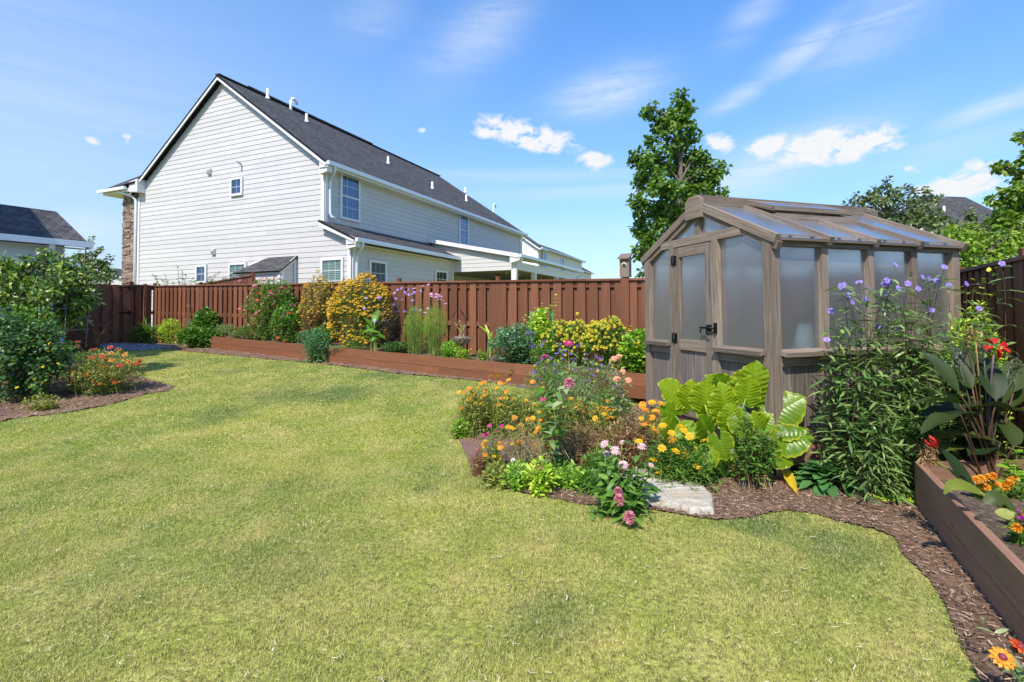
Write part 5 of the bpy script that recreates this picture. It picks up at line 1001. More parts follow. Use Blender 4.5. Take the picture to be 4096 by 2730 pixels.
def flower_bulk(parent, key, pts, rs, name='flowers'):
    """the smaller remaining blooms of one plant as one part"""
    me = FLB[key]; nv = len(me.vertices); co = np.empty(nv * 3, np.float32); me.vertices.foreach_get('co', co); co = co.reshape(-1, 3); ra = np.empty(len(me.polygons), np.float32); me.attributes['rnd'].data.foreach_get('value', ra)
    polys = [(list(p.vertices), p.material_index) for p in me.polygons]; mb = M()
    for p, r in zip(pts, rs):
        d = nrm(np.array([0, 0, .8]) + SUND * np.array([.5, .7, .2]) + rng.normal(0, .28, 3)); R_ = np.array((Vector(d).to_track_quat('Z', 'Y').to_matrix() @ Matrix.Rotation(rng.uniform(0, 6.28), 3, 'Z'))); V = co @ R_.T * r + p; b = mb.n; mb.v.append(V); mb.n += nv
        for sz in (3, 4):
            for mi in (0, 1):
                f = [v for v, m_ in polys if len(v) == sz and m_ == mi]
                if f: mb.f.append((np.array(f) + b, mi, rng.random(len(f)), None, True))
    o = mb.build(name, list(me.materials), parent); o['kind'] = 'stuff'; return o

def curve(p0, p1, n, bow=.1, lift=.5):
    """stem from the ground to its tip, leaving steeply"""
    p0 = np.array(p0, float); p1 = np.array(p1, float); h = np.linalg.norm(p1 - p0); c = p0 * (1 - .5) + p1 * .5; c = np.array([p0[0] + (p1[0] - p0[0]) * (1 - lift) * .6, p0[1] + (p1[1] - p0[1]) * (1 - lift) * .6, p0[2] + (p1[2] - p0[2]) * .6]) + rng.normal(0, bow * h * .5, 3) * (1, 1, .2)
    t = np.linspace(0, 1, n)[:, None]; return p0 * (1 - t) ** 2 + 2 * c * t * (1 - t) + p1 * t * t
def stem_leaves(mb, pts, n, L, Wd, up=.3, droop=.3, t0=.12, t1=1., shape='lance', taper=.4, pair=True, jit=.3):
    k = len(pts); t = np.linspace(t0, t1, n) + rng.normal(0, .02, n); t = np.clip(t, 0, .999); f = t * (k - 1); i = f.astype(int); w = (f - i)[:, None]; P_ = pts[i] * (1 - w) + pts[np.minimum(i + 1, k - 1)] * w
    a = np.arange(n) * (math.pi / 2 if pair else 2.4) + rng.uniform(0, 6.28) + rng.normal(0, jit, n)
    if pair: P_ = np.repeat(P_, 2, 0); a = np.repeat(a, 2); a[1::2] += math.pi; t = np.repeat(t, 2)
    m_ = len(P_); D = np.stack([np.cos(a), np.sin(a), np.full(m_, up) + rng.normal(0, .22, m_)], -1); s = (1 - taper * t) * rng.uniform(.7, 1.15, m_); leaves(mb, P_, D, np.tile((0, 0, 1.), (m_, 1)) + rng.normal(0, .3, (m_, 3)), L * s, Wd * s, droop, None, shape)
def dome_tips(c, R, H, n, prof=.45, zmin=.55, ry=None):
    a = rng.uniform(0, 2 * math.pi, n); r = np.sqrt(rng.random(n)); z = H * (1 - prof * r * r) * rng.uniform(zmin, 1, n); ry = ry or R
    return np.stack([c[0] + R * r * np.cos(a), c[1] + ry * r * np.sin(a), c[2] + z], -1)
def shell(c, R, ry, H, n, inw=.12):
    d = unit(n); d[:, 2] = np.abs(d[:, 2]); k = rng.random(n) < .35; d[k, 2] -= .8 * rng.random(k.sum()); d = nrm(d); f = 1 - inw * rng.random(n) ** 1.5; lump = 1 + .10 * np.sin(d[:, 0] * 7 + c[0] * 9) * np.cos(d[:, 2] * 6 + c[1] * 7)
    f = (f * lump)[:, None]; return np.stack([c[0] + R * d[:, 0] * f[:, 0], c[1] + ry * d[:, 1] * f[:, 0], c[2] + H * np.clip(.42 + .58 * d[:, 2] * f[:, 0], .03, 1.03)], -1)
def plant(name, label, cat, base, R, H, stems=20, lf=('green', 'lance'), L=.06, Wd=.02, nl=8, up=.3, droop=.3, st='stem', sr=.0025, group=None, tips=None, fl=None, pxf=(), prof=.45, zmin=.55, fr=.02, maxfl=100, pair=True, taper=.35, ry=None, base_r=.3, t0=.12, inner=0, lift=.5, bow=.1):
    """herb or shrub: stems rise from the base, carry leaves, end in flowers.
    fl: list of (proto, count, radius); pxf: list of (px, py, proto, radius[, dY]) blooms at photo points"""
    base = np.array(base, float); th = thing(name, label, cat, base, group); T = dome_tips(base, R, H, stems, prof, zmin, ry) if stems else np.zeros((0, 3))
    if tips is not None and len(tips): T = np.vstack([T, tips])
    ex = []
    for q in pxf:
        dY = q[4] if len(q) > 4 else rng.uniform(-.6, .3) * (ry or R); p = at(q[0], q[1], base[1] + dY); ex.append(p); T = np.vstack([T, p])
    sm = M(); lm = M()
    for i, p in enumerate(T):
        o = base + np.array([rng.normal(0, R * base_r), rng.normal(0, (ry or R) * base_r), 0]); 
        if i >= stems + (0 if tips is None else len(tips)): o[:2] = o[:2] * .6 + p[:2] * .4
        c = curve(o, p, 7, bow, lift); sm.tube(c, np.linspace(sr, sr * .45, 7), 3, cap=False); stem_leaves(lm, c, nl, L, Wd, up, droop, t0, .98, lf[1], taper, pair)
    if inner:
        a = shell(base, R, ry or R, H, inner, .45); leaves(lm, a, unit(inner) + (0, 0, .35) + nrm(a - base) * .8, unit(inner) * .5 + (0, 0, 1), L * rng.uniform(.6, 1.1, inner), Wd * rng.uniform(.7, 1.1, inner), droop, None, lf[1])
    if len(T): sm.build('stem', LM[st], th)
    lm.build('foliage', LM[lf[0]], th)
    for q, p in zip(pxf, ex): flower(th, q[2], p, q[3])
    cnt = len(ex)
    if fl:
        for key, n, r in fl:
            if stems >= n and n > 0 and not key.startswith(('susan', 'yellow_pom', 'zinnia')): I = rng.choice(stems, n, replace=False); pts = T[I] + (0, 0, r * .3)
            else: pts = shell(base, R * 1.03, (ry or R) * 1.03, H * 1.03, n, .08)
            rs = r * rng.uniform(.75, 1.15, n); order = np.argsort(pts[:, 1]); k = max(0, maxfl - cnt)
            for i in order[:k]: flower(th, key, pts[i], rs[i])
            cnt += min(k, n)
            if n > k: flower_bulk(th, key, pts[order[k:]], rs[order[k:]])
    return th
def pw(px, Y): return px * Y / F                     # pixels to metres at depth Y
def B(px, py): return gp(px, py)                     # base on the ground under a pixel
def BY(px, Y): p = at(px, 1300, Y); return np.array([p[0], p[1], float(G(p[0], p[1]))])
def HT(b, px, ytop): return hgt(px, ytop, b[1]) - b[2]

# ---------------- plants of the long planter
def pp(px, fr_=.5): return planter_pt(px, fr_)
b = pp(1085, .5); h = HT(b, 1085, 1115)
plant('zinnia_bush', 'tall pink flowered zinnia clump against the fence at the left end of the long planter', 'zinnia', b, pw(105, b[1]), h, 90, ('green', 'ovate'), .085, .04, 11, sr=.004, prof=.25, zmin=.45, ry=.35, inner=1700, fl=[('zinnia_pink', 40, .038), ('zinnia_red', 14, .036)],
      pxf=[(x, y, k, .046) for x, y, k in ((1012, 1168, 'zinnia_pink'), (1030, 1170, 'zinnia_red'), (1062, 1122, 'zinnia_pink'), (1050, 1112, 'zinnia_pink'), (1100, 1110, 'zinnia_pink'), (960, 1122, 'zinnia_pink'), (967, 1240, 'zinnia_red'), (958, 1235, 'zinnia_pink'), (1090, 1225, 'zinnia_red'), (1065, 1248, 'zinnia_red'), (1050, 1190, 'zinnia_red'), (1000, 1200, 'zinnia_pink'), (1035, 1265, 'zinnia_peach'))])
b = pp(1150, .25); h = HT(b, 1150, 1215)
plant('zinnia_bush', 'lower leafy zinnia with red orange blooms at the planter edge', 'zinnia', b, pw(72, b[1]), h, 40, ('green', 'ovate'), .08, .035, 9, prof=.3, zmin=.4, ry=.25, inner=1100,
      pxf=[(x, y, k, .046) for x, y, k in ((1098, 1293, 'zinnia_red'), (1100, 1313, 'zinnia_red'), (1120, 1318, 'zinnia_red'), (1142, 1320, 'zinnia_red'), (1130, 1302, 'zinnia_red'), (1170, 1322, 'zinnia_red'), (1173, 1290, 'zinnia_red'), (1148, 1343, 'zinnia_red'), (1116, 1340, 'zinnia_red'), (1140, 1363, 'zinnia_red'), (1110, 1352, 'zinnia_red'), (1138, 1276, 'zinnia_red'), (1155, 1252, 'zinnia_red'), (1172, 1220, 'zinnia_mag'), (1204, 1242, 'zinnia_mag'), (1125, 1270, 'zinnia_mag'), (1152, 1318, 'zinnia_mag'), (1190, 1335, 'zinnia_mag'), (1208, 1326, 'zinnia_mag'), (1175, 1251, 'zinnia_mag'), (1136, 1254, 'zinnia_mag'))])
b = pp(1010, .3); plant('salvia_bush', 'dark leafy bush under the tall zinnias, spilling over the planter front', 'shrub', b, pw(70, b[1]), HT(b, 1020, 1300), 50, ('green', 'ovate'), .05, .026, 9, prof=.4, ry=.25, inner=900)
b = pp(1275, .75); plant('black_eyed_susan', 'older browning black-eyed susan with dark seed heads rising above the fence', 'black-eyed susan', b, pw(78, b[1]), HT(b, 1280, 1098), 150, ('olive', 'lance'), .055, .02, 9, st='stemd', prof=.2, zmin=.5, ry=.3, inner=1400, fl=[('susan', 330, .026), ('seed', 120, .018)])
b = pp(1440, .60); plant('black_eyed_susan', 'big rounded black-eyed susan covered in yellow flowers', 'black-eyed susan', b, pw(128, b[1]), HT(b, 1440, 1103), 260, ('green', 'lance'), .06, .022, 8, prof=.38, zmin=.62, ry=.40, inner=2600, fl=[('susan', 1000, .036)])
b = pp(1235, .5); plant('dried_plant', 'withered tan plant between the zinnias and the yellow flowers', 'dead plant', b, pw(36, b[1]), HT(b, 1235, 1225), 40, ('brown', 'lance'), .07, .02, 8, st='stemb', prof=.2, ry=.2, inner=200)
b = B(1278, 1448) + (0, -.08, 0); plant('tomato_plant', 'soft green ferny plant growing in front of the planter boards', 'plant', b, pw(55, b[1]), HT(b, 1270, 1322), 60, ('blueg', 'ovate'), .06, .026, 11, prof=.3, zmin=.3, inner=1100, base_r=.45, ry=.2)
b = pp(1240, .12); plant('tomato_plant', 'soft green sprays leaning over the planter edge below the yellow flowers', 'plant', b, pw(60, b[1]), HT(b, 1280, 1318), 40, ('blueg', 'ovate'), .055, .024, 10, prof=.3, inner=500, ry=.2)
b = pp(1420, .10); plant('marigold', 'low clump of golden daisies at the planter edge under the big black-eyed susan', 'daisy', b, pw(50, b[1]), HT(b, 1420, 1345), 45, ('green', 'lance'), .05, .018, 6, prof=.3, ry=.12, fl=[('susan_low', 24, .028)], pxf=[(x, y, 'susan_low', .030) for x, y in ((1370, 1345), (1378, 1365), (1385, 1384), (1376, 1388), (1390, 1352), (1362, 1358), (1395, 1340), (1382, 1304), (1372, 1317), (1395, 1325), (1408, 1345), (1425, 1350), (1440, 1300), (1450, 1305))])
b = pp(1400, .02); plant('creeping_thyme', 'pale fine creeping plant at the planter edge under the golden daisies', 'ground cover plant', b, pw(85, b[1]), .12, 130, ('grey', 'ovate'), .022, .012, 8, prof=.4, ry=.12, inner=600)
b = pp(1570, .45); plant('wild_petunia', 'dusky purple leaved plant with violet flowers beside the big black-eyed susan', 'mexican petunia', b, pw(60, b[1]), HT(b, 1580, 1165), 45, ('purp', 'linear'), .13, .016, 13, up=.5, droop=.4, st='stemd', sr=.004, prof=.2, zmin=.6, ry=.25,
      pxf=[(x, y, 'ruellia', .030) for x, y in ((1465, 1193), (1513, 1192), (1520, 1192), (1457, 1235), (1484, 1241), (1540, 1281), (1548, 1308), (1499, 1287), (1578, 1173), (1608, 1198), (1577, 1218), (1584, 1195), (1595, 1244), (1618, 1247), (1590, 1160), (1606, 1154))])
b = pp(1650, .7); plant('wild_petunia', 'slender violet flowered stems among the pink cosmos, by the fence', 'mexican petunia', b, pw(60, b[1]), HT(b, 1640, 1170), 22, ('purp', 'linear'), .13, .014, 10, up=.5, st='stemd', prof=.2, zmin=.5, ry=.2, pxf=[(x, y, 'ruellia', .028) for x, y in ((1633, 1160), (1657, 1170), (1649, 1177), (1683, 1164), (1636, 1180), (1620, 1170), (1651, 1240), (1664, 1240), (1650, 1203))])
b = pp(1660, .35); plant('cosmos_plant', 'left tall feathery cosmos with few pink flowers', 'cosmos', b, pw(48, b[1]), HT(b, 1660, 1225), 70, ('fern', 'linear'), .06, .003, 20, up=.6, prof=.25, zmin=.35, ry=.25, inner=3200, pxf=[(1627, 1178, 'cosmos_pink', .045), (1690, 1144, 'cosmos_pink', .035), (1713, 1138, 'cosmos_pink', .035), (1682, 1241, 'cosmos_pink', .03), (1656, 1154, 'cosmos_pink', .03), (1711, 1234, 'cosmos_white', .028), (1673, 1362, 'cosmos_white', .028)])
b = pp(1740, .35); plant('cosmos_plant', 'right tall feathery cosmos topped with many pink flowers', 'cosmos', b, pw(50, b[1]), HT(b, 1740, 1218), 80, ('fern', 'linear'), .06, .003, 20, up=.6, prof=.25, zmin=.35, ry=.25, inner=3600, pxf=[(x, y, 'cosmos_pink', .034) for x, y in ((1724, 1176), (1745, 1177), (1727, 1185), (1756, 1180), (1745, 1188), (1765, 1192), (1770, 1204), (1782, 1215), (1757, 1190), (1760, 1198), (1700, 1250), (1752, 1200), (1763, 1186), (1738, 1190))])
def canna_like(name, label, cat, base, specs, mat, stem='stem', lw=.32, group=None, wave=.03, midc=None):
    """big single leaves, each a part. specs: (px, py, length, azimuth deg, rise, dY)"""
    th = thing(name, label, cat, base, group); base = np.array(base, float)
    for x, y, L, azd, rise, dY in specs:
        p = at(x, y, base[1] + dY); a = math.radians(azd); D = nrm(np.array([math.cos(a), math.sin(a), rise])); S_ = nrm(np.cross(D, (0, 0, 1)) + (0, 0, rng.normal(0, .2))); N = np.cross(S_, D); nu, nv = 9, 5; V = []
        for i in range(nu):
            t = i / (nu - 1); w = L * lw * (math.sin(math.pi * min(1, t * 1.02) ** .85) ** .8) * .5 + .001
            for j in range(nv): s = (j / (nv - 1) - .5) * 2; V.append(p + D * L * (t - .5) + S_ * w * s + N * (.30 * w * abs(s) - .35 * L * (t - .3) ** 2 * (1 if t > .3 else 0) + wave * L * .5 * math.sin(t * 14 + s * 2) * abs(s)))
        mb = M(); V = np.array(V); mb.grid(V, nu, nv, 0, rng.random()); mb.build('leaf', mat, th); q = V[2]
        mb = M(); mb.tube(curve(base + rng.normal(0, .03, 3) * (1, 1, 0), q, 6, .05), np.linspace(.010, .005, 6), 5); mb.build('stem', LM[stem], th)
    return th
MCG = leafmat('broad_green_leaf', [(.07, .19, .02), (.14, .30, .03), (.24, .42, .05)], .35, .35, .5)
b = pp(1495, .18); canna_like('canna', 'fresh green broad-leaved canna in front of the dusky purple plant', 'canna', b, [(1475, 1290, .35, 150, 1.2, 0), (1505, 1262, .32, 80, 1.8, .0), (1515, 1300, .34, 20, 1., -.05), (1455, 1330, .33, 185, .5, -.1), (1490, 1325, .30, 200, .3, -.15), (1520, 1345, .26, -20, -.2, -.2), (1485, 1300, .34, 100, 1.5, .1), (1500, 1355, .25, 250, -.1, -.2), (1540, 1310, .28, 10, .6, 0), (1530, 1385, .2, -60, .6, -.2), (1465, 1350, .25, 200, .3, -.1)], MCG, lw=.5)
# hook with hanging basket
hb = pp(1872, .55); hk = thing('plant_hook', 'thin black shepherd hook standing in the long planter', 'plant hook', hb); ztp_ = hgt(1850, 1243, hb[1]); dx = at(1840, 1300, hb[1])[0] - hb[0]
mb = M(); c = [hb + (0, 0, -.1), hb + (-.01, 0, .4), np.array([hb[0] - .05, hb[1], ztp_ - .12])]
for t in np.linspace(0, 1, 8): c.append(np.array([hb[0] - .05 + (dx - .0) * (t) * 1.6, hb[1], ztp_ - .12 + .14 * math.sin(math.pi * t) - .0 * t]))
mb.tube(c, .007, 6); mb.build('hook', MT['black'], hk)
kb = at(1847, 1350, hb[1] - .02); bk = thing('hanging_basket', 'round moss basket with straggly trailing plant hanging from the black hook', 'hanging basket', kb); mb = M(); a = np.linspace(-1.35, .1, 7)
mb.tube([kb + (0, 0, .13 * math.sin(x)) for x in a], [.145 * math.cos(x) for x in a], 16, 0); 
n = 500; d = unit(n); d[:, 2] = -np.abs(d[:, 2]) * .9 + .05; leaves(mb, kb + d * (.145, .145, .13), d + unit(n), d, .045, .008, .1, None, 'linear', 0); mb.build('basket', leafmat('dry_moss', [(.10, .08, .06), (.22, .18, .13), (.34, .29, .21)], .05), bk)
mb = M(); lm = M()
for k in range(9): p1 = kb + np.array([rng.uniform(-.16, .1), rng.uniform(-.1, .1), rng.uniform(.15, .42)]) if k < 6 else kb + np.array([-.14 - .02 * k / 6, -.05, -.25]); c = curve(kb + (rng.normal(0, .04), 0, .02), p1, 7, .3); mb.tube(c, .006, 4, 0); stem_leaves(lm, c, 6, .05, .022, .2, .3, .45)
mb.build('stem', LM['stemb'], bk); lm.build('foliage', LM['lime'], bk); mb = M()
for q in (-1, 0, 1): mb.tube([kb + (q * .13, .02 * q, .01), np.array([kb[0], kb[1], ztp_ - .02])], .002, 3)
mb.build('hanger_wire', MT['black'], bk)
b = pp(1850, .15); plant('pale_shrub', 'small variegated pale leafed plant on the soil under the hanging basket', 'plant', b, pw(40, b[1]), HT(b, 1850, 1385), 30, ('lime', 'lance'), .07, .022, 7, up=.6, prof=.3, ry=.15)
b = pp(1925, .3); plant('trailing_plant', 'low creeping green plant on bare soil left of the grey green catmint', 'plant', b, pw(28, b[1]), HT(b, 1930, 1393), 30, ('bright', 'ovate'), .05, .024, 7, prof=.4, ry=.15)
b = pp(1955, .35); canna_like('corn_stalk', 'pale yellow green strappy stalk between hook and catmint', 'stalk', b, [(1950, 1325, .30, 120, 2.0, 0), (1962, 1350, .28, 60, 3.0, 0), (1958, 1385, .24, 90, 4.0, -.02), (1938, 1320, .25, 150, .9, 0), (1960, 1405, .2, 80, 4.0, -.02)], LM['lime'], lw=.16)
b = pp(2065, .35); plant('catmint', 'grey green rounded catmint bush with pale lavender spikes', 'catmint', b, pw(112, b[1]), HT(b, 2070, 1300), 120, ('blueg', 'ovate'), .055, .034, 11, prof=.35, zmin=.4, ry=.34, inner=1800, fl=[('agastache', 44, .012)])
b = pp(2090, .02); plant('trailing_sprig', 'thin leafy sprig hanging over the front planter board', 'sprig', b, .05, .04, 0, ('green', 'ovate'), .03, .015, 9, tips=np.array([at(2005, 1512, b[1] - .12), at(2020, 1490, b[1] - .1)]), lift=-.5)
# green cage with bean vine
cb = pp(2165, .6); gcg = thing('plant_cage', 'bright green wire cage around a yellowing vine before the fence', 'plant cage', cb); zt1 = hgt(2165, 1248, cb[1]); mb = M(); cc = [cb + np.array([.17 * x, .17 * y, 0]) for x, y in ((-1, -1), (1, -1), (1, 1), (-1, 1))]
for c in cc: mb.tube([c + (0, 0, -.05), (c[0], c[1], zt1)], .005, 4)
for z in (zt1, cb[2] + (zt1 - cb[2]) * .62, cb[2] + (zt1 - cb[2]) * .3):
    for i in range(4): p, q = cc[i], cc[(i + 1) % 4]; mb.tube([(p[0], p[1], z), (q[0], q[1], z)], .005, 4)
mb.build('wire_frame', MT['greenwire'], gcg)
plant('bean_vine', 'yellow green climbing vine inside the green wire cage', 'vine', cb, .2, HT(cb, 2165, 1232), 26, ('lime', 'ovate'), .085, .06, 13, prof=.1, zmin=.5, inner=420, tips=np.array([at(2165, 1210, cb[1]), at(2220, 1180, cb[1] + .2), at(2100, 1255, cb[1] - .1), at(2225, 1190, cb[1] + .2)]), base_r=.7)
for px, f_, ytop, w, nn, lab in ((2275, .55, 1285, 104, 110, 'yellow flowered lantana, left mound behind the purple verbena'), (2430, .5, 1278, 104, 130, 'dense yellow flowered lantana, tallest mound in the middle of the planter end'), (2550, .30, 1328, 68, 30, 'leafy plant with scattered yellow flowers beside the greenhouse corner')):
    b = pp(px, f_); plant('lantana', lab, 'lantana', b, pw(w, b[1]), HT(b, px, ytop), 90, ('green' if px < 2500 else 'bright', 'ovate'), .06 if px < 2500 else .085, .03 if px < 2500 else .055, 9, prof=.35, zmin=.4, ry=.3, inner=1300, fl=[('yellow_pom', int(nn * 2.4), .023)])
b = pp(2330, .8); plant('lantana', 'single yellow flowers on taller stems in front of the fence boards', 'lantana', b, pw(60, b[1]), HT(b, 2330, 1330), 30, ('bright', 'ovate'), .06, .03, 9, ry=.15, pxf=[(2310, 1256, 'yellow_pom', .03, 0), (2253, 1288, 'yellow_pom', .03, 0), (2285, 1298, 'yellow_pom', .028), (2440, 1310, 'yellow_pom', .03), (2523, 1308, 'yellow_pom', .03), (2500, 1316, 'yellow_pom', .03), (2548, 1324, 'yellow_pom', .03)])
# greens left of the long planter
GL_ = [('strawberry_bush', 'rounded leafy green bush against the fence left of the long planter', 825, 1335, 50, 1240, ('green', 'ovate'), .11, .075, 1.1), ('strawberry_bush', 'lower leafy green bush touching the left end of the long planter', 795, 1398, 72, 1312, ('green', 'ovate'), .10, .07, .35),
       ('lavender', 'greyish plant with dull violet flower tips before the fence', 763, 1352, 30, 1280, ('grey', 'linear'), .06, .01, .9), ('dried_vine', 'brown dried vine climbing the fence near the corner', 752, 1330, 14, 1200, ('brown', 'ovate'), .05, .03, 1.3), ('yellow_shrub', 'yellow green bush half in sun in the fence corner', 680, 1365, 42, 1275, ('lime', 'ovate'), .05, .03, .9), ('daylily', 'shaded clump of arching grassy leaves in the fence corner near the gate', 590, 1377, 62, 1300, ('dark', 'linear'), .40, .018, .4)]
def FB(px, d):
    """ground point in front of the back fence by d metres under photo column px"""
    lo, hi = -4., 20.
    for _ in range(50):
        md = (lo + hi) / 2
        if ppx(fpt(md, 1.0, d))[0] > px: lo = md
        else: hi = md
    p = fpt(lo, 0, d); p[2] = float(G(p[0], p[1])); return p
for nm, lab, px, py, w, yt, lf_, L_, W_, dY in GL_:
    b = FB(px, {.9: .35, 1.1: .30, .35: .85, 1.3: .12, .4: .5}[dY])
    if nm == 'daylily': plant(nm, lab, 'daylily', b, pw(w, b[1]) * .6, HT(b, px, yt) * .85, 60, ('green', 'linear'), .34, .018, 3, up=1.2, droop=.9, prof=.3, inner=300, pair=False, taper=0)
    else: plant(nm, lab, {'strawberry_bush': 'bush', 'lavender': 'lavender', 'dried_vine': 'vine', 'yellow_shrub': 'bush'}[nm], b, pw(w, b[1]) * 1.15, HT(b, px, yt), 45, lf_, L_, W_, 8, st='stemb' if 'dried' in nm else 'stem', prof=.3, zmin=.3, inner=1100 if 'dried' not in nm else 20, ry=pw(w, b[1]) * .5, fl=[('verbena', 10, .02)] if nm == 'lavender' else None)
b = pp(905, .6); plant('silver_shrub', 'silvery green mounded plant at the left end of the long planter', 'shrub', b, pw(45, b[1]), HT(b, 905, 1300), 60, ('grey', 'linear'), .07, .010, 10, prof=.4, inner=900, ry=.3)
b = pp(945, .06); plant('rosemary', 'rosemary spilling over the front board near the planter left end', 'rosemary', b, pw(30, b[1]), HT(b, 945, 1325), 90, ('grey', 'linear'), .035, .005, 16, prof=.5, zmin=.1, ry=.12, st='stemd', inner=900)
# crape myrtle sprays beyond the fence
b = BY(700, 17.2); plant('crape_myrtle', 'arching leafy sprays showing above the fence before the grey wall', 'shrub', b, .8, 1.4, 10, ('shrub', 'ovate'), .15, .075, 34, st='stemd', sr=.012, zmin=.6, tips=np.array([at(x, y, 17.2) for x, y in ((608, 1092), (640, 1110), (710, 1068), (745, 1095), (770, 1110), (880, 1085), (845, 1105), (810, 1118), (720, 1130), (925, 1098), (980, 1095), (690, 1125), (660, 1098), (730, 1082), (800, 1100), (865, 1095), (905, 1108), (950, 1100), (625, 1102), (785, 1122))]), bow=.08, base_r=.2)

# ---------------- trees
def tree(name, label, cat, base, trunk_top, blobs, mat, leaf=(.10, .09), per=700, tr=.12, group=None, tw=.03, shape='ovate', cl=14):
    """blobs: (px, py, rx_px, ry_px, Y) crown lobes; a limb runs into every lobe"""
    th = thing(name, label, cat, base, group); base = np.array(base, float); mt_ = np.array(trunk_top, float); mb = M(); ax = curve(base, mt_, 9, .03); mb.tube(ax, np.linspace(tr, tr * .25, 9), 8); cr = M()
    for x, y, rx, ry_, Y_ in blobs:
        c = at(x, y, Y_); a = pw(rx, Y_); h = pw(ry_, Y_); k = int(np.argmin(np.abs(ax[:, 2] - (c[2] - h * .9 - .3)))); lb = curve(ax[k], c + (0, 0, h * .3), 7, .12); mb.tube(lb, np.linspace(tr * .35, .012, 7), 5)
        nc = max(5, int(cl * (rx * ry_ / 2500) ** .5)); d = unit(nc) * (rng.random((nc, 1)) ** .33); cen = c + d * (a, a * .9, h)
        for q in cen: mb.tube(curve(lb[rng.integers(2, 7)], q, 5, .15), np.linspace(.012, .004, 5), 3, cap=False)
        n = int(per * rx * ry_ / 2500); j = rng.integers(0, nc, n); sr_ = .36 * (a * h) ** .5 * (9 / nc) ** .33 + .05; o = unit(n) * (rng.random((n, 1)) ** .45) * sr_; P_ = cen[j] + o * (1, 1, .8); dd_ = P_ - c
        leaves(cr, P_, nrm(o) + unit(n) * .7 + (0, 0, -.15), unit(n) * .55 + (0, 0, .8) + nrm(dd_) * .4, rng.uniform(.6, 1.1, n) * leaf[0], rng.uniform(.6, 1.1, n) * leaf[1], .3, None, shape)
    mb.build('trunk', LM['bark'], th); cr.build('crown', mat, th); return th
YM = 14.0; b = BY(2700, YM)
tree('maple_tree', 'tall upright maple behind the greenhouse door end, uneven crown against the sky', 'tree', b, at(2720, 420, YM), [(x, y, rx, ry, YM + d) for x, y, rx, ry, d in ((2722, 400, 30, 52, 0), (2690, 455, 40, 38, .2), (2745, 470, 34, 50, -.2), (2600, 440, 30, 26, 0), (2640, 500, 44, 40, .2), (2700, 540, 66, 52, -.1), (2762, 540, 34, 40, .3), (2600, 560, 20, 30, 0),
     (2560, 640, 36, 44, .1), (2640, 640, 62, 56, -.4), (2730, 640, 64, 60, .4), (2800, 640, 32, 60, 0), (2560, 720, 42, 50, .3), (2650, 745, 76, 62, -.5), (2760, 740, 72, 66, .3), (2850, 700, 44, 50, 0), (2880, 680, 26, 30, 0), (2580, 810, 52, 50, -.2), (2690, 840, 86, 64, .1), (2800, 800, 60, 56, -.1), (2860, 770, 34, 44, 0), (2575, 900, 42, 52, .2), (2650, 930, 66, 60, -.3), (2760, 920, 70, 64, .2), (2580, 985, 34, 46, 0), (2650, 1010, 40, 40, 0), (2565, 1030, 26, 28, .1))], LM['tree'], (.14, .12), 330, .14, cl=12)
b = BY(2585, 19.0); tree('small_tree', 'small round green treetop just above the fence between birdhouse and greenhouse', 'tree', b, at(2590, 1090, 19), [(2575, 1098, 26, 18, 19), (2610, 1085, 26, 22, 19.2), (2600, 1110, 30, 18, 18.8)], LM['tree'], (.12, .10), 420, .07)
b = BY(3560, 13.5); tree('brown_tinged_tree', 'sparse tree with brownish tips behind the greenhouse roof', 'tree', b, at(3560, 800, 13.5), [(x, y, rx, ry, 13.5 + d) for x, y, rx, ry, d in ((3440, 800, 30, 30, 0), (3500, 770, 30, 44, .2), (3480, 820, 50, 40, 0), (3560, 790, 48, 44, -.2), (3540, 740, 14, 30, 0), (3600, 850, 50, 50, .2), (3660, 800, 36, 36, 0), (3720, 800, 34, 34, .1), (3690, 860, 52, 46, -.1), (3640, 900, 60, 46, 0), (3560, 880, 60, 44, .1), (3745, 880, 36, 40, 0), (3640, 745, 10, 22, 0), (3700, 765, 10, 22, 0), (3400, 815, 18, 14, 0))], LM['far'], (.11, .085), 260, .10)
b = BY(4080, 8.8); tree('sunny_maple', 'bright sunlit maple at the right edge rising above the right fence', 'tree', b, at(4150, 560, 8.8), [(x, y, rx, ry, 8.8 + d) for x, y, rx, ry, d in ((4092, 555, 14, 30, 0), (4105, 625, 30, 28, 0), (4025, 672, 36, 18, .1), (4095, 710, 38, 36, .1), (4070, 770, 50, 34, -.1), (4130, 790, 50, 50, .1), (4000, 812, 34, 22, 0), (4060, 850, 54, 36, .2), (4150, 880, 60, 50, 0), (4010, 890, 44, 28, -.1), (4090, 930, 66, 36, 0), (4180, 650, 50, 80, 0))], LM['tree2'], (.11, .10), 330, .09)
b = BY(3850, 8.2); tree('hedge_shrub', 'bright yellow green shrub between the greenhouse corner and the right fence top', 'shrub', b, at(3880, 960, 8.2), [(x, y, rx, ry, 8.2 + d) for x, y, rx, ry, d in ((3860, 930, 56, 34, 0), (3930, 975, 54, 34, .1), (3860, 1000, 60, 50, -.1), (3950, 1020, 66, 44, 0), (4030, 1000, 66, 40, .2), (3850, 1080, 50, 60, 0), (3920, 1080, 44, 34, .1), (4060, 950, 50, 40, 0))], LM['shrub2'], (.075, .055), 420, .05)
b = BY(3800, 20.); tree('bushy_tree', 'dull green bushes in front of the distant grey hip roof', 'tree', b, at(3800, 960, 20), [(x, y, rx, ry, 20 + d) for x, y, rx, ry, d in ((3760, 930, 50, 34, 0), (3830, 930, 50, 34, 0), (3900, 930, 44, 44, 0), (3880, 860, 24, 40, 0), (3800, 900, 26, 26, .3), (3960, 910, 40, 40, 0))], LM['far'], (.16, .12), 300, .1)
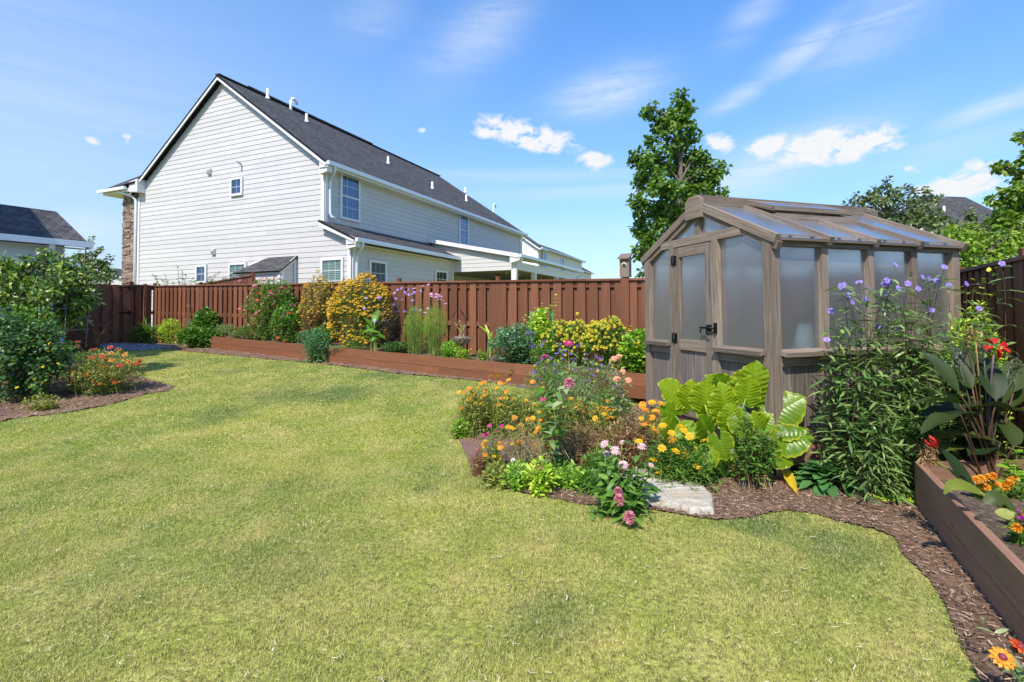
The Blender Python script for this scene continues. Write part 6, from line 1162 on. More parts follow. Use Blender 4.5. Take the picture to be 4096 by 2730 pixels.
b = BY(330, 24.); tree('young_tree', 'small sparse tree between the outbuilding roof and the stone pier', 'tree', b, at(345, 980, 24), [(x, y, rx, ry, 24 + d) for x, y, rx, ry, d in ((355, 965, 10, 24, 0), (385, 1005, 26, 14, 0), (345, 1020, 34, 20, .2), (420, 1045, 26, 24, 0), (380, 1075, 40, 26, 0), (440, 1090, 26, 26, 0), (330, 1070, 34, 34, .2), (400, 1110, 50, 26, 0), (310, 1030, 20, 22, 0))], LM['far'], (.17, .14), 380, .09)

# ---------------- left shrubs and flowers
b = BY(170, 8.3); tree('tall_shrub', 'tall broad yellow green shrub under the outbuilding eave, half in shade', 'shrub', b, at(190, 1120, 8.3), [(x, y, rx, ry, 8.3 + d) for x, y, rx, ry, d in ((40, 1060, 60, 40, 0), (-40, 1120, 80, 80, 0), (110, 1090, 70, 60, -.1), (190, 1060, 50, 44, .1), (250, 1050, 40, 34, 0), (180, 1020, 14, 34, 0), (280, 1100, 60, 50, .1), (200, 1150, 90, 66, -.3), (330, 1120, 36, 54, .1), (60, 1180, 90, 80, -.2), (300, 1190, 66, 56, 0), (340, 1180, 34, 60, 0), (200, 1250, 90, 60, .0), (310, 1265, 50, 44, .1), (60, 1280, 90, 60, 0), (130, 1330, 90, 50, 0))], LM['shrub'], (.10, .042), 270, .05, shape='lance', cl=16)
b = B(110, 1600); tree('glossy_shrub', 'dense dark glossy shrub with a few yellow leaves in the left bed', 'shrub', b, b + (0, 0, .9), [(x, y, rx, ry, b[1] + d) for x, y, rx, ry, d in ((50, 1300, 50, 40, 0), (-30, 1330, 70, 70, 0), (110, 1330, 40, 40, 0), (30, 1380, 90, 60, -.2), (120, 1400, 56, 46, -.1), (190, 1320, 26, 40, 0), (200, 1380, 44, 46, .1), (250, 1390, 40, 36, 0), (180, 1440, 70, 50, 0), (60, 1470, 90, 60, -.2), (-20, 1460, 80, 80, 0), (140, 1510, 70, 50, -.1), (60, 1550, 80, 44, -.1), (230, 1460, 36, 40, 0))], LM['dark'], (.062, .038), 330, .03, cl=16)
th = bpy.data.objects['glossy_shrub']; 
for _ in range(16): mb = M(); leaves(mb, np.array([at(rng.uniform(0, 230), rng.uniform(1360, 1570), b[1] - rng.uniform(.15, .35))]), unit(1), unit(1) + (0, 0, 1), .05, .034, .2, None, 'ovate'); mb.build('yellow_leaf', PM['yellow'], th)
b = BY(90, 7.4); plant('leafy_shrub', 'mid green leafy shrub between the tall shrub and the glossy one', 'shrub', b, .55, HT(b, 90, 1215), 60, ('green', 'ovate'), .06, .032, 10, prof=.3, zmin=.4, inner=1600, ry=.4)
b = B(420, 1572); gail = [(x, y, k, .040) for x, y, k in ((308, 1388, 'gaillardia'), (310, 1367, 'gaillardia'), (380, 1397, 'gaillardia'), (441, 1389, 'gaillardia'), (478, 1400, 'gaillardia_tip'), (466, 1397, 'gaillardia_tip'), (383, 1423, 'gaillardia'), (370, 1435, 'gaillardia'), (360, 1430, 'gaillardia_tip'), (408, 1424, 'gaillardia'), (420, 1440, 'gaillardia'), (447, 1441, 'gaillardia_tip'), (470, 1460, 'gaillardia'), (480, 1463, 'gaillardia'), (493, 1440, 'gaillardia_tip'), (558, 1448, 'gaillardia_tip'), (555, 1440, 'gaillardia'), (545, 1455, 'gaillardia'), (355, 1485, 'gaillardia'), (325, 1470, 'gaillardia'), (447, 1520, 'gaillardia_tip'), (452, 1517, 'gaillardia'), (497, 1418, 'gaillardia_tip'), (395, 1470, 'gaillardia_tip'), (515, 1450, 'gaillardia_tip'), (360, 1455, 'gaillardia'))]
plant('blanket_flower', 'sprawling blanket flower clump with orange red blooms in the left bed', 'blanket flower', b, pw(140, b[1]), HT(b, 420, 1405), 240, ('olive', 'lance'), .06, .015, 9, sr=.0035, prof=.5, zmin=.3, ry=.45, inner=1900, pxf=gail, fl=[('gaillardia', 26, .034), ('gaillardia_tip', 22, .034), ('seed_gold', 20, .016), ('seed_brown', 16, .014)])
b = B(330, 1560); plant('blanket_flower', 'green leafy side of the blanket flowers, next to the glossy shrub', 'blanket flower', b, pw(75, b[1]), HT(b, 330, 1405), 90, ('green', 'lance'), .06, .014, 9, prof=.4, zmin=.3, ry=.3, inner=500)
b = B(170, 1640); plant('low_lantana', 'thin dull green low plant on the mulch at the front of the left bed', 'plant', b, pw(85, b[1]), .20, 60, ('olive', 'ovate'), .035, .018, 9, prof=.4, ry=.16, zmin=.3, inner=220)
for (x, y), w_ in zip(((10, 1606), (17, 1618), (306, 1588), (14, 1650), (26, 1664)), ('upper', 'next to upper', 'single distant', 'next to lowest', 'lowest')): 
    p = B(x, y); o = flower(None, 'verbena', p + (0, 0, .03), .018, name='fallen_petals'); o.name = 'petunia_bloom'; tag(o, w_ + ' small purple bloom on the mulch at the left edge of the photo' if x < 100 else 'small purple bloom on the mulch under the blanket flowers', 'flower', 'purple blooms on the left mulch')
# wire cage
cb = BY(225, 8.0); wc = thing('wire_cage', 'tall galvanised wire cage in front of the tall left shrub', 'plant cage', cb); mb = M(); x0, x1 = at(155, 1300, 8.0), at(268, 1300, 8.0)
zz = [hgt(200, y, 8.0) for y in (1154, 1236, 1322)]; cc = [(x0[0], 8.0), (x1[0], 8.0), (x1[0] + .06, 8.35), (x0[0] + .1, 8.35)]
for i, c in enumerate(cc): mb.tube([(c[0] + (-.05 if i in (1, 2) else .0), c[1], zz[2] - .3), (c[0], c[1], zz[0] + .01)], .004, 4)
for z in zz:
    for i in range(4): mb.tube([(*cc[i], z), (*cc[(i + 1) % 4], z)], .004, 4)
mb.build('wire_frame', MT['galv'], wc)
b = BY(400, 9.2); plant('dry_fern', 'rusty brown feathery stalks before the dark gate', 'dried plant', b, .45, HT(b, 400, 1300), 12, ('brown', 'linear'), .07, .008, 12, st='stemr', sr=.004, tips=np.array([at(x, y, 9.2) for x, y in ((448, 1282), (440, 1310), (420, 1300), (455, 1330), (380, 1325))]), prof=.4)

# ---------------- island bed
def vinca(lab, px, py, w, yt, n=40, mat='bright', L=.045, Wd=.02, **k):
    b = B(px, py); return plant('vinca', lab, 'vinca', b, pw(w, b[1]), HT(b, px, yt), n, (mat, 'obov'), L, Wd, 8, up=.35, droop=.35, prof=.35, zmin=.35, group=None, **k)
vinca('bright green vinca, left low mound at the lawn edge', 2075, 1960, 52, 1850, 34, L=.055, Wd=.022, pxf=[(2051, 1840, 'vinca_white', .020)], inner=120)
vinca('bright green vinca, middle low mound at the lawn edge with one magenta bloom', 2160, 1975, 62, 1845, 46, 'lime', .06, .024, pxf=[(2162, 1869, 'vinca', .022)], inner=160)
vinca('bright green vinca, right low mound near the pink zinnia', 2275, 1950, 72, 1860, 50, L=.05, inner=160)
vinca('darker vinca further back in the island bed', 2230, 1905, 60, 1840, 34, 'green', L=.05, inner=100)
vinca('small pale green vinca alone at the left tip of the island bed', 1845, 1752, 34, 1672, 34, L=.055, inner=90, pxf=[(1829, 1669, 'zinnia_rose', .014)])
vinca('leggy vinca with several magenta blooms above the brown mat', 1985, 1905, 34, 1745, 22, 'green', .05, .024, pxf=[(1958, 1702, 'vinca', .022, 0), (2004, 1704, 'vinca', .026, 0), (1988, 1722, 'vinca', .022, 0), (1932, 1740, 'vinca', .024, 0), (1952, 1733, 'vinca', .018, 0), (2001, 1837, 'vinca', .018, 0), (1960, 1760, 'vinca', .014, .02)])
b = B(1915, 1905); plant('dead_plant', 'dead brown wiry plant at the left corner of the island bed', 'dead plant', b, pw(42, b[1]), HT(b, 1915, 1800), 60, ('brown', 'linear'), .03, .004, 9, st='stemr', prof=.2, inner=120, pxf=[(1909, 1802, 'zinnia_rose', .016, 0), (1912, 1813, 'zinnia_rose', .014, 0)])
def cosmos(lab, px, py, w, yt, n, fls, mat='olive', st='stem', **k):
    b = B(px, py); return plant('orange_cosmos', lab, 'cosmos', b, pw(w * 1.25, b[1]), HT(b, px, yt), int(n * 1.6), (mat, 'lance'), .05, .013, 13, up=.5, droop=.3, st=st, sr=.0022, prof=.25, zmin=.35, pxf=fls, base_r=.6, t0=.05, **dict(k, inner=int(k.get('inner', 0) * 2.2)))
c1_ = [(1876, 1555, 'o'), (1858, 1570, 'o'), (1836, 1570, 'y'), (1892, 1569, 'o'), (1891, 1584, 'o'), (1941, 1566, 'o'), (1962, 1507, 'o'), (1984, 1503, 'o'), (1938, 1530, 'o'), (1925, 1535, 'o'), (1943, 1556, 'o'), (1939, 1583, 'o'), (1899, 1599, 'y'), (1921, 1599, 'y'), (1885, 1621, 'y'), (1903, 1616, 'y'), (1923, 1616, 'y'), (1848, 1633, 'o'), (1876, 1599, 'y')]
c2_ = [(2000, 1533, 'o'), (2034, 1521, 'y'), (1987, 1553, 'y'), (2026, 1568, 'o'), (2024, 1593, 'y'), (2000, 1596, 'o'), (1998, 1619, 'o'), (2016, 1536, 'o'), (2110, 1523, 'y'), (2130, 1529, 'o'), (2102, 1606, 'y'), (2140, 1618, 'y'), (2169, 1556, 'y'), (2054, 1597, 'y'), (2174, 1599, 'y'), (2105, 1693, 'o'), (2130, 1690, 'o'), (2077, 1708, 'o'), (2056, 1717, 'o'), (2075, 1718, 'o'), (2096, 1728, 'o'), (2116, 1724, 'o'), (2080, 1735, 'o')]
c3_ = [(2165, 1670, 'y'), (2184, 1667, 'y'), (2176, 1686, 'o'), (2258, 1670, 'o'), (2320, 1660, 'o'), (2332, 1699, 'o'), (2286, 1693, 'o'), (2110, 1797, 'o'), (2105, 1831, 'o'), (2150, 1820, 'o'), (2365, 1718, 'o'), (2350, 1725, 'y'), (2300, 1720, 'o'), (2340, 1634, 'o'), (2415, 1632, 'o'), (2432, 1635, 'o'), (2430, 1606, 'o'), (2454, 1645, 'y'), (2430, 1676, 'o'), (2300, 1712, 'o'), (2395, 1694, 'o'), (2447, 1671, 'o')]
c4_ = [(2570, 1620, 'o'), (2608, 1611, 'y'), (2645, 1616, 'y'), (2622, 1650, 'o'), (2606, 1672, 'o'), (2618, 1730, 'o'), (2650, 1704, 'y'), (2725, 1708, 'y'), (2687, 1735, 'y'), (2735, 1723, 'y'), (2758, 1745, 'y'), (2696, 1760, 'y'), (2683, 1762, 'o'), (2817, 1764, 'y'), (2648, 1794, 'y'), (2708, 1803, 'y'), (2720, 1820, 'y'), (2744, 1793, 'o'), (2778, 1800, 'y'), (2650, 1818, 'o'), (2647, 1836, 'o'), (2789, 1829, 'o'), (2775, 1840, 'y'), (2787, 1900, 'o'), (2704, 1806, 'y'), (2733, 1812, 'y'), (2555, 1768, 'y'), (2580, 1640, 'o'), (2595, 1690, 'o')]
fx = lambda L_, r: [(x, y, 'cosmos_orange' if c == 'o' else 'cosmos_yellow', r) for x, y, c in L_]
cosmos('left airy cosmos with small orange and yellow flowers at the lawn side', 1905, 1735, 62, 1570, 60, fx(c1_, .032), inner=700, fl=[('seed_brown', 20, .008)])
cosmos('second airy cosmos from the left, orange flowers above the lawn', 2045, 1740, 70, 1580, 70, fx(c2_, .032), inner=800, fl=[('seed_brown', 24, .008)])
cosmos('yellow green wiry cosmos behind the tall zinnia stems', 2200, 1740, 90, 1600, 80, fx(c3_[:13], .030), inner=700, fl=[('cosmos_yellow', 16, .028), ('seed_brown', 20, .008)])
cosmos('browning wiry cosmos in the middle of the island bed', 2380, 1790, 100, 1640, 110, fx(c3_[13:], .030), 'olive', 'stemd', inner=500, fl=[('cosmos_orange', 14, .028), ('cosmos_yellow', 8, .028), ('seed_brown', 30, .008)])
cosmos('dry brown cosmos stems behind the pale pink zinnias', 2520, 1860, 90, 1680, 120, [], 'brown', 'stemr', inner=260, fl=[('seed_brown', 30, .008)])
cosmos('leafy cosmos with many golden flowers beside the stone slab', 2730, 1925, 105, 1760, 110, fx(c4_, .036), 'green', 'stem', inner=900, fl=[('cosmos_yellow', 14, .032)])
cosmos('taller cosmos with golden orange flowers in front of the greenhouse corner', 2620, 1850, 60, 1640, 60, [], 'olive', inner=300, fl=[('cosmos_orange', 14, .030), ('cosmos_yellow', 8, .03)])
# tall zinnias
for lab, px, py, w, yt, c_, fl_ in (('leafy purple flowered mass hiding the planter board, behind the tall zinnias', 2210, 1610, 100, 1440, 'green', [('verbena', 30, .026), ('yellow_pom', 10, .02)]), ('leafy mass with purple and yellow flowers before the right end of the long planter', 2390, 1640, 110, 1450, 'grey', [('verbena', 22, .026), ('yellow_pom', 12, .02)]),
    ('tan green tangle with orange flowers in the heart of the island bed', 2300, 1760, 120, 1600, 'olive', [('cosmos_orange', 20, .028), ('cosmos_yellow', 14, .028)]), ('low leafy tangle on the mulch left of the pale pink zinnias', 2370, 1960, 60, 1890, 'green', []), ('low leafy tangle at the front left of the island bed', 1990, 1930, 50, 1860, 'olive', [])):
    b = B(px, py); plant('wispy_plant', lab, 'plant', b, pw(w, b[1]), HT(b, px, yt), 90, (c_, 'lance'), .05, .014, 11, sr=.0022, prof=.25, zmin=.4, inner=1500 if w > 90 else 300, base_r=.6, ry=.3 if w > 90 else .15, t0=.1, fl=fl_)
for lab, px, py, w, yt, n, st_, inn in (('wiry reddish stems at the left front of the island bed over the brown mat', 1960, 1900, 60, 1760, 46, 'stemr', 40), ('open tan cosmos stems rising through the brown mat', 2080, 1880, 90, 1640, 60, 'stemb', 60), ('open tan cosmos stems right of the tall leaning zinnia', 2200, 1880, 80, 1640, 60, 'stemb', 80), ('airy seedling stems at the back left of the island bed', 1930, 1690, 80, 1545, 90, 'stem', 500)):
    b = B(px, py); plant('wispy_plant', lab, 'plant', b, pw(w, b[1]), HT(b, px, yt), n, ('olive', 'lance'), .04, .010, 9, st=st_, sr=.0024, prof=.2, zmin=.4, inner=inn, base_r=.7, t0=.2, fl=[('cosmos_orange', 7, .026), ('cosmos_yellow', 6, .026), ('seed_brown', 10, .008)])
for lab, px, f_, w, yt, n, c_ in (('low dark green growth under the dusky purple plant', 1590, .2, 60, 1370, 50, 'dark'), ('low ferny growth right of the pink cosmos', 1800, .2, 36, 1370, 50, 'fern'), ('leafy green growth between the withered plant and the big yellow bush', 1300, .35, 50, 1300, 50, 'green'), ('green plant at the planter front below the green wire cage', 2180, .15, 60, 1370, 60, 'green')):
    b = pp(px, f_); plant('border_plant', lab, 'plant', b, pw(w, b[1]), HT(b, px, yt), n, (c_, 'lance'), .06, .02, 9, prof=.35, zmin=.3, inner=600, ry=.2)
for lab, px, py, w, yt, n, mt_, inn in (('wispy yellow green seedling stems behind the brown mat', 1990, 1700, 90, 1560, 110, 'olive', 900), ('wispy green stems between the verbena and the cosmos', 2290, 1690, 110, 1500, 140, 'grey', 900), ('leafy growth under the peach orange zinnias', 2440, 1740, 90, 1560, 110, 'green', 900),
    ('dry tan stems in the middle of the island bed', 2330, 1850, 110, 1680, 120, 'brown', 300), ('low green seedlings between the brown mat and the pale pink zinnias', 2400, 1900, 70, 1800, 60, 'green', 300)):
    b = B(px, py); plant('wispy_plant', lab, 'plant', b, pw(w, b[1]), HT(b, px, yt), n, (mt_, 'lance'), .045, .012, 12, st='stemb' if mt_ == 'brown' else 'stem', sr=.002, prof=.25, zmin=.4, inner=inn, base_r=.6, t0=.05)
def zin(lab, base, tips, blooms, L=.09, Wd=.032, mat='grey', nl=9, n=0, R=.1, H=.5, **k):
    return plant('zinnia', lab, 'zinnia', base, R, H, n, (mat, 'lance'), L, Wd, nl, up=.25, droop=.45, st=k.pop('st', 'stemr'), sr=.006, tips=tips, pxf=blooms, t0=k.pop('t0', .3), taper=.15, lift=.6, bow=.03, **k)
b = B(2130, 1935); zin('tall leaning zinnia with a dusty red bloom in front of the planter corner', b, None, [(2277, 1535, 'zinnia_rose', .052, .05)], L=.13, Wd=.055, nl=13, t0=.15)
b = B(2235, 1890); zin('tall zinnia with bright pink blooms standing above the purple verbena', b, np.array([at(2215, 1500, b[1] + .1), at(2180, 1560, b[1])]), [(2275, 1373, 'zinnia_scarlet', .045, .35), (2175, 1425, 'zinnia_scarlet', .038, .35), (2170, 1597, 'vinca', .026, 0)], L=.12, Wd=.05, nl=15, mat='green')
b = B(2470, 1800); zin('peach orange zinnias on tall stems near the greenhouse corner', b, np.array([at(2430, 1600, b[1]), at(2520, 1600, b[1])]), [(2475, 1425, 'zinnia_peach', .040, .3), (2455, 1436, 'zinnia_peach', .036, .25), (2488, 1487, 'zinnia_peach', .040, .1), (2465, 1515, 'zinnia_peach', .042, 0), (2512, 1520, 'zinnia_peach', .040, 0)], L=.07, Wd=.03, nl=13)
b = B(2250, 1640); plant('verbena', 'cloud of purple verbena heads on thin stems before the planter', 'verbena', b, pw(110, b[1]), HT(b, 2250, 1440), 150, ('grey', 'linear'), .055, .012, 9, sr=.002, prof=.3, ry=.4, inner=500, pxf=[(x, y, 'verbena', .030) for x, y in ((2110, 1338), (2120, 1330), (2178, 1368), (2130, 1390), (2165, 1384), (2240, 1402), (2252, 1420), (2262, 1408), (2225, 1418), (2253, 1440), (2195, 1430), (2320, 1380), (2310, 1388), (2400, 1436), (2410, 1440), (2300, 1438), (2190, 1470), (2140, 1488), (2135, 1495), (2215, 1460), (2340, 1440), (2345, 1420), (2385, 1430), (2395, 1485), (2360, 1480), (2090, 1552), (2360, 1525), (2222, 1530), (2385, 1478), (2150, 1455), (2290, 1455), (2280, 1420), (2205, 1440), (2240, 1380), (2170, 1440), (2230, 1520), (2300, 1480), (2370, 1505))], fl=[('seed_brown', 20, .012)])
b = B(2480, 2050); zin('low front zinnia with pale pink and faded rose blooms spilling onto the lawn', b, np.array([at(x, y, b[1] + d) for x, y, d in ((2400, 1960, 0), (2370, 2050, -.1), (2560, 1980, 0), (2600, 1960, .05), (2590, 2060, -.1), (2540, 2120, -.25), (2470, 2130, -.25), (2430, 2000, -.1), (2380, 1900, .1), (2580, 1900, .1), (2500, 1900, 0), (2450, 1960, -.1), (2520, 2000, -.1), (2550, 1930, .1), (2420, 1870, .1), (2470, 2010, -.15))]),
    [(2415, 1775, 'zinnia_pale', .036, .1), (2462, 1800, 'zinnia_pale', .040, .0), (2494, 1857, 'zinnia_pale', .038, -.05), (2568, 1784, 'zinnia_pale', .036, .1), (2490, 1768, 'zinnia_pale', .024, .3), (2425, 1815, 'zinnia_pale', .028, .2), (2607, 1862, 'zinnia_pale', .026, .1), (2472, 1970, 'zinnia_rose', .036, -.15), (2476, 2003, 'zinnia_rose', .042, -.2), (2517, 2072, 'zinnia_rose', .046, -.28)], L=.10, Wd=.044, mat='green', nl=7, n=16, R=.16, H=.35, st='stem', inner=60)
# elephant ears
def ear_mat():
    m = leafmat('elephant_ear_leaf', [(.14, .27, .010), (.22, .36, .012), (.34, .46, .015)], .45, .32, .5, (1.3, 1.25, .35)); t = m.node_tree; b_ = t.nodes['Principled BSDF']; uv = nd(t, 'ShaderNodeTexCoord').outputs['UV']
    sp_ = nd(t, 'ShaderNodeSeparateXYZ'); t.links.new(uv, sp_.inputs[0]); src = b_.inputs['Base Color'].links[0].from_socket
    e = ramp(t, sp_.outputs[1], [(.80, (0, 0, 0)), (1.0, (.75, .75, .75))]); c = mixc(t, e, src, (.62, .62, .05)); v = ramp(t, sp_.outputs[0], [(.0, (.6, .6, .6)), (.14, (0, 0, 0))]); c = mixc(t, v, c, (.42, .60, .10)); t.links.new(c, b_.inputs['Base Color'])
    for l in [l for l in t.links if l.to_node.type == 'MIX_RGB' and l.to_node.blend_type == 'MULTIPLY' and l.from_socket == src and l.to_node.outputs[0].links and l.to_node.outputs[0].links[0].to_node.type == 'BSDF_TRANSLUCENT']: t.links.new(c, l.to_socket)
    return m
EAR = ear_mat()
def ear_leaf(root, c, size, down, face, roll=0, aspect=.80, name='leaf'):
    """heart-shaped leaf with pleats along its side veins. c: petiole joint; down: tip direction; face: upper side"""
    D = nrm(down); N = nrm(np.array(face) - D * np.dot(face, D)); S_ = np.cross(D, N); nu, nv = 34, 9; mb = M(); r_ = rng.random(); ph = rng.uniform(0, 6, 3); curl = rng.uniform(.05, .28); cup = rng.uniform(-.05, .28)
    for sg in (-1, 1):
        V = []; UV = []
        for i in range(nu):
            t = i / (nu - 1); U = -.40 + 1.32 * t
            w = .57 * (math.sin(math.pi * min(1, (t * .97 + .03)) ** .78) ** .62) * (1 - .28 * max(0, (t - .72) / .28) ** 1.5); w = w if t < .999 else .004
            s0 = 0 if U > 0 else .012 + .13 * (-U / .40) ** .8
            for j in range(nv):
                q = j / (nv - 1); v = s0 + max(.004, w - s0) * q; vv = (U - .52 * v) * 7.5; z = .032 * math.cos(2 * math.pi * vv) * min(1, v * 5) * (1 - .4 * q) + cup * v * .9 - .55 * v * v - curl * max(0, U) ** 2.2 + .028 * q ** 3 * math.sin(U * 21 + ph[0] + sg) + .015 * q ** 2 * math.sin(U * 47 + ph[1])
                V.append(c + (D * U + S_ * sg * v * (1 + .03 * math.sin(U * 30 + ph[2]) * q) + N * z) * size); UV.append((min(abs((vv + .0) - round(vv)) * 2, v * 12 + .02), max(q, (t - .75) * 4 if t > .75 else 0)))
        if sg > 0: mb.grid(V, nu, nv, 0, r_, True, UV)
        else:
            V = np.array(V).reshape(nu, nv, 3)[:, ::-1].reshape(-1, 3); UV = np.array(UV).reshape(nu, nv, 2)[:, ::-1].reshape(-1, 2); mb.grid(V, nu, nv, 0, r_, True, UV)
    return mb.build(name, EAR, root)
eb = B(2905, 1905); ee = thing('elephant_ear', 'large lime green elephant ear plant with pleated leaves before the greenhouse', 'elephant ear', eb)
ears = [  # joint px, py, size m, tip direction in image (dx, dy), dY
 (2715, 1560, .34, (-.75, -.75), 0.05), (2770, 1600, .36, (-.15, -1), .0), (2820, 1595, .34, (-.12, -1), -.08), (2895, 1610, .33, (-.1, -1), -.12), (3010, 1560, .47, (.0, -1), .05), (2985, 1570, .30, (.1, -1), -.12),
 (3080, 1570, .36, (.5, -1.), .15), (3120, 1590, .36, (.35, -.9), .2), (3110, 1630, .40, (1, -.75), -.05), (3045, 1720, .34, (-.35, -1), -.2), (3020, 1690, .28, (.8, -.8), -.15), (2830, 1700, .27, (-.5, -.7), -.2), (2800, 1720, .28, (-.9, -.1), -.1), (2880, 1740, .26, (.1, .8), -.3),
 (3060, 1740, .34, (.9, .25), -.25), (3120, 1700, .34, (1, -.05), -.1), (3130, 1740, .36, (1, -.15), -.2), (2900, 1540, .30, (-.6, -.9), .2), (2870, 1530, .24, (-.5, -.8), .3), (2960, 1510, .22, (.3, -1), .3), (2690, 1700, .26, (-.6, -.4), .0), (2940, 1560, .28, (.3, -1), .15), (2760, 1690, .24, (-.9, .5), -.1), (2960, 1660, .26, (.2, .9), -.25), (2860, 1640, .30, (.2, -.9), .1), (3070, 1650, .32, (.4, -1), .05), (3000, 1780, .26, (.9, .3), -.25), (2760, 1770, .26, (-.8, .2), -.2), (2830, 1790, .24, (-.3, .6), -.3), (3090, 1790, .28, (.9, .35), -.25), (2700, 1640, .28, (-.9, -.5), .0), (2930, 1680, .30, (.0, -1), -.2), (3130, 1560, .30, (.6, -.9), .15)]
for x, y, s, (dx_, dy_), dY in ears:
    c = at(x, y + 22, eb[1] + dY * .8); dn = nrm(RR * dx_ - np.array([0, 0, 1]) * dy_ + np.array([0, -.35 if dy_ < 0 else -.2, 0]) + rng.normal(0, .07, 3)); fc = nrm(np.array([-.25, -.9, .55]) + rng.normal(0, .14, 3)); fc = np.array([-.1, -.35, 1.]) if (x, y) == (3120, 1700) else fc
    lf_ = ear_leaf(ee, c - dn * .0, s * .70, dn, fc); cv = curve(eb + np.array([rng.normal(0, .08), rng.normal(0, .06), 0]), c - fc * .01, 9, .05, .2); mb = M(); mb.tube(cv, np.linspace(.014, .006, 9), 6); mb.build('petiole', LM['bright'], ee)
b = B(3020, 1950); plant('toad_lily', 'speckled toad lily with small lilac flowers and browning leaves in front of the elephant ear', 'toad lily', b, pw(90, b[1]), HT(b, 3030, 1690), 60, ('green', 'lance'), .07, .026, 10, st='stemb', prof=.25, zmin=.45, ry=.2, t0=.35, pxf=[(2960, 1630, 'lily', .022), (2940, 1675, 'lily', .022), (2990, 1660, 'lily', .02), (2930, 1805, 'lily', .02), (3075, 1757, 'lily', .022), (3115, 1743, 'lily', .022), (3125, 1708, 'lily', .02), (3090, 1690, 'lily', .018), (2975, 1618, 'lily', .022)])
b = B(3010, 1945); plant('toad_lily', 'brown tipped lower leaves of the toad lily clump', 'toad lily', b, pw(80, b[1]), HT(b, 3010, 1790), 34, ('brown', 'lance'), .06, .022, 7, st='stemb', prof=.25, ry=.15, t0=.3)
# fallen yellow leaf, rosette and sprigs
p0, p1 = B(3134, 1905) + (0, 0, .05), B(3185, 1990) + (0, 0, .015); mb = M(); D = p1 - p0; S_ = nrm(np.cross(D, (0, 0, 1))); V = []
for i in range(10):
    t = i / 9
    for j in range(5): s = j / 2 - 1; V.append(p0 + D * t + S_ * s * (.010 + .030 * math.sin(math.pi * t ** .8) * (1 + .15 * math.sin(t * 25 + s))) + np.array([0, 0, .022 * s * s + .008 * math.sin(t * 13 + s * 2) + .012 * math.sin(math.pi * t)]))
mb.grid(V, 10, 5); o = mb.build('fallen_leaf', leafmat('yellow_dead_leaf', [(.80, .52, .03), (.85, .62, .05)], .3), None, tuple(p0)); tag(o, 'curled bright yellow dead leaf lying on the mulch', 'leaf')
def rosette(name, label, px, py, R, n, mat, L=.15, Wd=.055, H=.16):
    b = B(px, py); th = thing(name, label, 'rosette plant', b); lm = M(); nu, nv = 7, 5
    for k in range(n):
        a = k * 2.4 + rng.normal(0, .2); e = k / n; rise = 1.4 * (1 - e) + .12; D = nrm(np.array([math.cos(a), math.sin(a), rise])); S_ = nrm(np.cross(D, (0, 0, 1))); N = np.cross(S_, D); L_ = L * (.6 + .5 * e) * rng.uniform(.85, 1.15); V = []
        o = b + np.array([math.cos(a), math.sin(a), 0]) * R * e * .45 + (0, 0, .02 + H * .35 * (1 - e))
        for i in range(nu):
            t = i / (nu - 1); w = Wd * (math.sin(math.pi * (t * .93 + .05)) ** .9) * (1 + .12 * (i % 2))
            for j in range(nv): s = j / 2 - 1; V.append(o + D * L_ * t + S_ * w * s + N * (.3 * w * abs(s) - .55 * L_ * t * t + .006 * math.sin(t * 16 + s * 3)))
        lm.grid(V, nu, nv, 0, rng.random())
    lm.build('foliage', mat, th)
rosette('green_rosette', 'broad-leaved dark green rosette on the mulch by the greenhouse base', 3300, 1950, .26, 60, leafmat('rosette_leaf', [(.06, .17, .05), (.10, .25, .07), (.15, .33, .10)], .25, .5, .35), .19, .045, .3)
b = B(3215, 1930); plant('sorrel_sprig', 'small yellowing leafy sprig left of the green rosette', 'sprig', b, .09, .10, 22, ('lime', 'ovate'), .03, .02, 5)
for i, (x, y, h_) in enumerate(((3440, 1875, .10), (3500, 1900, .16), (3560, 1895, .12))):
    b = B(x, y); plant('blue_sprig', ('small sprig with sky blue flowers nearest the rosette', 'taller sprig with sky blue flowers in the middle of the bare soil', 'sprig with tiny blue flowers nearest the tall planter')[i], 'sprig', b, .10, h_, 10, ('green', 'lance'), .05, .015, 5, pxf=[((3432, 1868), (3503, 1846), (3600, 1895))[i] + ('tiny_blue', .014), ((3424, 1875), (3520, 1843), (3577, 1884))[i] + ('tiny_blue', .014), ((3440, 1862), (3497, 1855), (3590, 1930))[i] + ('tiny_blue', .012)])
# creeping yellow green mat
poly_ = gpoly([(3390, 1905), (3420, 1880), (3480, 1890), (3520, 1930), (3620, 1960), (3690, 1990), (3690, 2030), (3560, 2025), (3440, 1995), (3395, 1960)]); lo, hi = poly_.min(0), poly_.max(0); n = 9000; x = rng.uniform(lo[0], hi[0], n); y = rng.uniform(lo[1], hi[1], n); k = inside(x, y, poly_) & (rng.random(n) < .35 + .65 * (np.sin(x * 19) * np.sin(y * 23 + x * 4) > -.25)); x, y = x[k], y[k]
mb = M(); P_ = np.stack([x, y, G(x, y) + .024 + rng.uniform(0, .012, len(x))], -1); leaves(mb, P_, unit(len(x)) * (1, 1, .3) + (0, 0, .3), np.tile((0, 0, 1.), (len(x), 1)) + unit(len(x)) * .3, .014, .010, .1, None, 'ovate'); o = mb.build('creeping_jenny', LM['lime']); kind(o, 'stuff', 'yellow green creeping ground cover on bare soil between rosette and tall planter', 'ground cover')
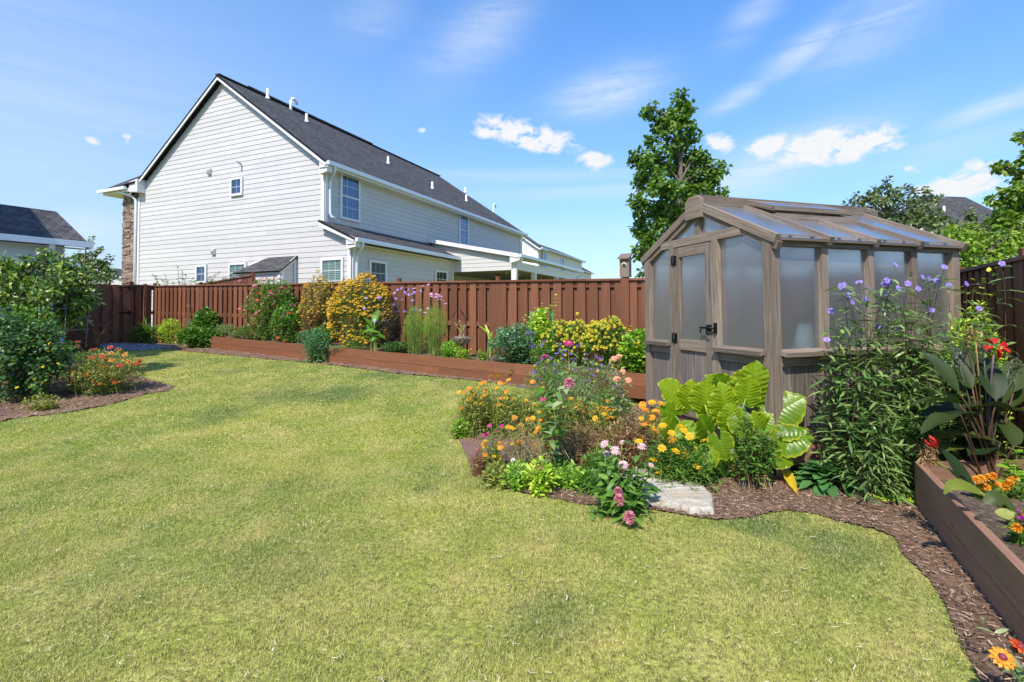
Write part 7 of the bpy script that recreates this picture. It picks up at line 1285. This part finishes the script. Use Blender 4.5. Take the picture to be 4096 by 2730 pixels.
# mexican petunias by the greenhouse
ru = [(3300, 1355), (3338, 1250), (3325, 1262), (3468, 1104), (3412, 1196), (3402, 1211), (3375, 1130), (3383, 1135), (3394, 1130), (3434, 1132), (3385, 1198), (3547, 1174), (3546, 1156), (3585, 1060), (3480, 1138)]
def D2(l): return [(x * 4096 / 2353, y * 4096 / 2353) for x, y in l]
rl = D2([(1900, 781), (1909, 715), (1938, 656), (1932, 659), (1974, 649), (1948, 679), (1959, 695), (1990, 690), (1998, 664), (2037, 676), (2045, 651), (2030, 653), (2038, 645), (2058, 609)]); r2_ = D2([(2040, 655), (2065, 663), (2086, 652), (2110, 664), (2140, 712), (2152, 646), (2121, 638), (2135, 641), (2170, 614), (2018, 749), (2060, 752)]); r3_ = D2([(2221, 653), (2302, 606), (2250, 709), (2102, 846), (2080, 860), (2040, 948), (2180, 655)])
YR = 3.95
def ruellia(lab, px, Y_, w, yt, n, pts, **k):
    b = BY(px, Y_); return plant('mexican_petunia', lab, 'mexican petunia', b, pw(w, Y_), HT(b, px, yt), n, ('ruel', 'linear'), .14, .024, 17, up=.35, droop=.55, st='stemd', sr=.004, prof=.18, zmin=.62, pxf=[(x, y, 'ruellia', .026) for x, y in pts], base_r=.55, taper=.2, group='mexican petunias beside the greenhouse', **k)
ruellia('left tall mexican petunia with violet flowers in front of the greenhouse side', 3400, 3.85, 100, 1200, 22, rl, ry=.2, inner=40, lift=.8)
ruellia('middle tall mexican petunia with violet flowers before the greenhouse far panels', 3600, 4.0, 120, 1140, 30, r2_, ry=.25, inner=60, lift=.8)
ruellia('right tall mexican petunia near the fence, few violet flowers', 3840, 4.15, 130, 1160, 30, r3_, ry=.25, inner=60, lift=.8)
b = BY(3480, 3.75); plant('mexican_petunia', 'lower leafy mexican petunia growth at the foot of the greenhouse side', 'mexican petunia', b, pw(130, 3.7), HT(b, 3480, 1600), 34, ('ruel', 'linear'), .11, .018, 12, up=.2, droop=.6, st='stemd', prof=.2, ry=.16, inner=160, base_r=.6)
b = BY(3660, 3.8); plant('mexican_petunia', 'lower leafy mexican petunia growth behind the corner of the tall planter', 'mexican petunia', b, pw(110, 3.7), HT(b, 3660, 1520), 34, ('ruel', 'linear'), .11, .018, 12, up=.2, droop=.6, st='stemd', prof=.2, ry=.16, inner=160, base_r=.6)
for px, Y_, w, yt, lab in ((3740, 4.6, 130, 1230, 'bright green shrub behind the mexican petunias at the greenhouse far end'), (3900, 4.5, 120, 1330, 'bright green shrub in front of the shaded right fence')):
    b = BY(px, Y_) if px > 3800 else np.array([*(g3(-.25, GL * .93, 0)[:2]), .05]); plant('green_shrub', lab, 'shrub', b, pw(w, Y_) * .8, HT(b, px, yt), 70, ('lime', 'ovate'), .05, .028, 11, prof=.3, zmin=.4, inner=1500, ry=.22)
b = BY(4040, 5.0); plant('fence_vine', 'leafy vine growing over the top of the right fence', 'vine', b, .45, HT(b, 4040, 1010), 40, ('lime', 'ovate'), .06, .04, 10, prof=.3, zmin=.75, inner=160, ry=.3)
# dark cannas
DC = leafmat('bronze_canna_leaf', [(.022, .042, .018), (.05, .08, .025), (.12, .15, .035)], .3, .5, .3)
cb_ = at(3950, 1700, 3.62); cb_[2] = .05
cn = canna_like('dark_canna', 'bronze green canna clump behind the tall planter with one red flower', 'canna', cb_, [(3770, 1480, .34, 115, 1.6, -.1), (3850, 1460, .36, 90, 2.2, .0), (3900, 1450, .38, 80, 2.0, .1), (3960, 1500, .40, 60, 1.4, -.05), (4060, 1490, .36, 40, 1.2, .1), (3740, 1600, .36, 185, .15, -.15), (3800, 1640, .38, 175, .05, -.1), (3760, 1680, .34, 190, -.2, -.2), (3950, 1620, .40, 10, .1, -.1), (4000, 1560, .40, 30, .8, 0), (3720, 1770, .40, 150, -.45, -.15), (4040, 1640, .42, -15, .3, .05), (3900, 1700, .36, 200, .4, 0), (4090, 1560, .4, 20, .9, .1), (3980, 1740, .4, 0, .1, .05), (4080, 1740, .4, 170, .6, .1), (3860, 1560, .38, 140, 1.0, .1), (3860, 1740, .40, 160, .2, -.05), (3940, 1780, .38, 20, .3, -.05), (3800, 1790, .36, 200, .1, .0), (4020, 1700, .40, 60, .7, .0), (3920, 1560, .40, 200, .5, .05)], DC, 'stemd', .40)
for x, y, r_, k in ((3960, 1372, .05, 0), (3985, 1395, .045, 1), (4005, 1385, .05, 0), (3995, 1410, .04, 0)): o = flower(cn, 'zinnia_red', at(x, y, 3.5), .0001) if False else None
mb = M(); n = 9; c = at(3985, 1385, 3.5); d = unit(n); leaves(mb, np.tile(c, (n, 1)) + d * .015, d + (.3, -.2, .2), unit(n) + (0, -1, .5), .075, .045, .4, None, 'obov', 0, .3); mb.build('flower', PM['scarlet'], cn)
mb = M(); mb.tube(curve(cb_, at(3975, 1420, 3.5), 8, .03, .3), np.linspace(.012, .006, 8), 6); mb.build('flower_stalk', petal('mauve_stalk', (.20, .13, .16), (.3, .2, .22), 0), cn)
for x, y in ((3900, 1330), (3860, 1350), (3935, 1400), (4050, 1440), (4062, 1490), (3830, 1440)):
    mb = M(); n = 36; c = at(x, y, 3.55); leaves(mb, c + rng.normal(0, .018, (n, 3)) * (1, 1, 1.6), unit(n), unit(n), .03, .012, .3); mb.tube(curve(cb_, c, 6, .05), .005, 4); mb.build('seed_head', LM['purp'] if x % 20 else LM['brown'], cn)
b = at(4070, 1700, 3.3); b[2] = ztp - .13; plant('bright_sprig', 'fresh light green sprig at the right edge behind the planter', 'sprig', b, .08, .34, 8, ('bright', 'ovate'), .10, .06, 4, pxf=())
# broken canna leaf laid over the planter edge
brk = at(3760, 1850, 2.9); bc = thing('broken_canna', 'broken canna stalk with spent red flower lying across the planter edge', 'canna', brk); pth = [at(3720, 1835, 3.05), at(3800, 1880, 2.9), at(3880, 1940, 2.7), at(3960, 2000, 2.55), at(4060, 2060, 2.4)]
mb = M(); mb.tube(pth, np.linspace(.006, .010, 5), 6); mb.build('stalk', LM['olive'], bc)
def flatleaf(pts, w, mat, name='leaf'):
    pts = np.array(pts, float); n = 11; t = np.linspace(0, len(pts) - 1, n); P_ = np.stack([np.interp(t, np.arange(len(pts)), pts[:, i]) for i in range(3)], 1); d = nrm(np.gradient(P_, axis=0)); S_ = nrm(np.cross(d, (.3, -.8, .6))); V = []
    for i in range(n):
        q = i / (n - 1); ww = w * math.sin(math.pi * min(1, q * .97 + .03)) ** .75
        for j in range(5): s = j / 2 - 1; V.append(P_[i] + S_[i] * ww * s + np.array([0, 0, .25 * ww * abs(s)]))
    mb = M(); mb.grid(V, n, 5, 0, rng.random()); mb.build(name, mat, bc)
flatleaf([at(3770, 1800, 2.85), at(3820, 1860, 2.8), at(3862, 1925, 2.75), at(3885, 1935, 2.7)], .055, DC); flatleaf([at(3777, 1978, 2.62), at(3800, 1945, 2.62), at(3850, 1945, 2.62), at(3905, 1965, 2.62), at(3950, 1990, 2.6)], .030, LM['olive']); flatleaf([at(3935, 2010, 2.5), at(3990, 2000, 2.48), at(4040, 2040, 2.45), at(4060, 2062, 2.4)], .05, DC); flatleaf([at(3800, 1885, 2.85), at(3850, 1920, 2.8), at(3890, 1932, 2.75)], .03, LM['olive']); flatleaf([at(3980, 2050, 2.42), at(4020, 2062, 2.40), at(4060, 2064, 2.38)], .03, LM['olive'])
mb = M(); n = 120; P_ = np.array([at(3680 + rng.uniform(0, 70), 1790 + rng.uniform(0, 60), 3.0) for _ in range(n)]); leaves(mb, P_, unit(n) + (0, 0, -.6), unit(n), .04, .008, .3, None, 'linear'); mb.build('withered_head', LM['brown'], bc)
mb = M(); n = 14; c = at(3742, 1785, 3.0); leaves(mb, np.tile(c, (n, 1)) + rng.normal(0, .01, (n, 3)), unit(n) + (0, 0, 1), unit(n), .045, .014, .2, None, 'lance'); mb.build('spent_flower', PM['scarlet'], bc)
# marigolds in the tall planter
for i, (x, y, w, n, lab) in enumerate(((3950, 2000, 55, 0, 'left marigold in the tall planter with bright orange yellow heads'), (4050, 1990, 50, 0, 'right marigold in the tall planter, heads turned away'), (4080, 2180, 30, 0, 'single marigold at the right edge of the tall planter'))):
    b = rsoil(x, y); fl_ = [[(3925, 1915), (3955, 1912), (3970, 1905), (3905, 1920), (3875, 1938), (3925, 1945), (3945, 1950), (3960, 1938), (3971, 1908), (3935, 1960), (3955, 1972)], [(3988, 1940), (4010, 1945), (4025, 1938), (4045, 1922), (4060, 1918), (4020, 1955), (3995, 1955), (4040, 1935)], [(4066, 2115), (4080, 2125)]][i]
    plant('marigold', lab, 'marigold', b, pw(w, b[1]), HT(b, x, y - 60), 26, ('green', 'linear'), .035, .007, 12, prof=.3, inner=160, pxf=[(px, py, 'marigold', .026, rng.uniform(-.05, .05)) for px, py in fl_], fr=.02)
b = rsoil(4090, 2120); plant('zinnia', 'magenta zinnia at the right edge of the tall planter', 'zinnia', b, .05, .12, 3, ('olive', 'lance'), .09, .03, 4, pxf=[(4082, 2060, 'zinnia_mag', .042, .0)])
# orange blanket flowers in the bottom right corner
b = B(4120, 2790); 
gf = thing('orange_zinnia', 'orange dark centred flowers leaning in at the bottom right corner', 'flower', b); 
for x, y, r_, up_ in ((4010, 2631, .036, (-.25, -.5, .8)), (4085, 2590, .034, (.3, -.3, .7))):
    p = at(x, y, 1.72); flower(gf, 'gaillardia_tip' if x < 4050 else 'gaillardia', p, r_, up_); mb = M(); mb.tube(curve(b, p - np.array(up_) * .005, 8, .05, .0), .004, 6); mb.build('stem', LM['grey'], gf)
p = at(4060, 2600, 1.74); flower(gf, 'seed', p, .022, (-.6, -.2, .6), 'seed_head')
mb = M(); 
for k in range(4): c = curve(b, b + np.array([rng.uniform(-.05, .2), rng.uniform(-.05, .2), rng.uniform(.08, .2)]), 6); stem_leaves(mb, c, 5, .08, .02)
mb.build('foliage', LM['grey'], gf)
